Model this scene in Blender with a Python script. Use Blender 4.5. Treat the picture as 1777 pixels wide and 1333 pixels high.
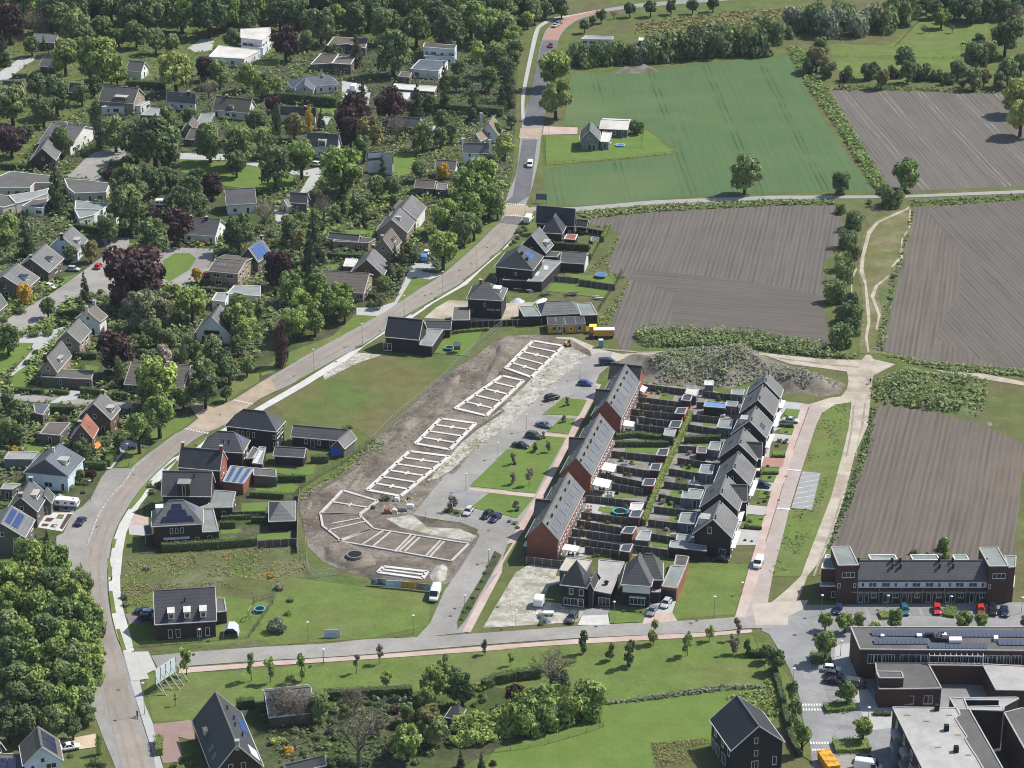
import bpy, math, random
from mathutils import Vector, Matrix
R = math.radians
random.seed(7)
for _o in list(bpy.data.objects): bpy.data.objects.remove(_o)
C = bpy.context.scene.collection
SC = bpy.context.scene
# ---------------- camera, sky, sun, exposure
W0, H0, FPX, PITCH, HCAM = 1777.0, 1333.0, 4300.0, R(23.5), 268.0
cam = bpy.data.cameras.new('camera'); camo = bpy.data.objects.new('camera', cam); C.objects.link(camo)
cam.sensor_width = 36.0; cam.lens = 36.0*FPX/W0; cam.clip_start = 5; cam.clip_end = 12000
camo.location = (0, 0, HCAM); camo.rotation_euler = (math.pi/2-PITCH, 0, 0)
SC.camera = camo
SUN_EL, SUN_DIR = R(50), (0.92, 0.39)          # the sun stands to the right and a little beyond the view
w = bpy.data.worlds.new("World"); SC.world = w; w.use_nodes = True
_n = w.node_tree.nodes; _l = w.node_tree.links
_sky = _n.new('ShaderNodeTexSky'); _sky.sky_type = 'NISHITA'; _sky.sun_disc = False
_sky.sun_elevation = SUN_EL; _sky.sun_rotation = math.atan2(SUN_DIR[0], SUN_DIR[1])
_l.new(_sky.outputs[0], _n['Background'].inputs[0]); _n['Background'].inputs[1].default_value = 0.125
sl = bpy.data.lights.new('sun', 'SUN'); sl.energy = 4.9; sl.angle = R(0.5); sl.color = (1, 0.955, 0.88)
slo = bpy.data.objects.new('sun', sl); C.objects.link(slo)
_sd = Vector((SUN_DIR[0]*math.cos(SUN_EL), SUN_DIR[1]*math.cos(SUN_EL), math.sin(SUN_EL))).normalized()
slo.rotation_euler = _sd.to_track_quat('Z', 'Y').to_euler(); slo.location = (0, 600, 400)
SC.view_settings.view_transform = 'Standard'; SC.view_settings.look = 'None'
SC.render.engine = 'CYCLES'; SC.cycles.filter_width = 1.05
SC.view_settings.exposure = 0.25; SC.view_settings.gamma = 1.0
# ---------------- photo pixel -> point on a level at height z
TILES = {'A':(0,0,3.92),'B':(440,0,3.92),'C':(880,0,3.92),'D':(1327,0,3.92),'E':(0,330,3.92),'F':(440,330,3.92),
 'G':(880,330,3.92),'H':(1327,330,3.92),'I':(0,660,3.92),'J':(440,660,3.92),'K':(880,660,3.92),'L':(1327,660,3.92),
 'M':(0,993,3.92),'N':(440,993,3.92),'O':(880,993,3.92),'P':(1327,993,3.92),
 'a':(1180,620,8.032),'b':(1180,780,8.032),'c':(560,970,8.032),'d':(900,830,8.032),'e':(900,930,5.553),'f':(1000,610,8.032),
 'g':(200,1130,10.254),'h':(900,540,9.872),'i':(240,690,8.032),'j':(240,840,5.923),'k':(1400,930,4.714),'l':(1460,1080,5.268),
 'm':(320,1170,7.404),'n':(820,350,6.835),'o':(1210,1190,7.108),'q':(0,780,7.844)}
def px(t):
    k = t[0]
    if k in TILES:
        a, b = t[1:].split(','); o = TILES[k]
        return (o[0]+float(a)/o[2], o[1]+float(b)/o[2])
    a, b = t.split(','); return (float(a), float(b))
def pxs(s):
    out, k = [], ''
    for t in s.split():
        if t[0].isalpha(): k = t[0]; out.append(px(t))
        else: out.append(px(k+t))
    return out
sP, cP = math.sin(PITCH), math.cos(PITCH)
def at(p, z=0.0):
    if isinstance(p, str): p = px(p)
    u = (p[0]-W0/2)/FPX; v = (p[1]-H0/2)/FPX
    dx, dy, dz = u, cP - v*sP, -sP - v*cP
    t = (z-HCAM)/dz
    return Vector((dx*t, dy*t, z))
def proj(P):
    x, y, z = P[0], P[1], P[2]-HCAM
    dep = y*cP - z*sP; vv = -(z*cP + y*sP)
    return (W0/2+FPX*x/dep, H0/2+FPX*vv/dep)
def scale_at(y):           # photo pixels per metre across, and per metre of height
    v = (y-H0/2)/FPX; s = FPX*(sP+v*cP)/HCAM
    phi = PITCH+math.atan(v); return s, s*math.cos(phi)
# ---------------- materials
MATS = {}
def rgb(h): return tuple(h)+(1,)
def _new(name):
    m = bpy.data.materials.new(name); m.use_nodes = True; nt = m.node_tree
    return m, nt, nt.nodes['Principled BSDF']
def mk(name, c1, c2=None, scale=1.0, c3=None, scale3=0.05, rough=.85, spec=.3, detail=4, lo=.35, hi=.65, bump=0, stripe=None, metal=0, grain=0, gs=1.3):
    """noise mix of two or three colours over world position; stripe=(axis, period, colour, width) adds courses or furrows"""
    if name in MATS: return MATS[name]
    m, nt, b = _new(name); N, L = nt.nodes, nt.links
    b.inputs['Roughness'].default_value = rough; b.inputs['Specular IOR Level'].default_value = spec; b.inputs['Metallic'].default_value = metal
    c2 = c2 or tuple(x*.82 for x in c1)
    g = N.new('ShaderNodeNewGeometry')
    def noise(sc, det=detail):
        t = N.new('ShaderNodeTexNoise'); t.inputs['Scale'].default_value = sc; t.inputs['Detail'].default_value = det
        t.inputs['Roughness'].default_value = .65; L.new(g.outputs['Position'], t.inputs['Vector']); return t
    def ramp(src, a, z):
        r = N.new('ShaderNodeMapRange'); r.inputs[1].default_value = a; r.inputs[2].default_value = z; L.new(src, r.inputs[0]); return r.outputs[0]
    def mix(f, a, z):
        x = N.new('ShaderNodeMix'); x.data_type = 'RGBA'
        if f is not None: L.new(f, x.inputs[0])
        for s, i in ((a, 6), (z, 7)):
            if isinstance(s, tuple) and s[0] == 'S':
                k = N.new('ShaderNodeVectorMath'); k.operation = 'SCALE'; k.inputs[3].default_value = s[1]; L.new(a, k.inputs[0]); L.new(k.outputs[0], x.inputs[i])
            elif isinstance(s, tuple): x.inputs[i].default_value = rgb(s)
            else: L.new(s, x.inputs[i])
        return x.outputs[2]
    col = mix(ramp(noise(scale).outputs[0], lo, hi), c1, c2)
    if c3: col = mix(ramp(noise(scale3, 5).outputs[0], .45, .62), col, c3)
    if stripe:
        ax, per, sc_, wd = stripe
        d = N.new('ShaderNodeVectorMath'); d.operation = 'DOT_PRODUCT'; d.inputs[1].default_value = ax
        wob = N.new('ShaderNodeTexNoise'); wob.inputs['Scale'].default_value = .03; L.new(g.outputs['Position'], wob.inputs['Vector'])
        L.new(g.outputs['Position'], d.inputs[0])
        a = N.new('ShaderNodeMath'); a.operation = 'MULTIPLY_ADD'; L.new(d.outputs['Value'], a.inputs[0]); a.inputs[1].default_value = 1/per
        if len(stripe[0]) == 3 and abs(ax[2]) < .5: L.new(wob.outputs[0], a.inputs[2])
        else: a.inputs[2].default_value = 0
        f = N.new('ShaderNodeMath'); f.operation = 'FRACT'; L.new(a.outputs[0], f.inputs[0])
        q = N.new('ShaderNodeMath'); q.operation = 'LESS_THAN'; L.new(f.outputs[0], q.inputs[0]); q.inputs[1].default_value = wd
        q2 = N.new('ShaderNodeMath'); q2.operation = 'MULTIPLY'; L.new(q.outputs[0], q2.inputs[0]); L.new(ramp(noise(.4).outputs[0], .25, .75), q2.inputs[1])
        col = mix(q2.outputs[0], col, sc_)
    if grain:
        col = mix(ramp(noise(gs, 6).outputs[0], .34, .66), col, ('S', 1-grain))
        col = mix(ramp(noise(gs*.13, 5).outputs[0], .62, .40), col, ('S', 1-grain*.8))
    L.new(col, b.inputs['Base Color'])
    if bump:
        bp = N.new('ShaderNodeBump'); bp.inputs['Strength'].default_value = bump; bp.inputs['Distance'].default_value = .3
        L.new(noise(scale*1.7).outputs[0], bp.inputs['Height']); L.new(bp.outputs[0], b.inputs['Normal'])
    MATS[name] = m; return m
def field_mat(name, ang, base, light, per=1.6, tram=15.0, c3=None, amp=.5, dark=None, tl=None):
    """ploughed or drilled soil: furrows along ang (degrees from +X), wandering a little, with wheel tracks every tram metres"""
    m, nt, b = _new(name); N, L = nt.nodes, nt.links
    b.inputs['Roughness'].default_value = .95; b.inputs['Specular IOR Level'].default_value = .1
    g = N.new('ShaderNodeNewGeometry')
    def math_(op, a, c=None, e=None):
        x = N.new('ShaderNodeMath'); x.operation = op
        for i, s in enumerate((a, c, e)):
            if s is None: continue
            if isinstance(s, (int, float)): x.inputs[i].default_value = s
            else: L.new(s, x.inputs[i])
        return x.outputs[0]
    def noise(sc, det=4, vec=None, rg=.6):
        t = N.new('ShaderNodeTexNoise'); t.inputs['Scale'].default_value = sc; t.inputs['Detail'].default_value = det; t.inputs['Roughness'].default_value = rg
        L.new(vec or g.outputs['Position'], t.inputs['Vector']); return t.outputs[0]
    def ramp(s, a, z, o=0., p=1.):
        r = N.new('ShaderNodeMapRange'); r.inputs[1].default_value = a; r.inputs[2].default_value = z; r.inputs[3].default_value = o; r.inputs[4].default_value = p
        L.new(s, r.inputs[0]); return r.outputs[0]
    def mix(f, a, z):
        x = N.new('ShaderNodeMix'); x.data_type = 'RGBA'; L.new(f, x.inputs[0])
        for s, i in ((a, 6), (z, 7)):
            if isinstance(s, tuple): x.inputs[i].default_value = rgb(s)
            else: L.new(s, x.inputs[i])
        return x.outputs[2]
    d = N.new('ShaderNodeVectorMath'); d.operation = 'DOT_PRODUCT'; d.inputs[1].default_value = (-math.sin(R(ang)), math.cos(R(ang)), 0)
    L.new(g.outputs['Position'], d.inputs[0])
    s0 = N.new('ShaderNodeMapping'); s0.inputs['Rotation'].default_value = (0, 0, -R(ang)); L.new(g.outputs['Position'], s0.inputs['Vector'])
    st = N.new('ShaderNodeMapping'); st.inputs['Scale'].default_value = (.022, 1, 1); L.new(s0.outputs[0], st.inputs['Vector'])
    q = math_('MULTIPLY_ADD', noise(.012, 2), 2.2, d.outputs['Value'])
    fur = math_('SINE', math_('MULTIPLY', q, 2*math.pi/per))
    f1 = math_('MULTIPLY', ramp(fur, -.6, .9), ramp(noise(.06, 3), .3, .7, .45, 1.))
    streak = ramp(noise(.85, 3, st.outputs[0]), .3, .7)
    col = mix(math_('MULTIPLY', ramp(noise(.05, 6), .3, .7), .7), base, dark or tuple(x*.72 for x in base))
    col = mix(math_('MULTIPLY', streak, .55*amp), col, light)
    col = mix(math_('MULTIPLY', ramp(noise(1.15, 2, st.outputs[0], .5), .47, .60), .75*amp), col, tuple(x*.55 for x in base))
    col = mix(math_('MULTIPLY', f1, amp*.8), col, light)
    if tram:
        t = math_('FRACT', math_('MULTIPLY', q, 1/tram))
        k = math_('ADD', math_('LESS_THAN', math_('ABSOLUTE', math_('SUBTRACT', t, .44)), .3/tram), math_('LESS_THAN', math_('ABSOLUTE', math_('SUBTRACT', t, .44+1.9/tram)), .3/tram))
        col = mix(math_('MULTIPLY', k, ramp(noise(.05, 2), .35, .62, .0, .75)), col, tl or tuple(min(1, x*1.35) for x in light))
    if c3: col = mix(math_('MULTIPLY', ramp(noise(.018, 3), .52, .68), .75), col, c3)
    col = mix(math_('MULTIPLY', ramp(noise(.9, 6, None, .8), .35, .7), .3), col, tuple(x*.6 for x in base))
    L.new(col, b.inputs['Base Color']); MATS[name] = m; return m
def leafmat(name, c, var=.52):
    m, nt, b = _new(name); N, L = nt.nodes, nt.links
    b.inputs['Roughness'].default_value = .6; b.inputs['Specular IOR Level'].default_value = .25
    a = N.new('ShaderNodeAttribute'); a.attribute_name = 'tint'
    oi = N.new('ShaderNodeObjectInfo')
    h = N.new('ShaderNodeHueSaturation'); h.inputs['Color'].default_value = rgb(c)
    r1 = N.new('ShaderNodeMapRange'); r1.inputs[3].default_value = .482; r1.inputs[4].default_value = .512; L.new(oi.outputs['Random'], r1.inputs[0]); L.new(r1.outputs[0], h.inputs['Hue'])
    r2 = N.new('ShaderNodeMapRange'); r2.inputs[3].default_value = 1-var; r2.inputs[4].default_value = 1+var*1.3; L.new(a.outputs['Fac'], r2.inputs[0])
    mm = N.new('ShaderNodeMath'); mm.operation = 'MULTIPLY'; L.new(r2.outputs[0], mm.inputs[0])
    r3 = N.new('ShaderNodeMapRange'); r3.inputs[3].default_value = 1.2; r3.inputs[4].default_value = .82; L.new(oi.outputs['Random'], r3.inputs[0]); L.new(r3.outputs[0], mm.inputs[1])
    L.new(mm.outputs[0], h.inputs['Value']); L.new(h.outputs[0], b.inputs['Base Color'])
    tr = N.new('ShaderNodeBsdfTranslucent'); L.new(h.outputs[0], tr.inputs[0])
    mx = N.new('ShaderNodeMixShader'); mx.inputs[0].default_value = .30
    L.new(b.outputs[0], mx.inputs[1]); L.new(tr.outputs[0], mx.inputs[2]); L.new(mx.outputs[0], N['Material Output'].inputs[0])
    MATS[name] = m; return m
def plain(name, c, rough=.6, spec=.4, metal=0):
    if name in MATS: return MATS[name]
    m, nt, b = _new(name); b.inputs['Base Color'].default_value = rgb(c); b.inputs['Roughness'].default_value = rough
    b.inputs['Specular IOR Level'].default_value = spec; b.inputs['Metallic'].default_value = metal; MATS[name] = m; return m
# ---------------- meshes and objects
BASE = {}
class MB:
    def __init__(s): s.v = []; s.f = []
    def add(s, vs, fs):
        n = len(s.v); s.v += [tuple(p) for p in vs]; s.f += [tuple(i+n for i in f) for f in fs]; return s
    def quad(s, a, b, c, d): return s.add([a, b, c, d], [(0, 1, 2, 3)])
    def tri(s, a, b, c): return s.add([a, b, c], [(0, 1, 2)])
    def box(s, x0, x1, y0, y1, z0, z1, M=None):
        vs = [Vector(p) for p in ((x0,y0,z0),(x1,y0,z0),(x1,y1,z0),(x0,y1,z0),(x0,y0,z1),(x1,y0,z1),(x1,y1,z1),(x0,y1,z1))]
        if M: vs = [M @ p for p in vs]
        return s.add(vs, [(3,2,1,0),(4,5,6,7),(0,1,5,4),(1,2,6,5),(2,3,7,6),(3,0,4,7)])
    def prism(s, poly, z0, z1):
        n = len(poly)
        if area2(poly) < 0: poly = poly[::-1]
        vs = [(p[0], p[1], z0) for p in poly]+[(p[0], p[1], z1) for p in poly]
        return s.add(vs, [tuple(range(n-1, -1, -1)), tuple(range(n, 2*n))]+[(i, (i+1) % n, n+(i+1) % n, n+i) for i in range(n)])
    def bar(s, a, b, w_, h_=None, n=4):
        a = Vector(a); b = Vector(b); d = (b-a)
        if d.length < 1e-6: return s
        d.normalize(); up = Vector((0, 0, 1)) if abs(d.z) < .9 else Vector((1, 0, 0))
        x = d.cross(up).normalized(); y = x.cross(d); h_ = h_ or w_
        if n == 4: off = [x*sx*w_/2+y*sy*h_/2 for sx, sy in ((-1,-1),(1,-1),(1,1),(-1,1))]
        else: off = [x*math.cos(2*math.pi*i/n)*w_/2+y*math.sin(2*math.pi*i/n)*w_/2 for i in range(n)]
        return s.add([a+o for o in off]+[b+o for o in off], [tuple(range(n-1,-1,-1)), tuple(range(n, 2*n))]+[(i, (i+1) % n, n+(i+1) % n, n+i) for i in range(n)])
    def tube(s, pts, rs, n=6):
        rings = []
        for k, p in enumerate(pts):
            p = Vector(p); d = (Vector(pts[min(k+1, len(pts)-1)])-Vector(pts[max(k-1, 0)])).normalized()
            up = Vector((0, 0, 1)) if abs(d.z) < .9 else Vector((1, 0, 0))
            x = d.cross(up).normalized(); y = x.cross(d)
            rings.append([p+(x*math.cos(2*math.pi*i/n)+y*math.sin(2*math.pi*i/n))*rs[k] for i in range(n)])
        vs = [q for r_ in rings for q in r_]; fs = []
        for k in range(len(pts)-1):
            for i in range(n): fs.append((k*n+i, k*n+(i+1) % n, (k+1)*n+(i+1) % n, (k+1)*n+i))
        fs.append(tuple(range(n-1, -1, -1))); fs.append(tuple((len(pts)-1)*n+i for i in range(n)))
        return s.add(vs, fs)
    def cyl(s, c, r, z0, z1, n=16, r2=None):
        return s.tube([(c[0], c[1], z0), (c[0], c[1], z1)], [r, r if r2 is None else r2], n)
    def mesh(s, name, base=(0, 0, 0), smooth=False):
        me = bpy.data.meshes.new(name); b = Vector(base)
        me.from_pydata([tuple(Vector(p)-b) for p in s.v], [], s.f)
        if smooth: me.polygons.foreach_set('use_smooth', [True]*len(me.polygons))
        me.update(); return me
    def build(s, name, mat, parent=None, smooth=False, base=None):
        if base is None:
            base = BASE[parent.name] if parent else ctr(s.v)
        me = s.mesh(name, base, smooth)
        if mat: me.materials.append(mat)
        return link(name, me, parent, base if parent is None else (0, 0, 0), base)
def area2(p): return sum(p[i-1][0]*p[i][1]-p[i][0]*p[i-1][1] for i in range(len(p)))
def ctr(vs):
    n = len(vs); return Vector((sum(p[0] for p in vs)/n, sum(p[1] for p in vs)/n, min(p[2] for p in vs)))
def link(name, data, parent=None, loc=(0, 0, 0), base=None):
    o = bpy.data.objects.new(name, data); C.objects.link(o); o.location = loc
    if parent: o.parent = parent
    BASE[o.name] = Vector(base if base is not None else loc); return o
PEND, LAND, LABELS = [], [], {}
def tag(o, label=None, cat=None, group=None, kind=None, land=None):
    if label: o['label'] = label; LABELS[label] = LABELS.get(label, 0)+1
    if cat: o['category'] = cat
    if group: o['group'] = group
    if kind: o['kind'] = kind
    if land: LAND.append((land, proj(BASE[o.name])))
    return o
def pend(o, desc, cat, group, pos=None):      # the label is finished at the end, from what stands beside it
    o['category'] = cat
    if group: o['group'] = group
    PEND.append((o, desc, proj(pos if pos is not None else BASE[o.name]))); return o
def thing(name, loc, label=None, cat=None, group=None, land=None):
    o = bpy.data.objects.new(name, None); o.empty_display_size = .5; C.objects.link(o); o.location = loc; BASE[o.name] = Vector(loc)
    return tag(o, label, cat, group, None, land)
def sheet(name, toks, z, mat, kind='structure', label=None, smooth_pts=False):
    pts = [at(p, z) for p in (pxs(toks) if isinstance(toks, str) else toks)]
    return sheet3(name, pts, z, mat, kind)
LAYER = {}
AVOID = []
def avoid(poly): AVOID.append((min(p[0] for p in poly), max(p[0] for p in poly), min(p[1] for p in poly), max(p[1] for p in poly), [(p[0], p[1]) for p in poly]))
def sheet3(name, pts, z, mat, kind='structure'):
    import mathutils.geometry as mg
    LAYER[z] = LAYER.get(z, 0)+1; z = z*1.5+.0009*LAYER[z]
    if any(k in name for k in ('road', 'street', 'lawn', 'drive', 'path', 'pavement', 'junction', 'verge', 'lane')): avoid(pts)
    vs = [(p[0], p[1], z) for p in pts]
    tris = mg.tessellate_polygon([[Vector(p) for p in vs]])
    b = MB(); b.v = vs
    for t in tris:
        a = [vs[i] for i in t]
        b.f.append(tuple(t) if area2(a) > 0 else tuple(reversed(t)))
    o = b.build(name, mat); o['kind'] = kind; return o
def spline(pts, n=5):
    out = []
    P = [pts[0]]+list(pts)+[pts[-1]]
    for i in range(1, len(P)-2):
        for k in range(n):
            t = k/n; a, b, c, d = P[i-1], P[i], P[i+1], P[i+2]
            out.append(tuple(.5*((2*b[j])+(-a[j]+c[j])*t+(2*a[j]-5*b[j]+4*c[j]-d[j])*t*t+(-a[j]+3*b[j]-3*c[j]+d[j])*t**3) for j in (0, 1)))
    out.append(tuple(pts[-1])); return out
from mathutils import noise as mnoise
CAMP = Vector((0, 0, HCAM))
# ---------------- palette
M_white = mk('white_paint', (.72, .72, .70), (.6, .6, .58), .3, rough=.5)
M_conc = mk('concrete', (.42, .41, .39), (.33, .32, .31), .6)
M_glass = plain('window_glass', (.018, .025, .032), .08, .6)
M_glassb = plain('bright_glass', (.10, .15, .19), .08, .6)
M_solar = plain('solar_cells', (.018, .024, .055), .18, .6)
M_solarb = plain('solar_cells_bright', (.055, .11, .29), .2, .6)
M_black = plain('black_rubber', (.012, .012, .013), .7, .2)
M_metal = plain('grey_metal', (.30, .31, .32), .45, .5, .6)
M_steel = plain('galvanised_steel', (.50, .51, .52), .5, .5, .3)
M_bark = mk('bark', (.055, .043, .032), (.035, .028, .022), 2)
M_barkg = mk('pale_bark', (.16, .14, .12), (.09, .08, .07), 2)
M_timber = mk('raw_timber', (.42, .32, .21), (.33, .25, .16), 1)
def roofm(k):
    c = {'dk': (.052, .054, .060), 'bk': (.030, .031, .036), 'gr': (.140, .138, .136), 'lg': (.145, .145, .144), 'md': (.098, .097, .098), 'br': (.125, .105, .088),
         'bl': (.095, .112, .135), 'rd': (.31, .105, .065), 'th': (.23, .18, .125), 'wt': (.60, .58, .53), 'fl': (.30, .31, .295), 'gn': (.235, .265, .245), 'gv': (.40, .39, .37), 'fd': (.125, .12, .113), 'sand': (.50, .46, .38)}[k]
    if k in ('wt', 'fl', 'gn', 'gv', 'fd', 'sand'): return mk('roof_'+k, c, tuple(x*.86 for x in c), .5, tuple(x*.74 for x in c), .16, rough=.8)
    return mk('roof_'+k, c, tuple(x*.8 for x in c), .7, tuple(x*1.12 for x in c), .12, rough=.55, spec=.35, stripe=((0, 0, 1), .5, tuple(x*.5 for x in c), .3))
def wallm(k):
    c = {'db': (.058, .039, .034), 'bb': (.033, .029, .030), 'rb': (.27, .10, .068), 'br': (.15, .092, .065), 'tb': (.33, .26, .185), 'gb': (.13, .115, .10), 'wh': (.74, .73, .70), 'wb': (.62, .70, .78),
         'gw': (.19, .205, .22), 'dr': (.085, .045, .037), 'ye': (.62, .33, .035), 'or': (.70, .28, .03), 'wd': (.115, .105, .094), 'sl': (.13, .15, .18), 'cr': (.55, .5, .42)}[k]
    return mk('wall_'+k, c, tuple(x*.82 for x in c), 1.3, tuple(x*1.15 for x in c), .2, stripe=((0, 0, 1), .31, tuple(x*.8 for x in c), .3), rough=.85)
# ---------------- windows
WM = {}
def win_mesh(w_, h_, bars=1, door=False):
    k = (round(w_, 2), round(h_, 2), bars, door)
    if k in WM: return WM[k]
    t = .1; b = MB()
    for x0, x1, z0, z1 in ((-w_/2, w_/2, 0, t), (-w_/2, w_/2, h_-t, h_), (-w_/2, -w_/2+t, t, h_-t), (w_/2-t, w_/2, t, h_-t)): b.box(x0, x1, -.07, .03, z0, z1)
    for i in range(1, bars): x = -w_/2+w_*i/bars; b.box(x-.04, x+.04, -.055, .03, t, h_-t)
    if not door and w_ > .8: b.box(-w_/2-.05, w_/2+.05, -.13, .03, -.07, 0)
    f = b.mesh('frame'); f.materials.append(M_white)
    p = MB().box(-w_/2+.05, w_/2-.05, -.03, .02, .05, h_-.05).mesh('pane'); p.materials.append(M_glass)
    WM[k] = (f, p); return WM[k]
def window(parent, P, d, w_, h_, bars=None, name='window', pane=None):
    f, p = win_mesh(w_, h_, bars or max(1, round(w_/.85)), name == 'glass_door')
    if pane:
        kk = (p.name, pane.name)
        if kk not in WM: q = p.copy(); q.materials.clear(); q.materials.append(pane); WM[kk] = q
        p = WM[kk]
    o = bpy.data.objects.new(name, f); C.objects.link(o); o.parent = parent; o.location = Vector(P)-BASE[parent.name]; o.rotation_euler = (0, 0, math.atan2(d[1], d[0]))
    BASE[o.name] = Vector(P)
    q = bpy.data.objects.new('pane', p); C.objects.link(q); q.parent = o; return o
def seen(p0, p1):
    d = Vector((p1[0]-p0[0], p1[1]-p0[1], 0)); n = Vector((d.y, -d.x, 0)); m = Vector(((p0[0]+p1[0])/2, (p0[1]+p1[1])/2, 3))
    return n.dot(CAMP-m) > 0
def wins(parent, p0, p1, spec):
    """spec: 'u,z,w,h[,d]' items along the wall p0->p1 (outward on the right hand)"""
    d = Vector((p1[0]-p0[0], p1[1]-p0[1], 0)); L_ = d.length; d.normalize()
    for t in spec.split():
        a = t.split(','); u, z, w_, h_ = map(float, a[:4])
        P = Vector((p0[0], p0[1], 0))+d*(u*L_)+Vector((0, 0, z))
        kind = {'d': 'door', 'g': 'glass_door'}.get(a[4] if len(a) > 4 else '', 'window')
        window(parent, P, d, w_, h_, None, kind)
def auto_wins(parent, p0, p1, he, rng, top=None, dens=1.0):
    L_ = math.hypot(p1[0]-p0[0], p1[1]-p0[1])
    if L_ < 2.2 or not seen(p0, p1): return
    n = max(1, int(L_/3.0*dens)); sp = []
    rows = [(.85 if he > 2.3 else .7, min(1.35, he-1.2))]
    if he > 4.6: rows.append((min(3.35, he-1.75), 1.2))
    for z, hh in rows:
        dr = rng.randrange(n) if z < 1.2 else -1
        for i in range(n):
            if rng.random() < .18: continue
            u = (i+.5)/n+rng.uniform(-.06, .06)
            if i == dr: sp.append('%f,.08,%.2f,2.1,d' % (u, .95))
            else: sp.append('%f,%f,%.2f,%.2f' % (u, z, rng.choice((.8, 1.2, 1.7, 2.1)) if L_/n > 2.6 else .9, hh))
    if top: sp.append('.5,%f,.9,1.1' % top)
    wins(parent, p0, p1, ' '.join(sp))
# ---------------- roofs and houses
def roof_solid(fl, fr, br, bl, r0, r1, he, hr, kind, th=.22):
    V = lambda p, z: Vector((p[0], p[1], z))
    top = {'fl': V(fl, he), 'fr': V(fr, he), 'br': V(br, he), 'bl': V(bl, he), 'r0': V(r0, hr), 'r1': V(r1, hr)}
    if kind == 'gx': fs = ['fl fr r1 r0', 'br bl r0 r1']; bd = 'fl fr r1 br bl r0'
    elif kind == 'gy': fs = ['fr br r1 r0', 'bl fl r0 r1']; bd = 'fl r0 fr br r1 bl'
    elif kind == 'hx': fs = ['fl fr r1 r0', 'br bl r0 r1', 'fr br r1', 'bl fl r0']; bd = 'fl fr br bl'
    else: fs = ['fl fr r0', 'br bl r1', 'fr br r1 r0', 'bl fl r0 r1']; bd = 'fl fr br bl'
    ks = list(top); b = MB(); dn = Vector((0, 0, -th))
    b.v = [tuple(top[k]) for k in ks]+[tuple(top[k]+dn) for k in ks]
    for f in fs:
        i = [ks.index(k) for k in f.split()]; b.f.append(tuple(i)); b.f.append(tuple(j+6 for j in reversed(i)))
    e = bd.split()
    for i in range(len(e)):
        a, c = ks.index(e[i]), ks.index(e[(i+1) % len(e)]); b.f.append((c, a, a+6, c+6))
    edges = [(top[e[i]], top[e[(i+1) % len(e)]]) for i in range(len(e))]
    planes = {}
    if kind[1] == 'x':
        planes['f'] = (top['fl'], top['fr'], top['r1'], top['r0']); planes['b'] = (top['br'], top['bl'], top['r0'], top['r1'])
        planes['r'] = (top['fr'], top['br'], top['r1'], top['r1']); planes['l'] = (top['bl'], top['fl'], top['r0'], top['r0'])
    else:
        planes['r'] = (top['fr'], top['br'], top['r1'], top['r0']); planes['l'] = (top['bl'], top['fl'], top['r0'], top['r1'])
        planes['f'] = (top['fl'], top['fr'], top['r0'], top['r0'])
    return b, edges, planes
def lerp(a, b, t): return a+(b-a)*t
def pl(P, u, v): return lerp(lerp(P[0], P[1], u), lerp(P[3], P[2], u), v)
def slab(b, P, u0, u1, v0, v1, off=.07, gap=0):
    n = (P[1]-P[0]).cross(P[3]-P[0]).normalized()
    if n.z < 0: n = -n
    q = [pl(P, u, v) for u, v in ((u0, v0), (u1, v0), (u1, v1), (u0, v1))]
    t = [p+n*off for p in q]; k = [p-n*.05 for p in q]
    b.add(k+t, [(4, 5, 6, 7), (0, 1, 5, 4), (1, 2, 6, 5), (2, 3, 7, 6), (3, 0, 4, 7)])
def panels(par, P, u0, u1, v0, v1, nu, nv, mat=None, name='solar_panels'):
    b = MB()
    for i in range(nu):
        for j in range(nv):
            du, dv = (u1-u0)/nu, (v1-v0)/nv
            slab(b, P, u0+du*(i+.04), u0+du*(i+.96), v0+dv*(j+.04), v0+dv*(j+.96), .09)
    return b.build(name, mat or M_solar, par)
def skylight(par, P, u, v, w_=.9, h_=1.2, mat=None):
    Lu = (P[1]-P[0]).length; Lv = (pl(P, u, 1)-pl(P, u, 0)).length
    b = MB(); slab(b, P, u-w_/2/Lu, u+w_/2/Lu, v-h_/2/Lv, v+h_/2/Lv, .08); o = b.build('skylight', M_metal, par)
    b = MB(); slab(b, P, u-w_*.4/Lu, u+w_*.4/Lu, v-h_*.4/Lv, v+h_*.4/Lv, .10); b.build('pane', mat or M_glassb, o); return o
def chimney(par, P, w_=.7, h_=1.1, mat=None, cap=True):
    P = Vector(P); o = MB().box(P.x-w_/2, P.x+w_/2, P.y-w_/2, P.y+w_/2, P.z-1.2, P.z+h_).build('chimney', mat or wallm('db'), par)
    if cap: MB().box(P.x-w_/2-.08, P.x+w_/2+.08, P.y-w_/2-.08, P.y+w_/2+.08, P.z+h_, P.z+h_+.12).build('chimney_cap', M_conc, o)
    return o
def flue(par, P, h_=.9, r=.13):
    P = Vector(P); b = MB().cyl(P, r, P.z-.3, P.z+h_, 8).cyl(P, r*1.7, P.z+h_-.18, P.z+h_, 8); return b.build('flue', M_black, par)
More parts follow.
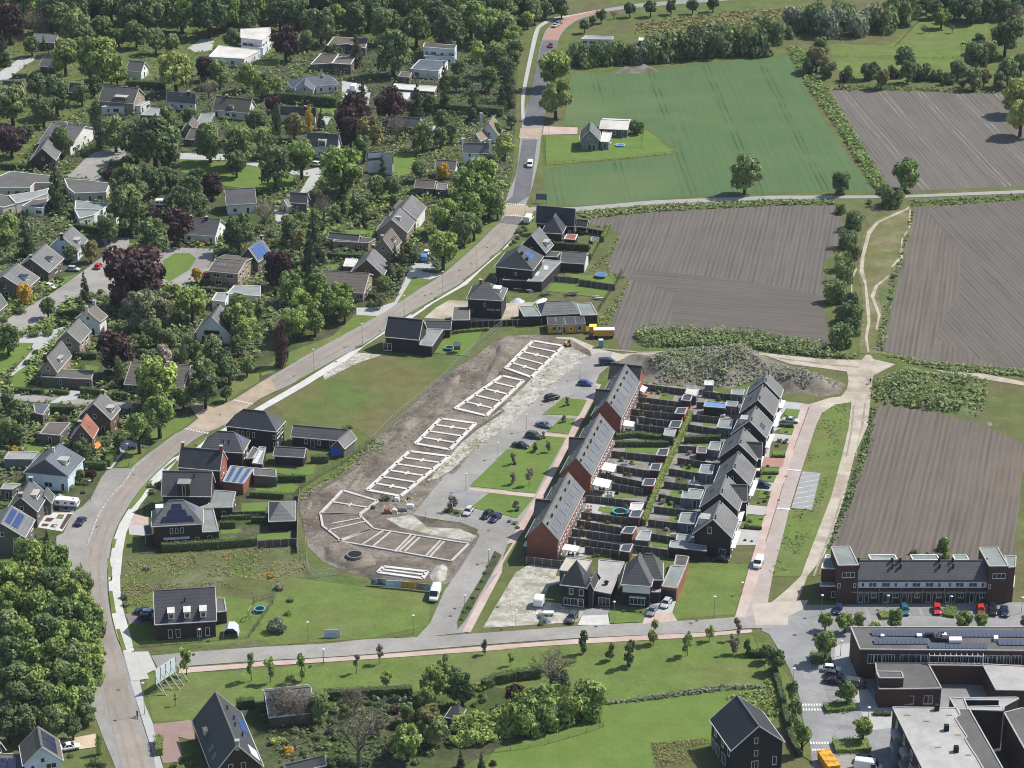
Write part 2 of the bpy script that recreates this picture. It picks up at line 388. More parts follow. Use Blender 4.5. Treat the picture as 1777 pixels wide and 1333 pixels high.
def dormer(par, P, u, v, w_, h_, wall=None, top=None, win=True, flat=True, depth=None, ww=None):
    """flat-topped dormer standing on roof plane P at u,v (foot of its front)"""
    a = pl(P, u, v); d = (P[1]-P[0]); d.z = 0; d.normalize(); n = Vector((d.y, -d.x, 0)); up = (pl(P, u, 1)-pl(P, u, 0))
    run = math.hypot(up.x, up.y)/max(up.z, .1); dep = depth or h_*run+.4
    f = lambda x, y, z: a+d*x-n*y+Vector((0, 0, z))
    def bx(x0, x1, y0, y1, z0, z1):
        vs = [f(*p) for p in ((x0,y0,z0),(x1,y0,z0),(x1,y1,z0),(x0,y1,z0),(x0,y0,z1),(x1,y0,z1),(x1,y1,z1),(x0,y1,z1))]
        return MB().add(vs, [(3,2,1,0),(4,5,6,7),(0,1,5,4),(1,2,6,5),(2,3,7,6),(3,0,4,7)])
    o = bx(-w_/2, w_/2, 0, dep, -.5, h_).build('dormer', wall or M_white, par)
    bx(-w_/2-.15, w_/2+.15, -.2, dep, h_+.002, h_+.16).build('dormer_roof', top or M_conc, o)
    if win: 
        ww = ww or w_-.35; fr, pn = win_mesh(ww, h_-.35, max(1, round(ww/.9)))
        k = bpy.data.objects.new('window', fr); C.objects.link(k); k.parent = o; k.location = f(0, 0, .15)-BASE[par.name]; k.rotation_euler = (0, 0, math.atan2(d.y, d.x)); BASE[k.name] = f(0, 0, .15)
        m_ = fr.copy(); m_.name = 'window'
        if len(m_.materials) < 2:
            b = MB(); b.v = [tuple(q.co) for q in fr.vertices]; b.f = [tuple(p.vertices) for p in fr.polygons]; n0 = len(b.f)
            b.box(-ww/2+.05, ww/2-.05, -.03, .02, .05, h_-.4); m2 = b.mesh('window'); m2.materials.append(M_white); m2.materials.append(M_glass)
            for i in range(n0, len(b.f)): m2.polygons[i].material_index = 1
            k.data = m2
    return o
class Hs: pass
def roofed(par, fl, fr, br, bl, r0, r1, he, hr, kind, roof, wall, z0=-.2, ov=.4, og=.3, trim=M_white, wins_=True, rng=None, dens=1.0, fascia=True, wallname='wall', attic=True, gable_wall=None):
    H = Hs(); rng = rng or random.Random(int(fl[0]*7+fl[1]*13))
    b, edges, H.P = roof_solid(fl, fr, br, bl, r0, r1, he, hr, kind)
    V2 = lambda p: Vector((p[0], p[1]))
    fl2, fr2, br2, bl2, r02, r12 = map(V2, (fl, fr, br, bl, r0, r1))
    ex = (fr2-fl2).normalized(); ey = (bl2-fl2).normalized()
    ox, oy = (og, ov) if kind == 'gx' else ((ov, og) if kind == 'gy' else (ov, ov))
    w = [fl2+ex*ox+ey*oy, fr2-ex*ox+ey*oy, br2-ex*ox-ey*oy, bl2+ex*ox-ey*oy]
    half = (bl2-fl2).length/2 if kind[1] == 'x' else (fr2-fl2).length/2
    sl_ = (hr-he)/max(half, .5); ht = he+sl_*ov*.9-.16 if kind[0] == 'g' else he-.06
    vs = [(p.x, p.y, z0) for p in w]+[(p.x, p.y, ht) for p in w]; fs = [(0, 1, 5, 4), (2, 3, 7, 6), (1, 2, 6, 5), (3, 0, 4, 7), (4, 5, 6, 7)]
    if kind == 'gx':
        a0 = (w[3]+w[0])/2; a1 = (w[1]+w[2])/2; vs += [(a0.x, a0.y, hr-.16), (a1.x, a1.y, hr-.16)]; fs += [(4, 8, 7), (5, 6, 9), (4, 5, 9, 8), (6, 7, 8, 9)]
    if kind == 'gy':
        a0 = (w[0]+w[1])/2; a1 = (w[2]+w[3])/2; vs += [(a0.x, a0.y, hr-.16), (a1.x, a1.y, hr-.16)]; fs += [(4, 5, 8), (6, 7, 9), (5, 6, 9, 8), (7, 4, 8, 9)]
    W = MB().add(vs, fs).build(wallname, wall, par)
    b.build('roof', roof, par)
    if (Vector(r1)-Vector(r0)).length > 1.5: MB().bar((r0[0], r0[1], hr+.02), (r1[0], r1[1], hr+.02), .3, .14).build('ridge_tiles', mk('ridge', (.14, .138, .135), (.10, .098, .096), .8), par)
    if fascia:
        t = MB(); c = (fl2+br2)/2
        for a, e in edges:
            m = V2((a+e)/2); o = (m-c); nrm = Vector((-(e-a).y, (e-a).x)).normalized()
            if nrm.dot(o) < 0: nrm = -nrm
            q = Vector((nrm.x*.05, nrm.y*.05, -.10)); t.bar(a+q, e+q, .1, .19)
        t.build('fascia', trim, par)
    avoid(w); H.w = w; H.he = ht; H.kind = kind
    # wall lines, outward on the right hand side when walked from first to second
    H.side = {'f': (w[0], w[1]), 'r': (w[1], w[2]), 'b': (w[2], w[3]), 'l': (w[3], w[0])}
    if wins_:
        for s_, (p, q) in H.side.items():
            gab = (kind == 'gx' and s_ in 'lr') or (kind == 'gy' and s_ in 'fb')
            auto_wins(par, p, q, ht, rng, (ht-.2 if gab and attic and hr-ht > 2 else None), dens)
    H.par = par; H.hr = hr; H.r0, H.r1 = Vector((r0[0], r0[1], hr)), Vector((r1[0], r1[1], hr)); return H
def frame_from_ridge(A, B, E, he, hr):
    """ridge ends (pixels at height hr) and a point of the eave (pixel at height he) -> oriented rectangle"""
    a, b, e = at(A, hr).xy, at(B, hr).xy, at(E, he).xy
    d = (b-a).normalized(); n = Vector((-d.y, d.x)); w_ = abs((e-a).dot(n))
    return a, b, d, n, w_
def gable_geo(A, B, E, he, hr, W=None):
    a, b, d, n, w_ = frame_from_ridge(A, B, E, he, hr)
    if W: w_ = W
    if abs(d.x) >= abs(d.y):
        if d.x < 0: a, b, d = b, a, -d; n = Vector((-d.y, d.x))
        return a-n*w_, b-n*w_, b+n*w_, a+n*w_, a, b, 'gx'
    if d.y < 0: a, b, d = b, a, -d
    n = Vector((d.y, -d.x))          # to the right
    return a-n*w_, a+n*w_, b+n*w_, b-n*w_, a, b, 'gy'
def base_of(*ps):
    return Vector((sum(p[0] for p in ps)/len(ps), sum(p[1] for p in ps)/len(ps), 0))
def gable(name, label, cat, land, A, B, E, he, hr, roof='dk', wall='db', par=None, W=None, group=None, **k):
    fl, fr, br, bl, r0, r1, kd = gable_geo(A, B, E, he, hr, W)
    if par is None: par = thing(name, base_of(fl, fr, br, bl), label, cat, group, land)
    H = roofed(par, fl, fr, br, bl, r0, r1, he, hr, kd, roofm(roof), wallm(wall), **k); return H
def hip(name, label, cat, land, C1, C2, A, B, he, hr, roof='dk', wall='db', axis='x', back=None, par=None, group=None, depth=None, **k):
    """front eave corners C1, C2 (pixels at he), ridge A, B (pixels at hr), back = pixel of a back corner (at he)"""
    c1, c2, a, b = at(C1, he).xy, at(C2, he).xy, at(A, hr).xy, at(B, hr).xy
    d = (c2-c1).normalized(); n = Vector((-d.y, d.x))
    if depth: dep = depth
    elif back: dep = (at(back, he).xy-c1).dot(n)
    else: dep = 2*((a+b)/2-c1).dot(n)
    fl, fr, br, bl = c1, c2, c2+n*dep, c1+n*dep
    if par is None: par = thing(name, base_of(fl, fr, br, bl), label, cat, group, land)
    if axis == 'x':
        m = c1+n*dep/2; a = m+d*max(.3, (a-c1).dot(d)); b = m+d*max((a-m).dot(d)+.05, (b-c1).dot(d))
    else:
        m = (c1+c2)/2; ka = min(dep-.1, max(.2, (a-c1).dot(n))); kb = min(dep-.05, max(ka+.05, (b-c1).dot(n))); a = m+n*ka; b = m+n*kb
    return roofed(par, fl, fr, br, bl, a, b, he, hr, 'h'+axis, roofm(roof), wallm(wall), **k)
def flatb(name, label, cat, land, poly, h, roof='fl', wall='db', par=None, group=None, z0=-.2, cope=None, wins_=True, dens=1.0, ph=.22, cw=.28, partname='wall', ov=0):
    """flat-roofed block whose roof outline is given as pixels at height h"""
    pts = [at(p, h).xy for p in (pxs(poly) if isinstance(poly, str) else poly)]
    if area2(pts) < 0: pts = pts[::-1]
    if par is None: par = thing(name, base_of(*pts), label, cat, group, land)
    c = sum(pts, Vector((0, 0)))/len(pts)
    MB().prism(pts, z0, h-.02).build(partname, wallm(wall), par)
    ins = inset(pts, .12)
    MB().prism(ins, h-.3, h+.03).build('roof', roofm(roof), par)
    t = MB()
    for i in range(len(pts)):
        a, b_ = pts[i-1], pts[i]; t.bar((a.x, a.y, h+ph/2-.03), (b_.x, b_.y, h+ph/2-.03), cw, ph)
    t.build('coping', cope or M_conc, par)
    if wins_:
        rng = random.Random(int(c.x*11+c.y*5))
        for i in range(len(pts)): auto_wins(par, pts[i-1], pts[i], h-.3, rng, None, dens)
    avoid(pts); H = Hs(); H.par = par; H.pts = pts; H.h = h; return H
def inset(pts, d):
    n = len(pts); out = []
    for i in range(n):
        a, b, c = pts[i-1], pts[i], pts[(i+1) % n]
        e1 = (b-a).normalized(); e2 = (c-b).normalized(); n1 = Vector((-e1.y, e1.x)); n2 = Vector((-e2.y, e2.x)); m = (n1+n2)
        m = m/max(m.length_squared/2, .3); out.append(b+m*d)
    return out
# ---------------- vehicles
CARM = {}
PAINT = {}
def paint(k):
    c = {'white': (.78, .78, .77), 'silver': (.46, .47, .48), 'grey': (.20, .21, .22), 'black': (.012, .012, .014), 'navy': (.018, .028, .075), 'blue': (.03, .075, .24), 'red': (.50, .03, .02),
         'teal': (.02, .12, .17), 'dred': (.22, .02, .02), 'steel': (.12, .15, .19), 'yellow': (.75, .36, .02), 'lblue': (.10, .22, .50), 'dgrey': (.07, .075, .08)}[k]
    return plain('paint_'+k, c, .28, .6)
def loft(secs, n=12, e=.32):
    """secs: (x, zlo, zhi, half width); rounded box sections"""
    b = MB(); rs = []
    for x, z0, z1, hw in secs:
        r_ = []
        for i in range(n):
            t = 2*math.pi*(i+.5)/n; c, s = math.cos(t), math.sin(t)
            r_.append((x, hw*math.copysign(abs(c)**e, c), (z0+z1)/2+(z1-z0)/2*math.copysign(abs(s)**e, s)))
        rs.append(r_)
    vs = [p for r_ in rs for p in r_]; fs = []
    for k in range(len(rs)-1):
        for i in range(n): fs.append((k*n+i, k*n+(i+1) % n, (k+1)*n+(i+1) % n, (k+1)*n+i))
    fs = [f[::-1] for f in fs]; fs.append(tuple(range(n))); fs.append(tuple((len(rs)-1)*n+i for i in range(n-1, -1, -1)))
    return b.add(vs, fs)
def car_parts(kind):
    if kind in CARM: return CARM[kind]
    P = []   # (name, mb, material key or None for paint, smooth, parent index, loc)
    if kind in ('hatch', 'saloon', 'suv'):
        L_, hw, hb, ht = {'hatch': (4.1, .87, .92, 1.5), 'saloon': (4.55, .89, .92, 1.45), 'suv': (4.5, .92, 1.05, 1.7)}[kind]
        x = L_/2; rear = -x+(.25 if kind != 'saloon' else .95); rt = rear+(.35 if kind != 'saloon' else .75); z0 = .28
        body = loft([(-x, .45, hb-.1, hw-.15), (-x+.12, z0+.05, hb-.02, hw-.05), (-x+.7, z0, hb+.02, hw), (0, z0, hb+.02, hw), (x-1.25, z0, hb, hw), (x-.5, z0+.02, hb-.14, hw-.04), (x-.1, z0+.1, hb-.26, hw-.12), (x, .42, hb-.34, hw-.24)])
        for s in (-1, 1): body.box(x-1.65, x-1.45, s*hw-.03, s*hw+.16*s if s > 0 else s*hw+.03, hb, hb+.14) if s > 0 else body.box(x-1.65, x-1.45, -hw-.16, -hw+.03, hb, hb+.14)
        P.append(('body', body, None, True))
        cab = loft([(rear, hb-.06, hb+.05, hw-.14), (rt, hb-.06, ht-.04, hw-.22), (.35, hb-.06, ht-.03, hw-.2), (x-1.2, hb-.06, hb+.06, hw-.12)], 12, .25)
        P.append(('windscreen', cab, M_glass, False))
        rf = loft([(rt-.06, ht-.09, ht-.03, hw-.28), (rt+.1, ht-.07, ht+.015, hw-.23), (.2, ht-.06, ht+.02, hw-.22), (.42, ht-.1, ht-.03, hw-.26)], 12, .4)
        for s in (-1, 1):
            y0, y1 = s*(hw-.10), s*(hw-.22)
            for xa, xb in ((rear+.05, rt), (.3-.45, .3-.55), (x-1.25, .38)): rf.bar((xa, y0, hb), (xb, y1, ht-.06), .09, .06)
        P.append(('roof', rf, None, True)); wx, wr = (x-.85, -x+.8), .33
    else:
        L_, hw, ht = {'van': (5.6, 1.0, 2.4), 'smallvan': (4.6, .92, 1.95)}[kind]; x = L_/2; z0 = .35; hb = 1.15
        body = loft([(-x, z0+.1, ht-.1, hw-.06), (-x+.1, z0, ht, hw), (x-1.9, z0, ht, hw), (x-1.5, z0, ht-.08, hw), (x-.85, z0, hb+.1, hw-.02), (x-.2, z0+.02, hb-.12, hw-.08), (x, z0+.1, hb-.3, hw-.16)], 16, .22)
        P.append(('body', body, None, True))
        P.append(('windscreen', loft([(x-1.62, ht-.16, ht-.1, hw-.14), (x-1.4, ht-.75, ht-.09, hw-.06), (x-.78, hb+.12, hb+.19, hw-.1)], 12, .2), M_glass, False))
        sw = MB()
        for s in (-1, 1): sw.box(x-2.3, x-1.35, s*hw-.015, s*hw+.015, hb+.05, ht-.5)
        P.append(('side_window', sw, M_glass, False)); wx, wr = (x-1.0, -x+1.0), .36
    car = dict(P=P, wx=wx, wr=wr, hw=hw, x=x, hb=(.68 if kind in ('hatch', 'saloon', 'suv') else .8))
    CARM[kind] = car; return car
CMESH = {}
def cached(key, fn):
    if key not in CMESH: CMESH[key] = fn()
    return CMESH[key]
def put(name, me, par, loc=(0, 0, 0), rot=0, sc=None):
    o = bpy.data.objects.new(name, me); C.objects.link(o); o.parent = par; o.location = loc; o.rotation_euler = (0, 0, rot)
    if sc: o.scale = sc
    return o
def mesh_of(mb, name, mat, smooth=False):
    m = mb.mesh(name, (0, 0, 0), smooth); m.materials.append(mat); return m
def vehicle(kind, colour, pos, head, label, cat=None, group=None, z=.1, name=None):
    """pos: pixel of the vehicle's foot centre; head: pixel its nose points at"""
    cp = car_parts(kind); p = at(pos, z); q = at(head, z); a = math.atan2(q.y-p.y, q.x-p.x)
    t = thing(name or {'van': 'van', 'smallvan': 'van'}.get(kind, 'parked_car'), p, label, cat or ('van' if 'van' in kind else 'car'), group)
    t.rotation_euler = (0, 0, a)
    for n, mb, mat, sm in cp['P']:
        put(n, cached((kind, n, colour if mat is None else ''), lambda: mesh_of(mb, n, mat or paint(colour), sm)), t)
    ty = cached(('tyre', cp['wr']), lambda: mesh_of(MB().tube([(0, -.11, 0), (0, .11, 0)], [cp['wr']]*2, 14), 'wheel', M_black))
    ri = cached(('rim', cp['wr']), lambda: mesh_of(MB().tube([(0, -.125, 0), (0, .125, 0)], [cp['wr']*.6]*2, 8), 'rim', M_metal))
    for x in cp['wx']:
        for s in (-1, 1):
            wv = put('wheel', ty, t, (x, s*(cp['hw']-.10), cp['wr'])); put('rim', ri, wv)
    hl = cached('headlight', lambda: mesh_of(MB().box(-.08, .08, -.17, .17, -.08, .08), 'headlight', plain('lamp_glass', (.7, .7, .68), .15)))
    tl = cached('tail_light', lambda: mesh_of(MB().box(-.06, .06, -.12, .12, -.1, .1), 'tail_light', plain('tail_red', (.35, .01, .01), .2)))
    for s in (-1, 1):
        put('headlight', hl, t, (cp['x']-.12, s*(cp['hw']-.30), cp['hb']-.1)); put('tail_light', tl, t, (-cp['x']+.04, s*(cp['hw']-.24), cp['hb']+.05))
    return t
# ---------------- lamps, fences, hedges
def lamp(base, top, label=None, desc=None, arm=0, globe=True):
    b = px(base); s, sv = scale_at(b[1]); h_ = (b[1]-px(top)[1])/sv; p = at(base, .02)
    t = thing('street_lamp', p, None, 'street lamp', 'street lamps along the roads and car park'); PEND.append((t, desc or 'slim grey street lamp', b))
    b_ = MB().tube([(0, 0, 0), (0, 0, 1.0), (0, 0, 1.05), (0, 0, h_)], [.085, .085, .06, .045], 8)
    put('pole', mesh_of(b_, 'pole', M_metal), t)
    if arm: put('lamp_head', mesh_of(MB().box(-.1*abs(arm), arm*1.0 if arm > 0 else .1, -.12, .12, h_-.02, h_+.1) if arm > 0 else MB().box(-1.0, .1, -.12, .12, h_-.02, h_+.1), 'lamp_head', M_metal), t)
    else:
        hm = cached('lamphead', lambda: mesh_of(MB().tube([(0, 0, 0), (0, 0, .3), (0, 0, .34), (0, 0, .42)], [.1, .24, .38, .12], 10), 'lamp_head', M_steel)); put('lamp_head', hm, t, (0, 0, h_))
    return t
def poly3(toks, z=0): return [at(p, z) for p in (pxs(toks) if isinstance(toks, str) else toks)]
def fence(name, label, toks, h_, wall='wd', post=1.85, postmat=None, desc=None, group=None, z=0, th=.06, cat='fence', ztop=True, gap=0):
    """board fence whose TOP edge is drawn in pixels (ztop) or whose foot is"""
    P = [at(p, h_ if ztop else 0) for p in (pxs(toks) if isinstance(toks, str) else toks)]
    P = [Vector((p.x, p.y, 0)) for p in P]
    t = thing(name, P[0], label, cat, group)
    if label is None: PEND.append((t, desc or 'dark board fence with pale posts', proj(P[len(P)//2]*.5+P[len(P)//2-1]*.5)))
    b = MB(); c = MB()
    pm = cached(('post', h_, (postmat or M_conc).name), lambda: mesh_of(MB().box(-.07, .07, -.07, .07, -.1, h_+.08), 'post', postmat or M_conc))
    for i in range(len(P)-1):
        d = P[i+1]-P[i]; b.bar(P[i]+Vector((0, 0, h_/2+.02)), P[i+1]+Vector((0, 0, h_/2+.02)), th, h_-.08); c.bar(P[i]+Vector((0, 0, h_)), P[i+1]+Vector((0, 0, h_)), th+.06, .07)
        n = max(1, round(d.length/post))
        for k in range(n+(i == len(P)-2)): put('post', pm, t, P[i]+d*(k/n)-P[0])
    b.build('boards', wallm(wall) if isinstance(wall, str) else wall, t); c.build('rail', mk('fence_rail', (.20, .19, .18)), t); return t
def wire_fence(toks, h_=2.0, label=None, post=3.4, name='site_fence', mat=None, dens=.45, desc=None, cat='fence'):
    P = [at(p, 0) for p in pxs(toks)]; mat = mat or M_steel
    t = thing(name, P[0], label, cat)
    if label is None: PEND.append((t, desc or 'thin wire fence on posts', proj(P[len(P)//2])))
    b = MB(); pm = cached(('wpost', h_, mat.name), lambda: mesh_of(MB().tube([(0, 0, -.1), (0, 0, h_)], [.045]*2, 6), 'post', mat))
    for i in range(len(P)-1):
        d = P[i+1]-P[i]; n = max(1, round(d.length/post))
        for z in (.15, h_*.5, h_-.06): b.bar(P[i]+Vector((0, 0, z)), P[i+1]+Vector((0, 0, z)), .035)
        m = int(d.length/dens) if dens else 0
        for k in range(m): q = P[i]+d*((k+.5)/m); b.bar(q+Vector((0, 0, .15)), q+Vector((0, 0, h_-.06)), .022)
        for k in range(n+(i == len(P)-2)): put('post', pm, t, P[i]+d*(k/n)-P[0])
    b.build('wire_mesh', mat, t); return t
# ---------------- foliage
def leaf_mesh(name, blobs, nl, size, mat, seed, shape='quad', up=.25, core=True):
    """many small leaf clumps spread over lumps: blobs = (centre, radius xyz)"""
    rng = random.Random(seed); V, F, T = [], [], []
    tot = sum(b[1][0]*b[1][2] for b in blobs)
    for c, r_ in blobs:
        bt = rng.uniform(.15, .85); n = int(nl*r_[0]*r_[2]/tot)
        for _ in range(n):
            z = rng.uniform(-.75, 1); t = rng.uniform(0, 2*math.pi); q = math.sqrt(max(0, 1-z*z)); nv = Vector((q*math.cos(t), q*math.sin(t), z))
            rr = rng.uniform(.72, 1.06); p = Vector(c)+Vector((nv.x*r_[0], nv.y*r_[1], nv.z*r_[2]))*rr
            nn = (nv+Vector((rng.gauss(0, .45), rng.gauss(0, .45), rng.gauss(up, .45)))).normalized()
            x = nn.orthogonal().normalized(); a = rng.uniform(0, 6.28); x = Matrix.Rotation(a, 3, nn) @ x; y = nn.cross(x); s = size*rng.uniform(.6, 1.35)
            k = len(V)
            V += [p-x*s-y*s*.35, p+x*s*.2-y*s*.6, p+x*s*1.05+y*s*.1, p-x*s*.1+y*s*.75]; F.append((k, k+1, k+2, k+3))
            T.append(min(1, max(0, bt+rng.gauss(0, .22))))
    me = bpy.data.meshes.new(name); me.from_pydata([tuple(v) for v in V], [], F)
    at_ = me.attributes.new('tint', 'FLOAT', 'FACE'); at_.data.foreach_set('value', T)
    me.materials.append(mat); me.update(); return me
TC = {'g': (0.227, 0.306, 0.083), 'd': (0.116, 0.160, 0.066), 'm': (0.172, 0.227, 0.087), 'l': (0.311, 0.357, 0.103), 'w': (0.227, 0.244, 0.136), 'p': (.075, .042, .040), 'c': (0.079, 0.111, 0.053), 'y': (0.529, 0.369, 0.042), 'e': (0.311, 0.246, 0.193), 'u': (0.688, 0.616, 0.555),
      'x': (0.252, 0.212, 0.157), 'b': (0.450, 0.381, 0.326), 'o': (0.252, 0.234, 0.090), 's': (0.225, 0.246, 0.166)}
TM = {k: leafmat('leaf_'+k, v) for k, v in TC.items()}
PRO = {}
def protos(k):
    if k in PRO: return PRO[k]
    out = []; rng = random.Random(ord(k[0])*31+len(k))
    typ, shape = k[0], k[1] if len(k) > 1 else 'r'
    for v in range(4):
        bl = []
        if shape == 'r':           # broadleaf crown: four builds, from spreading to ovate, lobed and uneven
            wx, wy, top = ((1.05, .9, 1.0), (.92, 1.08, .9), (1.0, 1.0, 1.12), (.88, .98, 1.05))[v]
            for i in range(34):
                z = rng.uniform(-.85, .92); t = rng.uniform(0, 6.28); q = math.sqrt(max(0, 1-z*z))**.8*rng.uniform(.42, .82)*(1-.22*max(0, z)*(v % 2)); r_ = rng.uniform(.17, .36)
                bl.append(((q*math.cos(t)*wx, q*math.sin(t)*wy, z*.72*top), (r_, r_, r_*.8)))
            bl.append(((0, 0, -.05), (.62, .62, .62))); n, s = 3000, .088
        elif shape == 'c':         # conifer, unit height -1..1
            for i in range(15):
                z = -.95+1.85*i/14; rad = (1-(z+1)/2)*.82+.05
                for j in range(max(1, int(7*rad))):
                    t = rng.uniform(0, 6.28); bl.append(((rad*.62*math.cos(t), rad*.62*math.sin(t), z+rng.uniform(-.05, .05)), (rad*.42+.05, rad*.42+.05, .10)))
            n, s = 3000, .06
        elif shape == 'k':         # narrow column
            for i in range(12):
                z = -.9+1.75*i/11; rad = .75*math.sqrt(max(.05, 1-abs((z+.15)/1.1)**2.4)); t = rng.uniform(0, 6.28)
                bl.append(((.2*math.cos(t), .2*math.sin(t), z), (rad, rad, .24)))
            n, s = 1500, .08
        elif shape == 'y':         # young thin crown
            for i in range(9):
                z = rng.uniform(-.9, .9); t = rng.uniform(0, 6.28); q = .7*(1-abs(z)*.55)*rng.uniform(.3, 1); r_ = rng.uniform(.26, .42)
                bl.append(((q*math.cos(t), q*math.sin(t), z), (r_, r_, r_)))
            n, s = 700, .125
        else:                      # shrub: low lumps from the ground
            for i in range(14):
                t = rng.uniform(0, 6.28); q = rng.uniform(.1, .68); r_ = rng.uniform(.3, .46)
                bl.append(((q*math.cos(t), q*math.sin(t), rng.uniform(.1, .8)), (r_, r_, r_*.9)))
            n, s = 1500, .085
        out.append(leaf_mesh({'p': 'copper_crown'}.get(typ, 'crown'), bl, n, s, TM[typ], rng.randrange(10**6)))
    PRO[k] = out; return out
TRK = {}
def trunk_mesh(shape, v, mat):
    k = (shape, v, mat.name)
    if k in TRK: return TRK[k]
    rng = random.Random(v*17+len(shape)); b = MB()
    if shape in 'cky': b.tube([(0, 0, -.05), (0, 0, .5), (0, 0, 1)], [.035, .025, .008] if shape != 'y' else [.018, .014, .006], 6)
    elif shape == 'x':      # bare crown of limbs and twigs
        b.tube([(0, 0, -.03), (0, 0, .3)], [.05, .04], 7)
        def grow(p, d, L_, r_, lev):
            q = p+d*L_; b.tube([p, q], [r_, r_*.6], 5 if lev < 2 else 3)
            if lev >= 4: return
            for _ in range(3 if lev < 3 else 4):
                e = (d+Vector((rng.gauss(0, .5), rng.gauss(0, .5), rng.gauss(.1, .28)))).normalized(); grow(q, e, L_*rng.uniform(.6, .85), r_*.55, lev+1)
        for i in range(5):
            t = i*1.256+rng.uniform(-.3, .3); grow(Vector((0, 0, .28)), Vector((math.cos(t)*.7, math.sin(t)*.7, .8)).normalized(), .23, .028, 0)
    else:
        b.tube([(0, 0, -.03), (rng.uniform(-.01, .01), 0, .25), (rng.uniform(-.03, .03), rng.uniform(-.03, .03), .5), (0, 0, .8)], [.05, .038, .028, .01], 7)
        for i in range(5):
            t = i*1.256+rng.uniform(-.3, .3); z = rng.uniform(.22, .42); b.tube([(0, 0, z), (math.cos(t)*.14, math.sin(t)*.14, z+.16), (math.cos(t)*.25, math.sin(t)*.25, z+.34)], [.022, .015, .006], 5)
    m = b.mesh('trunk'); m.materials.append(mat); TRK[k] = m; return m
TN = {'g': 'broadleaf_tree', 'd': 'broadleaf_tree', 'm': 'broadleaf_tree', 'l': 'broadleaf_tree', 'w': 'broadleaf_tree', 'o': 'broadleaf_tree', 's': 'broadleaf_tree', 'p': 'copper_beech', 'c': 'conifer', 'y': 'yellow_tree', 'x': 'bare_tree', 'b': 'blossom_tree'}
TD = {'g': 'fresh green leafy tree', 'd': 'dark green leafy tree', 'm': 'mid green leafy tree', 'l': 'yellowish green leafy tree', 'w': 'olive green leafy tree', 's': 'silvery grey-green tree', 'o': 'brownish green tree', 'p': 'dark purple copper beech', 'c': 'dark green conifer', 'y': 'golden yellow tree', 'x': 'greyish thinly leaved tree', 'b': 'pale blossoming tree'}
TRN = random.Random(5); COUNT = {}
WOOD = False
def tree(k, c, r, ry=None, hz=None, group=None, desc=None, base=None):
    """k: colour letter + shape letter (r round, c conifer, k column, y young, s shrub); c: crown centre pixel, r: half width in pixels"""
    typ, shape = k[0], k[1] if len(k) > 1 else 'r'
    if shape in 'yt': r *= 1.25
    asp = {'r': 1.2, 'c': 2.1, 'k': 2.6, 'y': 1.45, 's': .9, 't': 1.55}[shape]
    cx, cy = c; g = cy+r
    for _ in range(6):
        s, sv = scale_at(g); Rm = r/s; Rz = Rm*asp if hz is None else hz/sv
        zc = {'r': Rz*1.06+.5, 'c': Rz*1.04, 'k': Rz*1.0, 'y': Rz*1.75, 's': Rz*.45, 't': Rz*.45}[shape]; g = cy+zc*sv
    if base: g = base; s, sv = scale_at(g); zc = (g-cy)/sv
    P = at((cx, g)); P.z = 0; v = TRN.randrange(4); rot = TRN.uniform(0, 6.28); COUNT[typ+shape] = COUNT.get(typ+shape, 0)+1
    big = '' if shape in 'skt' else ('very large ' if Rm > 5.2 else 'large ' if Rm > 3.9 else 'small ' if Rm < 1.7 else '')
    if shape in 'st':
        o = bpy.data.objects.new('shrub' if shape == 's' else 'bush', protos(typ+'s')[v]); C.objects.link(o); o.location = P; BASE[o.name] = P; o.rotation_euler = (0, 0, rot); o.scale = (Rm, Rm, Rz)
        pend(o, desc or {'g': 'fresh green', 'd': 'dark green', 'm': 'mid green', 'l': 'lime green', 'w': 'olive green', 's': 'silvery', 'p': 'purple', 'y': 'golden yellow', 'x': 'brown twiggy', 'b': 'pale flowering', 'o': 'brownish', 'c': 'dark needled'}[typ]+(' shrub' if shape == 's' else ' tall bush'), 'shrub' if shape == 's' else 'bush', group or ('shrubs in the gardens and verges' if shape == 's' else 'tall bushes in the field belts'), P); return o
    nm = {'k': 'columnar_tree', 'y': 'young_tree'}.get(shape) or TN[typ]
    if WOOD and nm == 'broadleaf_tree': nm = 'woodland_tree'
    t = thing(nm, P, None, 'tree', group or {'young_tree': 'young planted trees', 'conifer': 'conifers', 'copper_beech': 'copper beeches', 'columnar_tree': 'narrow evergreens', 'woodland_tree': 'trees of the woods'}.get(nm, 'garden and street trees'))
    D = desc or (big+({'k': 'narrow column-shaped '+('dark ' if typ in 'dc' else '')+'evergreen', 'y': {'d': 'dark green', 'x': 'almost bare', 'l': 'pale green', 'g': 'fresh green', 'm': 'mid green'}.get(typ, 'thin')+' young planted tree'}.get(shape) or TD[typ]))
    PEND.append((t, D, (cx, cy)))
    bare = typ == 'x' and shape == 'r'
    cr = put('crown', protos(k)[v], t, (0, 0, zc), rot, (Rm, Rm, Rz))
    if bare:
        cr.data = cached(('xc', v), lambda: leaf_mesh('crown', [((0.55*math.cos(i*2.4)*math.sqrt(i/14), .55*math.sin(i*2.4)*math.sqrt(i/14), random.Random(i+v).uniform(-.35, .7)), (.4, .4, .36)) for i in range(14)], 1500, .03, TM['x'], v+3))
    tm = M_barkg if bare or typ in 'ws' else M_bark
    hgt = zc+Rz*(.75 if shape in 'ry' else .8); put('trunk', trunk_mesh('x' if bare else ('r' if shape == 'r' else shape), v % 3, tm), t, (0, 0, 0), rot, (hgt*(.95 if shape != 'r' else 1.0),)*2+(hgt*(1.0 if not bare else 1.05),)); return t
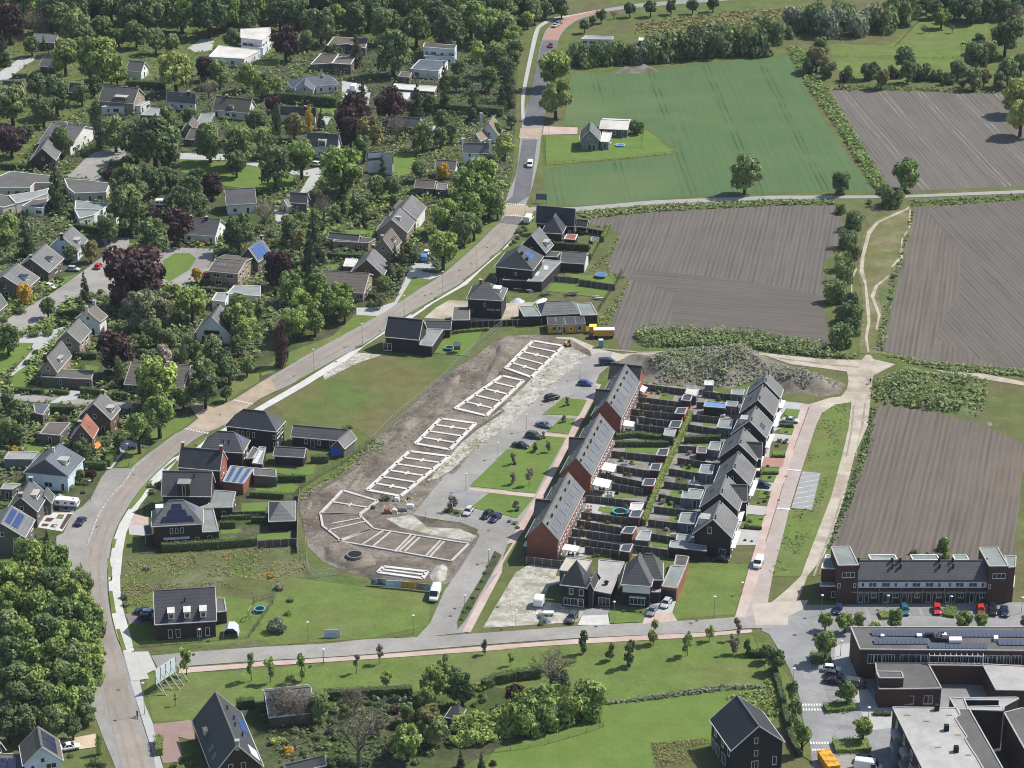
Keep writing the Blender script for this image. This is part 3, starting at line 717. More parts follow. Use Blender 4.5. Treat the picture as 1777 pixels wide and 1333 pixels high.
def trees(s):
    """'A m 530,200,130 g ...': tile letter, then kind x,y,r in tile pixels"""
    tk = None; kd = None
    for t in s.split():
        if t in TILES and t.isupper(): tk = t; continue
        if t[0].isalpha() and ',' not in t: kd = t; continue
        a = [float(x) for x in t.split(',')]; o = TILES[tk]
        tree(kd if len(kd) > 1 else kd+('c' if kd == 'c' else 'r'), (o[0]+a[0]/o[2], o[1]+a[1]/o[2]), a[2]/o[2]*(1.05 if tk in 'ABEF' else 1.06), base=(o[1]+a[3]/o[2]) if len(a) > 3 else None)
def inpoly(x, y, p):
    c = False; j = len(p)-1
    for i in range(len(p)):
        if (p[i][1] > y) != (p[j][1] > y) and x < (p[j][0]-p[i][0])*(y-p[i][1])/(p[j][1]-p[i][1])+p[i][0]: c = not c
        j = i
    return c
def edge_dist(x, y, p):
    best = 1e9; q = Vector((x, y))
    for i in range(len(p)):
        a, b = Vector(p[i-1][:2]), Vector(p[i][:2]); d = b-a; t = max(0, min(1, (q-a).dot(d)/max(d.length_squared, 1e-9))); best = min(best, (a+d*t-q).length)
    return best
def hedge(label, toks, w_, h_, typ='d', desc=None, cat='hedge', name='hedge', size=.17, dens=34, ztop=False, group=None):
    P = [at(p, h_ if ztop else 0) for p in pxs(toks)]; P = [Vector((p.x, p.y, 0)) for p in P]; rng = random.Random(int(P[0].x*100)); V, F, T = [], [], []
    def leaf(p, nn, s):
        nn = (nn+Vector((rng.gauss(0, .5), rng.gauss(0, .5), rng.gauss(0.1, .5)))).normalized(); x = Matrix.Rotation(rng.uniform(0, 6.28), 3, nn) @ nn.orthogonal().normalized(); y = nn.cross(x); k = len(V)
        V.extend([p-x*s-y*s*.4, p+x*s*.2-y*s*.6, p+x*s+y*s*.1, p-x*s*.1+y*s*.7]); F.append((k, k+1, k+2, k+3)); T.append(rng.uniform(.1, .9))
    b = MB()
    for i in range(len(P)-1):
        d = P[i+1]-P[i]; L_ = d.length; d.normalize(); n = Vector((d.y, -d.x, 0))
        b.bar(P[i]+Vector((0, 0, h_*.45)), P[i+1]+Vector((0, 0, h_*.45)), w_*.8, h_*.86)
        for _ in range(int(L_*(2*h_+w_)*dens/3)):
            a = rng.uniform(0, 2*h_+w_); q = P[i]+d*rng.uniform(0, L_); wob = 1+.18*math.sin(q.x*1.3+q.y*.9)+rng.gauss(0, .05)
            if a < h_: leaf(q+n*(w_/2*wob)+Vector((0, 0, a)), n, size)
            elif a < 2*h_: leaf(q-n*(w_/2*wob)+Vector((0, 0, a-h_)), -n, size)
            else: leaf(q+n*(a-2*h_-w_/2)+Vector((0, 0, h_*(.93+.07*wob))), Vector((0, 0, 1)), size)
    n0 = len(b.v); vs = [tuple(v) for v in b.v]+[tuple(v) for v in V]; fs = b.f+[tuple(i+n0 for i in f) for f in F]
    me = bpy.data.meshes.new(name); c = P[0]; me.from_pydata([tuple(Vector(v)-c) for v in vs], [], fs)
    a_ = me.attributes.new('tint', 'FLOAT', 'FACE'); a_.data.foreach_set('value', [.2]*len(b.f)+T); me.materials.append(TM[typ]); me.update()
    o = link(name, me, None, c)
    if label: tag(o, label, cat, group)
    else: pend(o, desc or 'clipped dark green hedge', cat, group or 'garden hedges', (P[len(P)//2]+P[len(P)//2-1])/2)
    return o
def weeds(name, toks, n, h_, typ, zf=None, size=.3, seed=1, clump=.0, av=False):
    """ground cover that nobody could count: one object"""
    P = [p.xy for p in poly3(toks)]; xs = [p.x for p in P]; ys = [p.y for p in P]; rng = random.Random(seed); V, F, T = [], [], []; k0 = 0
    while len(F) < n and k0 < n*30:
        k0 += 1; x, y = rng.uniform(min(xs), max(xs)), rng.uniform(min(ys), max(ys))
        if not inpoly(x, y, P): continue
        if clump and mnoise.noise(Vector((x*.12, y*.12, seed))) < clump-.5*rng.random(): continue
        if av and any(a[0]-1 < x < a[1]+1 and a[2]-1 < y < a[3]+1 and inpoly(x, y, a[4]) for a in AVOID): continue
        z = zf(x, y) if zf else 0; hh = h_*rng.uniform(.3, 1); tn = rng.uniform(.1, .9)
        for _ in range(3):
            p = Vector((x+rng.gauss(0, size*.7), y+rng.gauss(0, size*.7), z+hh*rng.uniform(.2, 1))); nn = Vector((rng.gauss(0, .45), rng.gauss(0, .45), 1)).normalized()
            X = Matrix.Rotation(rng.uniform(0, 6.28), 3, nn) @ nn.orthogonal().normalized(); Y = nn.cross(X); s = size*rng.uniform(.6, 1.3); k = len(V)
            V += [p-X*s-Y*s*.4, p+X*s*.2-Y*s*.6, p+X*s+Y*s*.1, p-X*s*.1+Y*s*.7]; F.append((k, k+1, k+2, k+3)); T.append(min(1, max(0, tn+rng.gauss(0, .15))))
    me = bpy.data.meshes.new(name); me.from_pydata([tuple(v) for v in V], [], F); a_ = me.attributes.new('tint', 'FLOAT', 'FACE'); a_.data.foreach_set('value', T)
    me.materials.append(TM[typ]); me.update(); o = link(name, me); o['kind'] = 'stuff'; return o
def mound(name, toks, H, wd, mat, step=1.0, rough=.35, seed=0, freq=.09, kind='structure'):
    """heap of soil over a ground outline; returns the object and its height function"""
    P = [p.xy for p in poly3(toks)]; xs = [p.x for p in P]; ys = [p.y for p in P]
    def zf(x, y):
        if not inpoly(x, y, P): return 0
        e = min(1, edge_dist(x, y, P)/wd); e = e*e*(3-2*e)
        n_ = .62+.55*mnoise.noise(Vector((x*freq, y*freq, seed)))+.18*mnoise.noise(Vector((x*freq*4, y*freq*4, seed+3)))
        return max(0, H*e*n_+e*rough*(mnoise.noise(Vector((x*.9, y*.9, seed)))+.5*mnoise.noise(Vector((x*2.1, y*2.1, seed)))))
    nx, ny = int((max(xs)-min(xs))/step)+3, int((max(ys)-min(ys))/step)+3; x0, y0 = min(xs)-step, min(ys)-step
    b = MB(); idx = {}
    def vid(i, j):
        if (i, j) not in idx: x, y = x0+i*step, y0+j*step; idx[i, j] = len(b.v); b.v.append((x, y, zf(x, y)+.0-(.15 if not inpoly(x, y, P) else 0)))
        return idx[i, j]
    for i in range(nx):
        for j in range(ny):
            cs = [(i, j), (i+1, j), (i+1, j+1), (i, j+1)]
            if any(inpoly(x0+a*step, y0+c*step, P) for a, c in cs): b.f.append(tuple(vid(*c) for c in cs))
    o = b.build(name, mat, None, True)
    if kind: o['kind'] = kind
    return o, zf
# ================= THE GROUND
def ang(a, b): p, q = at(a), at(b); return math.degrees(math.atan2(q.y-p.y, q.x-p.x))
G_grass = mk('grass', (.118, .160, .046), (.146, .176, .058), .06, (.155, .148, .070), .02, rough=.95, spec=.1, detail=8, grain=.28)
G_lawn = mk('lawn', (.136, .204, .048), (.162, .218, .060), .25, (.170, .196, .066), .045, rough=.95, spec=.1, detail=8, grain=.24)
G_lawn2 = mk('mown_lawn', (.122, .198, .044), (.142, .210, .052), .12, (.145, .200, .052), .03, rough=.95, spec=.1, detail=8, grain=.16, stripe=((.12, .99, 0), 2.4, (.138, .214, .050), .5))
G_meadow = mk('meadow', (.142, .152, .056), (.178, .158, .072), .11, (.118, .165, .047), .05, rough=.95, spec=.1, detail=9, grain=.22)
G_rough = mk('rough_grass', (.136, .178, .058), (.225, .205, .135), .16, (.112, .165, .045), .06, rough=.95, spec=.1, detail=9, grain=.35, gs=.8)
G_garden = mk('garden_soil', (.075, .098, .036), (.155, .138, .105), .2, (.095, .138, .038), .07, rough=.95, spec=.1, detail=8, grain=.4, gs=.9)
G_soil = mk('site_soil', (.232, .198, .162), (.315, .278, .232), .22, (.150, .125, .100), .08, rough=.95, spec=.1, detail=10, bump=.8, grain=.38, gs=.8)
G_sand = mk('sand_track', (.44, .385, .305), (.52, .47, .40), .3, (.34, .29, .22), .12, rough=.95, spec=.1, detail=9, grain=.14)
G_gravel = mk('white_rubble', (.46, .44, .40), (.33, .31, .27), .6, (.24, .24, .17), .25, rough=.95, spec=.1, detail=9, lo=.42, hi=.58)
G_road = mk('brick_road', (.295, .260, .225), (.325, .29, .252), .25, (.26, .232, .205), .05, rough=.9, spec=.2, detail=8, grain=.12)
G_edge = mk('road_edge', (.235, .228, .215), (.27, .262, .25), .3, rough=.9, spec=.2)
G_plat = mk('yellow_brick', (.40, .32, .235), (.44, .365, .28), .2, (.34, .27, .20), .09, rough=.9, spec=.2, grain=.14)
G_red = mk('red_brick_road', (.33, .185, .145), (.37, .22, .175), .2, rough=.9, spec=.2)
G_asph = mk('asphalt', (.12, .122, .13), (.145, .147, .155), .2, (.17, .165, .165), .04, rough=.9, spec=.2, grain=.14)
G_street = mk('grey_paving', (.305, .292, .268), (.345, .33, .305), .25, (.265, .254, .235), .06, rough=.9, spec=.2, detail=7, grain=.14)
G_lot = mk('lot_paving', (.275, .275, .272), (.315, .315, .312), .3, (.24, .24, .238), .08, rough=.9, spec=.2, detail=7, grain=.14)
G_bay = mk('bay_paving', (.20, .20, .20), (.235, .235, .235), .6, rough=.9, spec=.2)
G_pave = mk('pale_slabs', (.60, .59, .565), (.53, .52, .50), .35, rough=.9, spec=.2, detail=6, grain=.14)
G_pave2 = mk('grey_slabs', (.41, .41, .395), (.36, .36, .35), .4, rough=.9, spec=.2)
G_pink = mk('pink_brick', (.44, .335, .285), (.40, .30, .255), .4, (.47, .39, .35), .15, rough=.9, spec=.2)
G_pink2 = mk('pink_grey_brick', (.385, .325, .295), (.43, .37, .34), .3, rough=.9, spec=.2, grain=.14)
G_terr = mk('terrace_tiles', (.20, .185, .165), (.28, .265, .24), .5, (.13, .12, .11), .2, rough=.9, spec=.2)
G_line = plain('white_marking', (.66, .66, .64), .8)
G_dark = plain('gutter', (.11, .105, .10), .9)
g0 = MB().quad((-2600, -200, 0), (2600, -200, 0), (2600, 5200, 0), (-2600, 5200, 0)).build('ground', G_grass); g0['kind'] = 'structure'
# fields
F1 = field_mat('crop_field', ang('D40,780','D190,1090'), (.094, .152, .060), (.120, .172, .074), 2.6, 22, c3=(.128, .172, .076), amp=.28, dark=(.066, .124, .060), tl=(.034, .062, .028))
F2 = field_mat('ploughed_north', ang('D700,760','D1100,1230'), (0.134, 0.121, 0.107), (0.206, 0.188, 0.168), 1.45, 14, amp=.62)
F3 = field_mat('ploughed_middle', ang('G900,250','G790,540'), (0.13, 0.116, 0.101), (0.198, 0.177, 0.155), 1.45, 0, amp=.62)
F3h = field_mat('ploughed_headland', ang('G950,640','G1700,700'), (0.124, 0.11, 0.096), (0.182, 0.162, 0.141), 1.45, 0, amp=.62)
F4 = field_mat('ploughed_east', ang('H1000,250','H880,900'), (0.134, 0.117, 0.101), (0.202, 0.178, 0.154), 1.45, 0, amp=.62, c3=(0.163, 0.138, 0.116))
F4b = field_mat('ploughed_east_slant', ang('H1250,250','H1700,700'), (0.128, 0.114, 0.099), (0.19, 0.17, 0.148), 1.45, 0, amp=.62)
F5 = field_mat('ploughed_south', ang('L1020,450','L880,1000'), (0.138, 0.117, 0.099), (0.202, 0.174, 0.146), 1.45, 0, amp=.62, c3=(0.202, 0.159, 0.116))
sheet('crop_field', 'C440,500 700,495 900,500 1050,470 1300,440 1764,385 D20,385 160,380 230,470 300,640 420,850 560,1060 740,1285 740,1300 0,1312 G1300,35 1000,72 470,108 250,98 C260,1150 1140,1050 1160,1020 940,870 480,860 380,850 430,600', .02, F1)
sheet('ploughed_field', 'D440,615 1000,622 1640,640 2300,640 2600,1240 1764,1265 1000,1300 850,1290 600,900', .02, F2)
sheet('ploughed_field', 'G560,200 1000,150 1764,110 H0,105 480,105 540,250 480,400 400,500 400,750 430,1050 0,990 G1764,985 1300,960 900,945 870,950 880,1040 780,1100 700,920 830,610 670,540 770,300 560,230', .02, F3)
sheet('field_headland', 'G830,600 860,540 1300,580 1764,640 H0,640 400,720 400,800 430,1050 0,990 G1764,985 1300,960 1120,950 1130,700', .035, F3h)
sheet('ploughed_field', 'H1020,120 1764,70 2500,40 2500,1260 1764,1225 1100,1160 800,1090', .02, F4)
sheet('field_headland', 'H1090,130 1764,75 2500,45 2500,1250 1764,1220 1500,1160 1150,1000 1330,700 1330,420', .035, F4b)
sheet('ploughed_field', 'L765,170 1100,200 1500,310 1764,440 1800,560 1750,640 1700,1190 1650,1260 460,1200 450,1140', .02, F5)
sheet('meadow', '470,700 520,672 600,632 640,616 700,620 800,626 770,660 700,720 650,765 620,745 560,742 500,728', .02, G_meadow)
sheet('rough_ground', '210,975 330,955 515,945 540,985 600,1000 640,1010 500,1040 480,1060 470,1010 390,1000 380,1020 265,1024 215,1040', .02, G_rough)
sheet('lawn', '250,1170 311,1168 450,1163 700,1135 880,1118 1033,1108 1290,1094 1310,1105 1340,1200 1280,1250 1180,1200 1050,1222 840,1190 720,1200 560,1195 420,1222 340,1250 265,1252', .02, G_lawn)
sheet('lawn', '830,1345 860,1300 1000,1262 1045,1222 1180,1205 1265,1195 1250,1240 1235,1290 1130,1290 1140,1345', .03, G_lawn2)
sheet('rough_ground', '212,980 216,1040 265,1028 400,1035 485,1050 460,1110 380,1120 270,1118 230,1122 222,1085', .03, G_lawn)
sheet('lawn', '490,1000 640,1020 745,1030 745,1085 640,1108 470,1120 440,1095 470,1060', .03, G_lawn)
sheet('farm_lawn', 'C250,920 480,920 720,940 930,900 950,880 1140,1045 265,1125', .03, G_lawn2)
sheet('track_verge', 'L390,230 480,170 580,165 570,330 530,500 450,800 330,1110 240,1333 -20,1333 100,1130 170,880 320,882 380,632 250,620 350,310', .03, G_lawn)
sheet('lawn', '1195,975 1300,980 1275,1066 1165,1075', .03, G_lawn)
sheet('paddock', 'D450,300 850,310 1050,150 1530,150 1500,330 1330,330 1340,420 1300,560 600,560 500,480 450,380', .02, G_lawn)
sheet('north_meadow', 'C870,150 1764,60 D0,40 300,20 300,70 100,110 0,180 C1764,240 1300,190 1100,190 900,260 870,250', .02, G_meadow)
sheet('path_meadow', 'H690,110 960,110 1010,130 800,1090 750,1120 640,1110 690,700 640,560 690,300', .03, G_rough)
sheet('garden_ground', '0,330 60,250 300,150 560,60 760,120 900,100 890,300 870,390 800,440 680,520 540,610 440,670 400,690 320,730 230,800 150,900 110,950 0,950', .015, G_garden)
sheet('garden_ground', '1110,662 1215,670 1300,700 1290,860 1215,965 1100,965 1050,960 970,980 985,930 1020,850 1060,740', .03, G_terr)
sheet('garden_ground', 'j0,720 1630,640 1660,0 900,-200 i1300,1300 1030,1250 300,1180 j60,160', .03, G_garden)
sheet('garden_ground', 'N-100,860 130,800 460,850 700,810 1060,790 1500,900 1560,750 1764,720 O60,690 250,720 600,830 590,980 300,1090 0,1180 N1500,1280 1300,1400 -100,1400', .015, G_garden)
# west road with its edges
lE = spline(pxs('212,1360 204,1333 184,1248 173,1194 160,1120 150,1050 146,993 139,974 144,953 153,928 168,890 189,859 212,836 227,813 250,793 275,775 303,754 321,744 350,722 377,708 408,693 450,665 486,644 542,611 593,583 631,562 675,537 710,511 749,489 772,473 802,447 830,422 853,399 869,383 876,353 884,330 896,300 901,255 905,222 912,191 924,153 932,107 940,71 949,51 967,36 990,27 1013,22 1058,14 1110,6 1160,2 1250,-5 1400,-16'))
rE = spline(pxs('277,1360 270,1327 245,1248 230,1192 214,1136 201,1103 192,1067 187,1031 186,993 188,979 194,940 205,910 221,882 242,851 270,821 306,788 339,762 365,749 388,738 450,693 499,670 542,648 583,623 629,599 670,571 710,544 756,517 797,493 825,470 853,447 874,427 890,409 900,390 907,381 913,355 922,330 934,280 939,242 944,212 949,180 954,140 964,89 973,61 990,43 1013,31 1058,20 1110,13 1173,8 1263,1 1400,-9'))
sheet('west_road', lE+rE[::-1], .06, G_edge)
def shrink(a, b, t): return [(p[0]+(q[0]-p[0])*t, p[1]+(q[1]-p[1])*t) for p, q in zip(a, b)]
nE = min(len(lE), len(rE))
def resample(P, n):
    Ls = [0]
    for i in range(1, len(P)): Ls.append(Ls[-1]+math.dist(P[i], P[i-1]))
    out = []
    j = 0
    for k in range(n):
        t = Ls[-1]*k/(n-1)
        while j < len(P)-2 and Ls[j+1] < t: j += 1
        f = (t-Ls[j])/max(1e-6, Ls[j+1]-Ls[j]); out.append((P[j][0]+(P[j+1][0]-P[j][0])*f, P[j][1]+(P[j+1][1]-P[j][1])*f))
    return out
lR, rR = resample(lE, 260), resample(rE, 260)
a_, b_ = shrink(lR, rR, .12), shrink(lR, rR, .86)
sheet('west_road_paving', [p for p in a_ if p[1] > 385]+[p for p in b_ if p[1] > 378][::-1], .08, G_road)
sheet('raised_junction', '321,744 345,728 334,712 330,706 340,700 372,708 408,693 450,665 470,655 478,679 450,693 388,738 365,749', .10, G_plat)
sheet('raised_junction', 'G-5,170 -20,100 128,100 160,130 185,150 100,190', .10, G_plat)
sheet('raised_junction', 'C90,872 238,868 225,945 80,940', .10, G_plat)
sheet('asphalt_patch', 'n385,175 585,185 545,275 315,250', .10, G_asph)
sheet('asphalt_road', 'C105,950 205,950 155,1333 G60,95 -25,95 C40,1333', .10, G_asph)
sheet('asphalt_road', 'C240,275 345,275 300,480 250,850 110,850 165,600', .09, G_asph)
sheet('red_road', 'C245,270 345,270 370,210 430,160 510,110 700,72 640,62 520,92 420,115 330,150 275,210', .09, G_red)
for s in ('M330,1180', ): pass
def cross_line(s, z=.13, w_=.25): pass
for t, n in (('i640,440 985,510', 9), ('i1320,40 1600,100', 8), ('n400,30 620,45', 9), ('n370,165 600,180', 9), ('C82,942 222,944', 9), ('P250,905 385,905', 7), ('P255,938 390,938', 7), ('P305,1165 440,1165', 7), ('P318,1212 440,1212', 7)):
    a, b = poly3(t); d = (b-a); u = d.normalized(); v = Vector((-u.y, u.x, 0)); m = MB()
    for k in range(n): c = a+d*((k+.5)/n); zz = .13 if t[0] == 'P' else .20; m.box(-.17, .17, -.42, .42, zz, zz+.005, Matrix.Translation(Vector((c.x, c.y, 0))) @ Matrix.Rotation(math.atan2(u.y, u.x), 4, 'Z'))
    m.build('road_markings', G_line)['kind'] = 'structure'
# pavement along the east side of the road, verges, service street
sheet('pavement', '233,1129 222,1087 214,1059 209,1026 208,993 209,1000 213,958 219,925 230,897 245,874 265,849 283,828 306,801 335,780 300,795 270,823 244,851 224,882 207,910 196,940 190,979 188,993 189,1031 194,1067 203,1103 216,1136', .09, G_pave)
sheet('pavement', '331,785 365,756 394,741 440,711 519,665 603,613 629,602 667,575 710,547 756,521 797,496 825,474 853,450 874,431 892,412 905,396 900,410 861,446 838,466 810,494 754,525 716,552 667,579 634,600 603,625 527,672 455,713 400,747 345,785', .09, G_pave)
for t in ('I1040,680 1000,690 930,780 870,870 890,880 960,800', 'I1200,530 1110,600 1125,610 1200,550', 'I1400,385 1320,435 1340,445 1400,400', 'M765,25 740,0 732,-90 745,-95 762,-10 762,60 735,65', 'M738,130 765,130 790,278 760,282', 'M790,388 815,388 860,530 830,535',
          'I765,1080 795,1080 780,1140 758,1145', 'I735,1268 765,1268 760,1340 730,1340', 'F300,1290 640,1105 640,1112 270,1320', 'F760,1045 690,1065 695,1075 760,1052', 'F1160,790 1070,845 1080,850 1160,800', 'F1385,645 1225,735 1245,742 1390,655', 'F1535,530 1420,610 1440,612 1530,545', 'F1690,400 1600,460 1615,465 1700,410'):
    sheet('grass_verge', t, .11, G_lawn)
sheet('service_street', 'I890,600 740,598 690,660 620,800 560,860 500,900 430,1040 385,1060 375,1180 300,1333 M600,900 640,960 690,1100 790,1340 830,1345 760,1100 680,800 I545,1320 545,1230 565,1150 600,1050 660,900 740,780 830,690', .055, G_street)
sheet('south_pavement', 'M885,740 950,735 985,900 1040,1030 1070,1200 1110,1333 1060,1340 1045,1250 960,980 900,780', .07, G_pave2)
sheet('brick_drive', 'M1035,1035 1300,1005 1330,1150 1210,1120 1240,1220 1230,1290 1110,1300 1070,1190', .06, mk('dark_pink_brick', (.24, .165, .145), (.28, .20, .175), .4))
# south street, its foot path
sheet('south_street', spline(pxs('262,1138 331,1132 450,1123 567,1117 631,1110 723,1106 890,1095 1007,1086 1109,1081 1211,1076 1290,1070 1345,1066'))+spline(pxs('1345,1090 1293,1091 1211,1098 1033,1106 890,1115 695,1131 593,1139 450,1147 311,1157 274,1160')), .07, G_street)
sheet('foot_path', spline(pxs('M1220,652 1700,620 N0,613 600,578 1000,550 1764,489 O0,494 600,448 1300,414 1660,390'))+spline(pxs('O1670,410 1300,442 600,482 0,519 N1764,522 1000,578 600,605 0,645 M1700,650 1215,690')), .085, G_pink)
sheet('concrete_slabs', 'M838,545 1010,540 1065,660 1000,690 1015,725 890,742', .10, mk('big_slabs', (.44, .435, .41), (.39, .385, .36), .5, stripe=((.94, .34, 0), 3.0, (.2, .2, .19), .03)))
# middle street with parking bays
sheet('middle_street', '723,1107 746,1082 771,1026 797,989 822,950 832,932 828,918 800,907 746,900 717,893 728,879 771,826 822,780 890,734 924,700 954,670 987,644 1012,624 1035,612 1062,612 1060,632 1040,650 1034,665 1019,693 982,762 957,815 928,864 905,905 880,946 863,995 833,1039 806,1098', .06, G_street)
sheet('brick_path', 'N1420,405 1540,180 1660,10 J1620,1333 1764,1105 K0,1115 100,955 190,800 300,610 400,400 540,130 600,20 640,30 590,130 490,320 410,470 250,790 120,1010 40,1130 -30,1250 N1690,0 1475,412', .075, G_pink)
sheet('brick_path', 'J1450,733 1764,753 K0,755 195,773 185,798 0,779 J1600,765 1480,748', .095, G_pink)
sheet('brick_path', 'K238,358 412,374 405,392 232,377', .095, G_pink)
for t in ('K385,118 545,135 490,240 240,232', 'K370,255 465,262 420,368 268,350', 'J1470,720 K0,470 150,455 245,377 400,392 193,771 0,753 J1700,745', 'J1600,767 K0,781 184,799 70,935 0,930 J1764,930 1480,865'):
    sheet('grass_patch', t, .11, G_lawn2)
for t in ('J1300,870 1350,770 1440,735 1570,757 1485,868', 'J1400,930 1500,872 1764,942 1750,1000', 'K225,380 100,390 20,460 150,462 230,390', 'K360,252 300,330 190,318 240,236', 'K545,35 620,40 560,130 420,110 480,60'):
    sheet('parking_bay', t, .075, G_lot)
sheet('planting_bed', 'N1390,390 1385,340 1420,250 1560,20 J1640,1160 1690,1190 N1610,30 1440,330', .10, G_garden)
sheet('planting_bed', 'J1300,870 1420,885 1400,930 1290,905', .12, G_garden)
sheet('dirt_lot', 'O0,100 60,0 K180,1240 350,1270 330,1333 O480,40 280,100 250,200 540,240 480,340 0,370 N1560,380', .05, G_gravel)
# east street
sheet('east_street', '1275,1072 1298,991 1327,895 1342,838 1361,792 1375,752 1388,708 1392,700 1420,703 1427,716 1416,739 1391,816 1370,884 1354,948 1342,992 1328,1070', .065, G_pink2)
sheet('brick_path', 'O1550,307 1640,0 L0,915 60,700 135,520 190,360 245,190 265,165 300,170 220,420 130,700 40,980 O1720,0 1620,310', .08, G_pink)
for t in ('L300,180 302,190 200,470 196,470', 'L128,700 132,700 10,1100 5,1100'): sheet('gutter_line', t, .10, G_dark)
sheet('parking_bay', 'L255,620 380,632 320,882 180,870', .085, mk('striped_bay', (.29, .29, .285), (.26, .26, .255), .5, stripe=((-.35, .94, 0), 2.45, (.62, .62, .60), .10)))
for t in ('L160,606 250,612 248,619 158,612', 'L85,868 175,874 172,883 82,876'): sheet('road_markings', t, .12, G_line)
# sandy tracks
sheet('sand_track', 'P-20,260 230,190 L290,1333 400,1200 445,1090 540,800 615,500 700,310 720,130 730,20 H740,1260 800,1230 890,1185 740,1150 720,1120 690,1120 660,1155 400,1150 50,1115 -100,1095 G1300,1088 1000,1098 780,1115 640,1085 560,1050 440,1000 330,1000 340,1010 440,1020 560,1090 580,1130 700,1180 760,1160 860,1120 1100,1140 1300,1115 H0,1125 180,1185 400,1212 560,1235 L570,0 560,60 520,110 440,120 300,165 390,225 480,165 590,150 570,330 530,500 450,800 330,1110 245,1333 P150,120', .045, G_sand)
sheet('sand_track', 'H1140,1222 1500,1250 1764,1305 1900,1320 1900,1350 1764,1330 1450,1280 1290,1250', .05, G_sand)
for t in ('H985,110 960,125 850,175 760,215 700,280 655,450 645,560 680,640 690,800 700,900 680,1000 700,1100 712,1100 700,1000 720,900 712,780 690,620 672,540 680,450 720,300 775,225 860,185 980,130', 'H985,130 980,250 930,340 920,450 860,520 870,525 940,460 940,345 990,250 996,130', 'H840,580 750,650 720,720 770,850 755,950 765,950 790,850 745,730 770,655 850,590', 'H622,530 585,600 588,700 596,700 597,605 630,540'):
    sheet('foot_track', t, .06, G_sand)
sheet('lane', 'H1764,0 2400,-30 2400,-5 1764,22 900,54 0,62 G1764,66 1000,97 470,146 150,140 160,115 470,116 1000,70 1764,40 H0,38 900,36', .05, mk('lane_asphalt', (.31, .30, .285), (.27, .26, .25), .3))
sheet('brick_path', 'C250,860 480,868 478,912 240,918', .06, G_pink)
sheet('cycle_path', spline(pxs('C100,860 95,700 105,600 140,420 185,220 230,160 320,120 450,100 600,70'))+spline(pxs('C600,82 450,112 340,130 240,180 212,230 165,430 130,600 118,700 120,860')), .07, G_pave2)
# building site soil
sheet('site_soil', '868,585 930,580 985,588 1012,598 1030,622 1005,632 955,672 890,735 822,782 770,828 728,878 717,893 746,903 790,908 826,924 833,935 800,985 788,1008 770,1015 745,1010 650,1012 640,1002 595,992 560,975 535,950 525,915 520,880 530,855 560,838 590,828 640,775 680,740 760,660 830,615', .04, G_soil)
sheet('rubble_strip', '985,600 1030,622 1005,632 955,672 890,735 850,762 800,800 780,818 760,830 742,835 800,770 840,735 880,700 930,650', .055, G_gravel)
sheet('rubble_strip', 'J1080,915 1180,1000 1400,1010 1520,1060 1480,1100 1200,1050 1000,1000 900,940', .055, G_gravel)
sheet('plot_sand', 'F1160,870 1240,800 1330,750 1700,760 G0,770 200,760 80,860 0,880 F1560,890', .04, G_sand)
sheet('rubble_strip', 'F470,1250 700,1105 880,1120 700,1180 560,1250 480,1290', .05, G_gravel)
# south east car park
sheet('car_park', 'P0,215 380,225 1764,205 2400,200 2400,1700 330,1700 325,1333 310,1180 245,950 240,860 170,660 90,520 30,420 -20,400', .055, G_lot)
sheet('sand_patch', 'P-90,215 150,200 300,190 250,260 160,300 160,360 -60,360', .075, mk('pale_sand', (.46, .40, .33), (.36, .33, .29), .3, detail=8))
for a in ('540,240 600,240 630,290 570,290', '615,240 670,240 695,290 640,290', '700,240 755,240 765,292 722,292', '985,245 1045,245 1065,295 1005,295', '1070,245 1125,245 1142,295 1090,295', '1150,250 1200,250 1210,300 1160,300', '1300,250 1350,250 1370,300 1320,300', '1375,250 1425,250 1440,300 1390,300', '410,245 470,245 475,285 412,285',
          '410,780 500,780 510,808 415,808', '420,815 505,815 520,845 425,845', '430,850 520,850 530,875 435,875', '495,1040 515,1040 525,1068 503,1068', '520,1040 540,1040 550,1068 528,1068', '548,1040 566,1040 576,1068 555,1068', '572,1040 590,1040 598,1068 580,1068'):
    sheet('parking_bay', 'P'+a, .075, G_bay)
sheet('paved_forecourt', 'P430,1230 740,1240 760,1340 480,1340', .07, G_street)  # laid in the grey street paving, a little paler than the lot
sheet('forecourt', 'P480,500 580,480 600,640 640,720 740,860 770,915 870,915 870,1060 700,1080 640,900 540,760 470,640', .065, G_pave2)
sheet('lot_verge', 'O1680,420 1780,600 P10,500 60,560 150,700 235,860 250,950 240,960 310,1190 320,1290 240,1240 180,1140 130,960 60,800 20,700 -30,560', .09, G_lawn)
# west residential streets
sheet('residential_street', 'E-40,930 0,905 370,690 560,555 740,420 690,330 880,320 880,400 1200,390 1450,400 1445,520 1380,600 1230,665 1130,640 800,720 650,710 620,690 430,770 330,890 160,960 0,985 -40,1000', .05, G_street)
sheet('roundel_lawn', 'E1110,480 1190,430 1290,430 1335,465 1290,540 1150,625 1110,600', .09, G_lawn2)
sheet('residential_street', 'A0,490 140,395 250,400 180,440 60,540 0,545', .05, G_pave2)
sheet('residential_street', 'A1275,330 1370,265 1460,270 1440,340 1340,360', .05, G_pave2)
sheet('residential_street', 'A420,1200 480,1180 570,1090 640,1040 850,1000 860,1070 760,1100 660,1170 720,1240 600,1220', .05, G_street)
sheet('residential_street', 'A1220,1040 1540,1050 1764,1110 B100,1110 300,1170 440,1140 470,1170 400,1290 330,1333 300,1333 380,1200 280,1190 B50,1140 A1530,1090 1220,1085', .05, G_pave2)
sheet('lawn', 'A1220,1090 1530,1100 1764,1140 B60,1150 290,1200 250,1280 0,1290 A1500,1260 1230,1170', .04, G_lawn2)
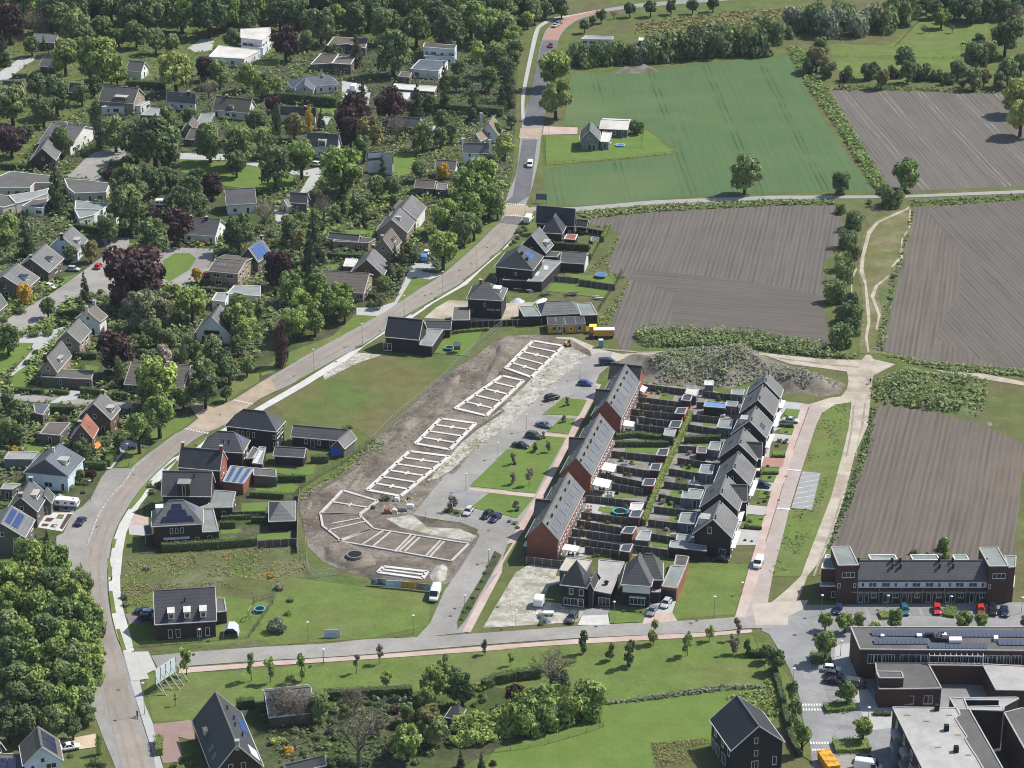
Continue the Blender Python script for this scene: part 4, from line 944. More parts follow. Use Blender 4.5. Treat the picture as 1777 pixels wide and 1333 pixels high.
sheet('residential_street', 'I-20,85 130,95 600,130 900,158 905,200 700,180 300,152 -20,130', .05, G_street)
sheet('residential_street', 'F700,800 840,800 960,760 1050,560 1085,540 1280,580 1200,610 1085,590 985,770 920,830 880,860 700,850', .055, G_pave2)
sheet('grass_verge', 'F975,772 1085,590 1205,610 1190,630 1020,745', .09, G_lawn)
for t in ('F1700,215 1630,260 1530,350 1420,450 1300,550 1230,545 1350,480 1400,400 1600,220 1660,200', 'F840,860 740,930 580,1000 400,1110 180,1220 60,1265 30,1230 250,1100 540,990 690,850', 'I1250,240 1310,270 1260,320 1100,410 1000,380 1100,300', 'I1010,470 890,590 790,590 870,470', 'I1460,185 1764,10 1764,-60 1600,-20'):
    sheet('grass_verge', t, .045, G_lawn)
sheet('residential_street', 'I1010,450 870,455 760,600 690,610 800,470 850,400', .05, G_pave2)
for t in ('B600,550 760,580 800,640 780,720 700,690 600,660', 'B480,790 530,800 500,850 440,830', 'B1180,860 1240,850 1230,920 1190,930', 'E0,1010 330,960 430,930 460,930 100,1270 60,1260 230,1080', 'F1050,500 1200,490 1250,545 1100,548', 'I330,160 480,70 560,75 520,130', 'F140,130 290,180 330,150 260,240 150,220', 'q800,600 1000,690 1100,700 1000,850 800,830'):
    sheet('drive', t, .05, G_pave2)
for t in ('F500,510 600,500 560,545 450,550', 'F610,270 830,270 800,300 640,300', 'F880,30 960,30 930,60 880,60', 'B950,1040 1100,1040 1110,1120 1040,1200 950,1190', 'E580,1190 680,1200 640,1260 580,1240', 'I100,20 420,60 400,95 110,70', 'I160,430 320,440 260,500 170,480', 'E410,600 540,565 420,650', 'E0,1040 230,1040 200,1110 40,1250 0,1250', 'B430,735 560,735 540,770 440,770', 'B1380,810 1500,810 1530,840 1390,830', 'B20,420 180,400 150,460 20,460', 'A190,490 290,480 250,540 190,540', 'E100,1250 200,1180 190,1333 60,1333', 'F140,370 230,380 290,440 160,430', 'n970,955 1660,1020 1590,1150 870,1060', 'n1280,870 1750,890 1700,985 1270,920', 'n1100,830 1280,860 1280,920 1100,880'):
    sheet('garden_lawn', t, .05, G_lawn2)
sheet('garden_lawn', 'F1250,1030 1420,970 1560,960 1460,1130 1230,1110', .05, G_lawn2)
sheet('garden_lawn', 'J100,590 270,610 420,570 400,640 300,660 150,630', .05, G_lawn2)
for t in ('j1060,200 1340,190 1300,275 1055,280', 'j860,545 1010,540 1015,590 870,595', 'j1195,525 1560,490 1560,560 1200,580', 'j840,470 1060,460 1060,500 850,520', 'j1180,60 1640,40 1600,90 1200,100', 'J10,735 260,700 310,720 290,750 20,750', 'K810,445 1040,460 1030,495 800,485', 'K900,345 1020,352 1010,372 890,365', 'K740,770 860,770 890,800 720,800', 'K630,858 735,872 720,905 615,892', 'K1420,120 1490,130 1480,158 1410,150', 'K1340,275 1440,280 1430,308 1335,305', 'K1195,580 1310,595 1305,618 1195,605', 'K1125,745 1180,755 1170,775 1120,770', 'K1110,922 1180,932 1170,962 1105,955', 'K1000,1003 1125,1015 1115,1042 1000,1030', 'K990,1090 1110,1105 1105,1140 985,1130', 'K1285,430 1380,440 1370,460 1280,455',
          'a1475,715 1690,735 1650,850 1460,810', 'a1390,995 1590,990 1560,1085 1380,1060', 'b1290,20 1480,10 1465,85 1285,80', 'b1180,250 1400,270 1380,340 1150,320', 'b1150,330 1370,345 1340,460 1130,440', 'b1110,570 1310,590 1280,690 1090,680', 'b960,930 1190,940 1140,1100 900,1070', 'e870,710 1220,770 1200,830 880,845', 'm1000,1100 1000,1100 1010,1090 1020,1100'):
    sheet('garden_lawn', t, .06, G_lawn2)
sheet('front_paving', 'a1450,615 1700,640 1690,740 1480,720 1380,860 1640,870 1600,960 1380,1000 1270,1060 1580,1090 1530,1200 1270,1170 b1240,110 1460,120 1420,250 1140,240 1090,450 1350,470 1310,590 1060,560 920,770 1230,800 1200,920 940,900 810,1110 1140,1130 1100,1333 740,1333 720,1200 1000,500 1200,0 a1290,860', .045, G_pave2)
sheet('red_drive', 'b1150,110 1460,125 1430,245 1145,235', .06, G_red)
sheet('brick_drive', 'e1210,740 1480,740 1530,820 1195,850', .07, G_pink)
sheet('drive', 'e1270,640 1520,620 1480,745 1220,740', .08, G_pave2)
sheet('drive', 'e640,700 880,700 860,760 610,770', .07, G_lot)
sheet('drive', 'e610,770 860,760 880,860 570,860', .075, G_pave)
sheet('drive', 'I910,910 1010,930 1010,985 880,985', .06, G_pink)
sheet('drive', 'I870,985 1000,985 1000,1060 880,1050', .065, G_pave2)
sheet('drive', 'M850,285 1050,270 1050,345 880,355', .06, mk('dark_drive', (.16, .145, .14), (.20, .185, .175), .5))
sheet('sand_lot', 'M410,1145 650,1100 660,1190 430,1220', .05, mk('dry_sand', (.46, .35, .24), (.52, .43, .33), .3))
sheet('sand_verge', 'M1490,510 1620,480 1764,460 1764,505 1320,545 940,570 900,545 1200,530', .055, G_rough)

sheet('track_grass', 'L470,1060 480,1065 380,1330 360,1330', .06, G_rough); sheet('track_grass', 'L560,740 568,745 500,960 490,955', .06, G_rough)
for t in ('L600,170 612,170 600,330 560,520 552,520 585,330', 'L680,150 690,150 670,330 640,400 625,520 615,520 650,340', 'L520,800 528,800 440,1080 340,1333 325,1333 425,1080', 'G640,1075 900,1100 1200,1098 1200,1102 900,1106 640,1085', 'H100,1140 500,1190 640,1200 640,1206 500,1198 100,1148'): sheet('wheel_rut', t, .065, mk('rut_sand', (.33, .285, .22), (.40, .35, .28), .6, grain=.3))
for t in ('J1090,560 1300,420 1420,330 1430,340 1310,435 1100,570', 'J1000,660 1180,560 1500,330 1700,200 1710,212 1510,345 1190,575 1010,670', 'J350,800 500,700 700,590 710,600 510,715 360,820', 'J900,350 1100,200 1300,60 1310,75 1110,215 910,362'): sheet('wheel_rut', t, .075, mk('rut_soil', (.12, .10, .08), (.17, .145, .118), .6, grain=.3))
sheet('garden_beds', 'q500,1060 640,860 1000,860 850,1120', .055, G_pave); sheet('garden_bed', 'q640,930 740,940 690,985 600,980', .075, mk('dark_bed', (.09, .055, .045), (.06, .04, .03), 1)); sheet('garden_bed', 'q580,1010 670,1015 640,1050 560,1045', .075, MATS['dark_bed']); sheet('garden_bed', 'q710,1020 790,1025 750,1065 680,1060', .075, MATS['dark_bed']); sheet('garden_bed', 'q800,885 880,890 850,950 760,940', .075, G_lawn); sheet('garden_bed', 'q920,880 985,885 850,1090 810,1070', .075, MATS['dark_bed'])

c1_, c2_ = shrink(lR, rR, .10), shrink(lR, rR, .135)
sheet('worn_line', [p for p in c1_ if 790 < p[1] < 960]+[p for p in c2_ if 790 < p[1] < 960][::-1], .085, mk('worn_white', (.24, .225, .205), (.55, .54, .51), 1.2, lo=.45, hi=.55))
for t in ('M805,805', 'I660,1000', 'I910,645', 'I1495,237', 'F560,1170', 'F860,960', 'F1210,705', 'F1480,500', 'N1340,302', 'N1660,240', 'J1600,1025', 'L145,657', 'L95,818', 'O1250,350', 'P205,430'):
    p = at(t); MB().box(p.x-.35, p.x+.35, p.y-.35, p.y+.35, .165, .17).build('road_drain', G_dark)['kind'] = 'structure'

for u0, u1 in ((.27, .36), (.62, .71)):
    e1, e2 = shrink(lR, rR, u0), shrink(lR, rR, u1); sheet('tyre_wear', [p for p in e1 if p[1] > 395]+[p for p in e2 if p[1] > 395][::-1], .088, mk('worn_brick', (.30, .262, .225), (.245, .216, .188), .35, (.30, .265, .23), .12, rough=.9, spec=.2, detail=8, grain=.15))
sheet('worn_grass', 'H985,105 850,160 745,205 680,280 640,450 630,570 660,660 670,800 640,1110 790,1110 800,850 770,690 900,560 960,440 1000,250', .045, mk('worn_grass', (.20, .19, .085), (.15, .175, .06), .15, (.26, .23, .14), .08, rough=.95, spec=.1, detail=8, grain=.3))
# ================= BUILDINGS
HC = 'house'
def side(H, k): return H.side[k]
# ---- new houses along the east side of the road, from the near end
H = gable('detached_house', 'dark brick house with three white dormers beside the swing and trampoline', HC, 'the three-dormer house', 'M1045,125', 'M1462,100', 'M1478,330', 4.3, 9.0, 'dk', 'db', wins_=False)
for u in (.27, .53, .79): dormer(H.par, H.P['f'], u, .12, 1.35, 1.55, top=roofm('wt'))
wins(H.par, *side(H, 'f'), '.23,.5,1.0,2.1 .36,.5,1.0,2.1 .72,.5,1.0,2.1 .86,.5,1.0,2.1'); flue(H.par, pl(H.P['f'], .5, .62))
flatb('annex', None, None, None, 'M1470,180 1525,182 1540,268 1474,276', 3.0, 'fd', 'db', par=H.par, partname='annex_wall')
H = hip('detached_house', 'dark hip-roofed house with a stepped black solar array on its front roof', HC, 'the solar-roofed hip house', 'j135,437', 'j668,408', 'j310,170', 'j470,163', 5.9, 10.4, 'lg', 'db', wins_=False)
P = H.P['f']
panels(H.par, P, .13, .87, .10, .36, 8, 1); panels(H.par, P, .22, .78, .37, .62, 6, 1, name='solar_panels'); panels(H.par, P, .29, .70, .63, .86, 4, 1)
panels(H.par, H.P['r'], .25, .62, .42, .8, 3, 2, M_solarb); dormer(H.par, H.P['l'], .45, .3, 1.8, 1.6, top=M_white)
wins(H.par, *side(H, 'f'), '.37,3.5,.7,1.5 .48,3.5,.7,1.5 .59,3.5,.7,1.5 .47,.5,4.6,1.7 .9,.9,1.1,1.4'); MB().bar(*[Vector((p.x, p.y, 2.45)) for p in (lerp(H.side['f'][0], H.side['f'][1], .2)-Vector((0, .35)), lerp(H.side['f'][0], H.side['f'][1], .74)-Vector((0, .35)))], .8, .3).build('bay_canopy', M_white, H.par)
flatb('a', 0, 0, 0, 'j655,500 825,490 770,262 640,265', 3.1, 'gn', 'db', par=H.par, partname='annex_wall'); flatb('a', 0, 0, 0, 'j75,525 140,520 130,432 60,435', 3.0, 'fd', 'db', par=H.par, partname='porch_wall')
H = gable('detached_house', 'dark brick house with one tall flat-topped brick dormer behind the solar-roofed house', HC, 'the tall-dormer house', 'i340,1022', 'i1030,1030', 'j745,128', 5.0, 9.8, 'md', 'db', wins_=False)
dormer(H.par, H.P['f'], .46, .02, 2.9, 3.1, wallm('db'), roofm('gn'), ww=.8); flue(H.par, pl(H.P['f'], .64, .75))
wins(H.par, *side(H, 'f'), '.85,.8,1.2,1.4 .2,.8,1.6,1.5'); flatb('a', 0, 0, 0, 'j625,248 962,244 1000,85 790,70 755,80 745,130 720,215', 3.0, 'gn', 'db', par=H.par, partname='annex_wall')
H = gable('detached_house', 'house with an orange-red brick gable and two chimneys beside a solar-covered terrace roof', HC, 'the red gable house', 'i595,688', 'i1180,735', 'i1128,1020', 5.6, 9.6, 'dk', 'db', og=.12, wins_=False)  # red brick house; shade on its walls is painted as dark brick
_w = H.w; MB().add([(p.x+.03, p.y, z) for p, z in ((_w[1], -.1), (_w[2], -.1), (_w[2], 5.6), ((_w[1]+_w[2])/2, 9.4), (_w[1], 5.6))]+[(p.x-.25, p.y, z) for p, z in ((_w[1], -.1), (_w[2], -.1), (_w[2], 5.6), ((_w[1]+_w[2])/2, 9.4), (_w[1], 5.6))], [(0, 1, 2, 3, 4), (0, 4, 9, 5), (1, 6, 7, 2)]).build('sunlit_red_gable', wallm('rb'), H.par)  # sunlit end of the same brick, overlaid in its lit red
for p in (H.r0, H.r1): chimney(H.par, p+Vector((.5 if p is H.r0 else -.4, 0, 0)), .75, 1.2, wallm('rb'))
wins(H.par, *side(H, 'r'), '.2,.9,1.2,2.0 .5,.9,1.6,2.1 .8,.9,1.0,2.0 .45,3.6,1.0,1.4'); 
FT = flatb('terrace_roof', 0, 0, 0, 'i1180,1175 1460,1205 1612,990 1290,955', 3.0, 'gn', 'rb', par=H.par, partname='terrace_wall', cope=M_steel, wins_=False)
_q = [Vector((p.x, p.y, 3.1)) for p in poly3('i1180,1175 1460,1205 1612,990 1290,955', 3.1)]
for u0, n in ((.1, 5), (.42, 6), (.75, 6)): panels(H.par, _q, u0, u0+.15, .06, .94, 1, n, M_solarb)
H = hip('detached_house', 'grey hip-roofed house with two skylights and a bright blue panel, behind the red gable house', HC, 'the two-skylight hip house', 'i850,735', 'i1462,770', 'i1100,468', 'i1338,474', 5.9, 9.7, 'md', 'bb', wins_=False)
for u in (.5, .68): skylight(H.par, H.P['f'], u, .5, 1.0, 1.5, M_glass)
panels(H.par, H.P['r'], .38, .72, .3, .75, 2, 2, M_solarb); wins(H.par, *side(H, 'r'), '.3,3.2,1.1,1.5 .7,3.2,1.6,1.5 .5,.8,1.6,2'); flatb('a', 0, 0, 0, 'i1590,925 1720,930 1775,700 1690,690', 3.0, 'gn', 'db', par=H.par, partname='annex_wall'); flatb('a', 0, 0, 0, 'i1500,855 1590,850 1680,730 1600,690', 3.4, 'fd', 'bb', par=H.par, partname='annex_wall', wins_=False)
_q = poly3('i1590,925 1650,925 1745,745 1690,740', 3.1); panels(H.par, _q, 0, 1, 0, 1, 1, 5, plain('roof_light', (.55, .58, .6), .2))
H = hip('detached_house', 'wide dark hip-roofed house with four narrow upper windows before the bare meadow', HC, 'the four-window hip house', 'i1200,395', 'J155,350', 'i1455,170', 'J85,205', 5.9, 9.6, 'dk', 'bb', wins_=False)
wins(H.par, *side(H, 'f'), '.22,3.2,.75,1.7 .33,3.2,.75,1.7 .44,3.2,.75,1.7 .55,3.2,.75,1.7 .97,3.4,.7,1.3 .97,1.2,.7,1.4'); auto_wins(H.par, *side(H, 'r'), 5.8, random.Random(3))
gable('garden_shed', 'dark shed with a white door and two small white windows beside the two-skylight hip house', 'shed', None, 'J145,450', 'J355,462', 'J385,527', 2.7, 4.2, 'md', 'bb', wins_=False)
_h = gable('garden_house', 'long low dark bungalow with a slate roof beside the bare meadow', HC, 'the long bungalow', 'J270,303', 'J650,336', 'J550,408', 2.8, 4.9, 'md', 'bb', wins_=False)
wins(_h.par, *side(_h, 'f'), '.25,.9,.9,1.3 .38,.1,1.2,2.1,g .5,.9,.9,1.3 .72,.3,1.0,1.9')
_h2 = gable('garage', 'short gabled garage of grey boards with a blue sheet hanging over its front', 'garage', None, 'J572,405', 'J655,335', 'J622,465', 2.7, 4.9, 'gr', 'gb', wins_=False, attic=False)
t = MB().quad(at('J522,458', 2.5), at('J592,440', 3.2), at('J600,505', .9), at('J530,520', .4)); t.build('blue_sheet', plain('blue_sheet', (.02, .07, .42), .5), _h2.par)
flatb('garden_shed', 'grey board shed with a flat roof beside the garden of the red gable house', 'shed', None, 'J0,648 155,660 150,610 0,600', 2.7, 'fd', 'gb', wins_=False)
hip('garden_pavilion', 'square dark pavilion with a pyramid roof in the corner of the hip house garden', 'pavilion', 'the pyramid-roofed pavilion', 'j1340,385', 'j1618,375', 'j1450,187', 'j1452,187', 2.8, 5.2, 'gr', 'bb', wins_=False)
# ---- farther along
H = gable('detached_house', 'black gabled house at the head of the bare meadow with a grey side canopy', HC, 'the black meadow house', 'F915,860', 'F1152,882', 'F1130,1020', 4.6, 9.0, 'bk', 'bb', wins_=False)
wins(H.par, *side(H, 'f'), '-.0,.4,1.2,2.2 .12,.4,1.2,2.2'); flatb('a', 0, 0, 0, 'F1130,1055 1212,1065 1290,950 1170,945', 3.0, 'gn', 'bb', par=H.par, partname='canopy_wall', wins_=False)
_h = gable('garage', 'black garage with a small white window behind the black meadow house', 'garage', None, 'F1170,888', 'F1345,890', 'F1350,948', 2.8, 4.3, 'dk', 'bb', wins_=False); wins(_h.par, *side(_h, 'f'), '.72,1.0,.9,1.2')
H = hip('detached_house', 'square black house with a pyramid roof and white eaves standing on bare sand', HC, 'the black pyramid-roof house', 'F1448,738', 'F1692,752', 'F1562,632', 'F1600,622', 6.0, 9.4, 'md', 'bb', wins_=False)
wins(H.par, *side(H, 'f'), '.5,3.6,.5,1.2 .1,1.3,.5,1.4 .6,2.6,.5,.5 .68,2.6,.5,.5 .76,2.6,.5,.5 .86,2.6,.5,.5 .94,2.6,.4,.5'); chimney(H.par, H.r0-Vector((.8, 0, .2)), .8, 1.0, wallm('rb')); dormer(H.par, H.P['r'], .45, .25, 2.4, 1.3, top=M_white)
flatb('a', 0, 0, 0, 'F1350,888 1470,886 1470,800 1360,800', 2.9, 'fd', 'bb', par=H.par, partname='garage_wall', wins_=False)
H = hip('bungalow', 'low black bungalow with a broad grey hip roof behind the yellow site cabins', HC, 'the black bungalow', 'G230,850', 'G500,838', 'G262,760', 'G435,750', 3.0, 5.4, 'gr', 'bb', wins_=False)
flatb('a', 0, 0, 0, 'G115,862 232,858 185,790 78,795', 2.9, 'gn', 'bb', par=H.par, partname='garage_wall', wins_=False); flatb('a', 0, 0, 0, 'G502,855 615,850 570,770 460,775', 2.9, 'gn', 'bb', par=H.par, partname='annex_wall', wins_=False)
H = hip('detached_house', 'large black house with a steep hip roof and a long flat grey extension', HC, 'the large black hip house', 'n258,770', 'n720,815', 'n556,585', 'n615,510', 6.0, 10.2, 'dk', 'bb', axis='y', back='n850,645', wins_=False)
wins(H.par, *side(H, 'f'), '.55,3.7,.7,1.0 .14,.5,.8,1.7 -.02,.9,.8,1.7'); panels(H.par, H.P['r'], .35, .7, .3, .7, 3, 2, M_solarb)
for v in (.75, .45): flue(H.par, pl(H.P['r'], .12, v), .8, .3)
flatb('a', 0, 0, 0, 'n650,948 820,952 1055,710 850,690 700,880', 3.1, 'gn', 'bb', par=H.par, partname='extension_wall', wins_=False); flatb('a', 0, 0, 0, 'n360,930 655,940 690,890 380,895', 2.8, 'fd', 'bb', par=H.par, partname='veranda_wall', wins_=False)
_q = poly3('n835,810 885,815 905,765 850,755', 3.2); panels(H.par, _q, 0, 1, 0, 1, 1, 1, plain('roof_light', (.55, .58, .6), .2), 'roof_light'); _q = poly3('n720,880 765,888 800,835 755,825', 3.2); panels(H.par, _q, 0, 1, 0, 1, 1, 1, plain('roof_light', (.55, .58, .6), .2), 'roof_light')
H = gable('detached_house', 'dark end-on house with a sunlit grey roof and white dormer behind the large black house', HC, 'the dark end-gable house', 'n697,396', 'n790,298', 'n850,632', 4.0, 9.3, 'gr', 'bb')
dormer(H.par, H.P['r'], .55, .12, 2.6, 1.6)
H = gable('detached_house', 'wide dark house at the lane corner with a hipped front wing', HC, 'the lane corner house', 'n760,44', 'n1220,86', 'n1180,290', 3.8, 9.2, 'dk', 'bb')
hip('w', 0, 0, 0, 'n815,365', 'n1065,382', 'n938,182', 'n968,128', 4.5, 8.6, 'dk', 'bb', axis='y', back='n1092,292', par=H.par, wallname='wing_wall'); flatb('a', 0, 0, 0, 'n1085,445 1215,455 1245,395 1120,390', 2.7, 'rd', 'bb', par=H.par, partname='porch_wall', cope=M_white, wins_=False)
H = gable('barn', 'dark barn with a white end wall beside the round pool', 'barn', 'the white-ended barn', 'n1062,588', 'n1360,606', 'n1340,738', 3.0, 5.0, 'md', 'bb', wins_=False); MB().prism([p for p in inset([H.w[1]+Vector((.12, 0)), H.w[2]+Vector((.12, 0)), H.w[2]-Vector((.1, 0)), H.w[1]-Vector((.1, 0))][::1], 0)], -.1, 2.9).build('white_end', M_white, H.par)
gable('garage', 'small dark gabled garage at the east end of the lane corner house', 'garage', None, 'n1235,208', 'n1372,222', 'n1365,305', 2.7, 4.4, 'dk', 'bb', wins_=False)
flatb('garage', 'small dark flat-roofed garage between the end-gable house and the barn', 'garage', None, 'n855,655 1000,662 1040,605 890,590', 2.6, 'md', 'bb', wins_=False)
# ---- brick terraces with solar collectors
def terrace(label, land, A, B, E, n, wing, flues, farwing=None, skip=()):
    H = gable('terraced_houses', label, 'terrace', land, A, B, E, 5.4, 9.9, 'lg', 'rb', og=.1, wins_=False, fascia=False)
    p, q = H.side['r']
    sp = ''
    for i in range(n):
        u = (i+.5)/n; sp += ' %f,.1,1.7,2.2,g %f,.1,.95,2.15,d %f,3.1,1.0,1.4 %f,3.1,1.0,1.4' % (u-.18/n, u+.3/n, u-.2/n, u+.22/n)
    wins(H.par, p, q, sp)
    P = H.P['r']
    for i in range(n):
        u = 1-(i+.5)/n if False else (i+.5)/n
        if i in skip: continue
        panels(H.par, P, u-.016*6/n*1.0, u+.016*6/n*1.0, .22, .62, 1, 1, plain('collector', (.11, .15, .25), .35), 'solar_collector')
        flue(H.par, pl(P, u-.045, .74), .7, .14); 
        if i % 2: flue(H.par, pl(P, u-.07, .74), .6, .1)
    for k in range(n): skylight(H.par, H.P['l'], 1-(k+.4)/n, .35, .55, .55)
    e = MB(); 
    for a, b_ in ((H.P['r'][0], H.P['r'][1]),): e.bar(a+Vector((.06, 0, -.1)), b_+Vector((.06, 0, -.1)), .12, .14)
    e.build('gutter', M_steel, H.par); e = MB(); a, b_ = H.P['l'][0], H.P['l'][1]; e.bar(a-Vector((.06, 0, .1)), b_-Vector((.06, 0, .1)), .12, .14); e.build('gutter', M_steel, H.par)
    for wg in (wing, farwing):
        if wg: gable('w', 0, 0, 0, *wg, 5.5, 8.9, 'dk', 'rb', par=H.par, og=.1, wins_=False, fascia=False, wallname='wing_wall', W=2.9)
    wl = H.side['l']; d = (wl[1]-wl[0]); nn = Vector((d.y, -d.x)).normalized()
    for i in range(n):
        c = wl[0]+d*((i+.5)/n)+nn*.6; MB().prism([c+d.normalized()*a+nn*b for a, b in ((-1.2, -.5), (1.2, -.5), (1.2, .6), (-1.2, .6))], 2.4, 2.6).build('door_canopy', M_white, H.par)
    return H
T3 = terrace('near red-brick terrace, its grey collector roof beside the teal trampoline', 'the near brick terrace', 'd330,610', 'K418,625', 'd580,850', 6, ('d235,287', 'd480,312', 'd200,525'), 0)
T2 = terrace('middle red-brick terrace with two white garden canopies at its foot', 'the middle brick terrace', 'K470,530', 'K630,225', 'K585,640', 7, ('K420,388', 'K535,392', 'K398,520'), 0)
T1 = terrace('far red-brick terrace with a cross gable at its far end, next to the soil heap', 'the far brick terrace', 'f425,690', 'f690,180', 'f655,893', 6, ('f270,525', 'f495,537', 'f240,700'), 0, ('f478,155', 'f915,204', 'f882,412'))
# ---- staggered dark houses
def pair(label, land, A, B, E, he=5.5, hr=9.9, wing=None, gw='.5,6.2,.7,1.3', dm=None, pn=None, last=False):
    H = gable('semi_detached_house', label, HC, land, A, B, E, he, hr, 'gr', 'bb', og=.12, wins_=False, group='staggered dark houses in the row')
    wins(H.par, *H.side['f'], gw if not last else '.42,6.0,1.0,1.7 .78,.1,1.5,2.2,g'); sp = ''
    for i in range(2):
        u = .25+.5*i; sp += ' %f,.1,1.0,2.1,d %f,.8,1.6,1.6 %f,3.2,1.4,1.3' % (u-.14, u+.08, u)
    wins(H.par, *H.side['r'], sp)
    for u in (.25, .38): 
        panels(H.par, H.P['l'], u+.1, u+.15, .35, .6, 1, 1, M_glassb, 'skylight')
    flue(H.par, pl(H.P['r'], .1, .9)); flue(H.par, pl(H.P['r'], .92, .9))
    if wing: gable('w', 0, 0, 0, *wing, 5.4, 8.6, 'md', 'bb', par=H.par, og=.1, wins_=False, wallname='wing_wall', W=2.6)
    if dm: dormer(H.par, H.P[dm[0]], *dm[1:])
    if pn: panels(H.par, H.P['r'], *pn, 3, 2)
    p, q = H.side['r']; d = (q-p); n = Vector((d.y, -d.x)).normalized(); MB().prism([p+d*.03, q-d*.03, q-d*.03+n*1.1, p+d*.03+n*1.1], 2.5, 2.72).build('porch_roof', M_white, H.par)
    return H
pair('nearest staggered dark house, wide gable with one white attic window', 'the nearest staggered house', 'b460,968', 'b556,712', 'b738,1207', dm=('l', .68, .28, 2.6, 1.9), last=True)
pair('staggered dark house with a slate side wing next to the nearest one', 'the near slate-wing house', 'b553,602', 'b642,352', 'b826,842', wing=('b680,487', 'b940,495', 'b925,600'))
pair('staggered dark house with a plain sunlit roof opposite the striped parking bay', 'the plain staggered house', 'b733,255', 'b822,25', 'b986,490')
pair('staggered dark house with a slate side wing above the red brick drive', 'the far slate-wing house', 'a815,1195', 'a890,982', 'b1076,150', wing=('a905,1177', 'a1150,1190', 'a1140,1290'))
pair('staggered dark house with a dark solar patch on its sunlit roof', 'the solar-patch staggered house', 'a968,880', 'a1060,678', 'a1216,1110', pn=(.25, .5, .25, .52), dm=('l', .6, .4, 2.4, 1.5))
pair('staggered dark house with a broad bare sunlit roof beside the silver car', 'the bare-roofed staggered house', 'a1080,586', 'a1157,378', 'a1326,800', 5.7, 10.1)
pair('farthest of the staggered dark houses, its back to the soil heap', 'the farthest staggered house', 'a1170,330', 'a1216,212', 'a1404,556', 5.7, 10.1)
# ---- two houses on the south street
H = hip('detached_house', 'black house with a steep pointed roof and white window frames beside the horse trailer', HC, 'the pointed black house', 'e400,470', 'e650,498', 'e583,238', 'e590,234', 5.6, 10.4, 'dk', 'bb', axis='y', back='e788,405', wins_=False)
wins(H.par, *side(H, 'f'), '.4,3.3,1.0,1.5 .85,3.2,1.0,1.6 .38,.5,3.2,1.8 .85,.4,1.2,2.0'); gable('w', 0, 0, 0, 'e690,440', 'e735,350', 'e655,505', 5.0, 7.0, 'dk', 'bb', par=H.par, wins_=False, wallname='wing_wall')
flatb('a', 0, 0, 0, 'e395,335 640,360 700,240 465,210', 5.8, 'sand', 'gb', par=H.par, partname='annex_wall', wins_=False); skylight(H.par, H.P['r'], .35, .5)
FG = flatb('a', 0, 0, 0, 'e720,530 885,562 1015,255 775,235 770,370 800,410', 3.3, 'gv', 'bb', par=H.par, partname='garage_wall', wins_=False); wins(H.par, FG.pts[-1] if False else at('e680,545', 3.3).xy, at('e880,562', 3.3).xy, '.1,.1,1.0,2.2,d .72,.1,2.6,2.2,g')
flue(H.par, at('e845,470', 3.3), .8, .35)
H = hip('detached_house', 'black house with a double hip roof and a white band under the eaves', HC, 'the double-hip black house', 'e985,465', 'e1280,487', 'e1178,240', 'e1203,166', 5.6, 10.0, 'md', 'bb', axis='y', back='e1350,300', wins_=False)
hip('w', 0, 0, 0, 'e1150,418', 'e1395,424', 'e1215,168', 'e1296,172', 5.4, 9.8, 'md', 'bb', par=H.par, wins_=False, wallname='wing_wall')
wins(H.par, *side(H, 'f'), '.3,3.7,.9,1.1 .5,3.7,.9,1.1 .7,3.7,.9,1.1 .55,.5,3.4,1.8'); a, b_ = H.side['f']; MB().bar((*(a-Vector((0, .05))), 4.3), (*(b_-Vector((0, .05))), 4.3), .1, 1.7).build('white_band', M_white, H.par)
MB().bar((*(lerp(a, b_, .25)-Vector((0, .3))), 2.5), (*(lerp(a, b_, .85)-Vector((0, .3))), 2.5), .6, .2).build('bay_canopy', M_white, H.par)
FG = flatb('a', 0, 0, 0, 'e1380,490 1522,506 1610,300 1470,292', 3.3, 'gn', 'rb', par=H.par, partname='garage_wall', wins_=False); a, b_ = at('e1380,490', 3.3).xy, at('e1522,506', 3.3).xy
MB().quad(*[Vector((lerp(a, b_, u).x, lerp(a, b_, u).y-.06, z)) for u, z in ((.04, .05), (.96, .05), (.96, 2.7), (.04, 2.7))]).build('garage_door', plain('dark_door', (.02, .026, .03), .4), H.par)
flatb('a', 0, 0, 0, 'e1280,545 1360,545 1370,500 1300,495', 2.8, 'gv', 'bb', par=H.par, partname='porch_wall', wins_=False)
# ---- terrace block by the car park
H = gable('terraced_houses', 'long brown-brick terrace with a white window band and two end towers', 'terrace', 'the white-banded terrace', 'k400,200', 'k1500,200', 'k1430,362', 5.9, 9.2, 'md', 'dr', og=.1, wins_=False, fascia=False)
def front_pt(k, z=5.6): return at(k, z).xy
a, b_ = H.side['f']; y_ = .1; n = Vector((0, -1))
la, lb = front_pt('k418,368', 5.5), front_pt('k1488,372', 5.5); dd = (lb-la)
MB().bar((la.x, a.y-.09, 4.55), (lb.x, b_.y-.09, 4.55), .12, 1.55).build('white_band', mk('band_white', (.60, .63, .66), (.55, .58, .62), .5), H.par)
sp = ''
for i in range(6):
    u0 = i/6; sp += ' %f,4.0,.75,1.1 %f,4.0,1.9,1.15' % ((u0+.04, u0+.115) if i in (0,) else (u0+.125, u0+.05) if i % 2 else (u0+.04, u0+.115))
wins(H.par, Vector((la.x, a.y-.12)), Vector((lb.x, b_.y-.12)), sp); sp = ''
for i in range(6): u0 = i/6; sp += ' %f,.1,1.0,2.2,d %f,.1,.9,2.2,g %f,1.2,1.3,1.2' % (u0+.03+.02*(i % 2), u0+.075+.02*(i % 2), u0+.13)
wins(H.par, Vector((la.x, a.y)), Vector((lb.x, b_.y)), sp)
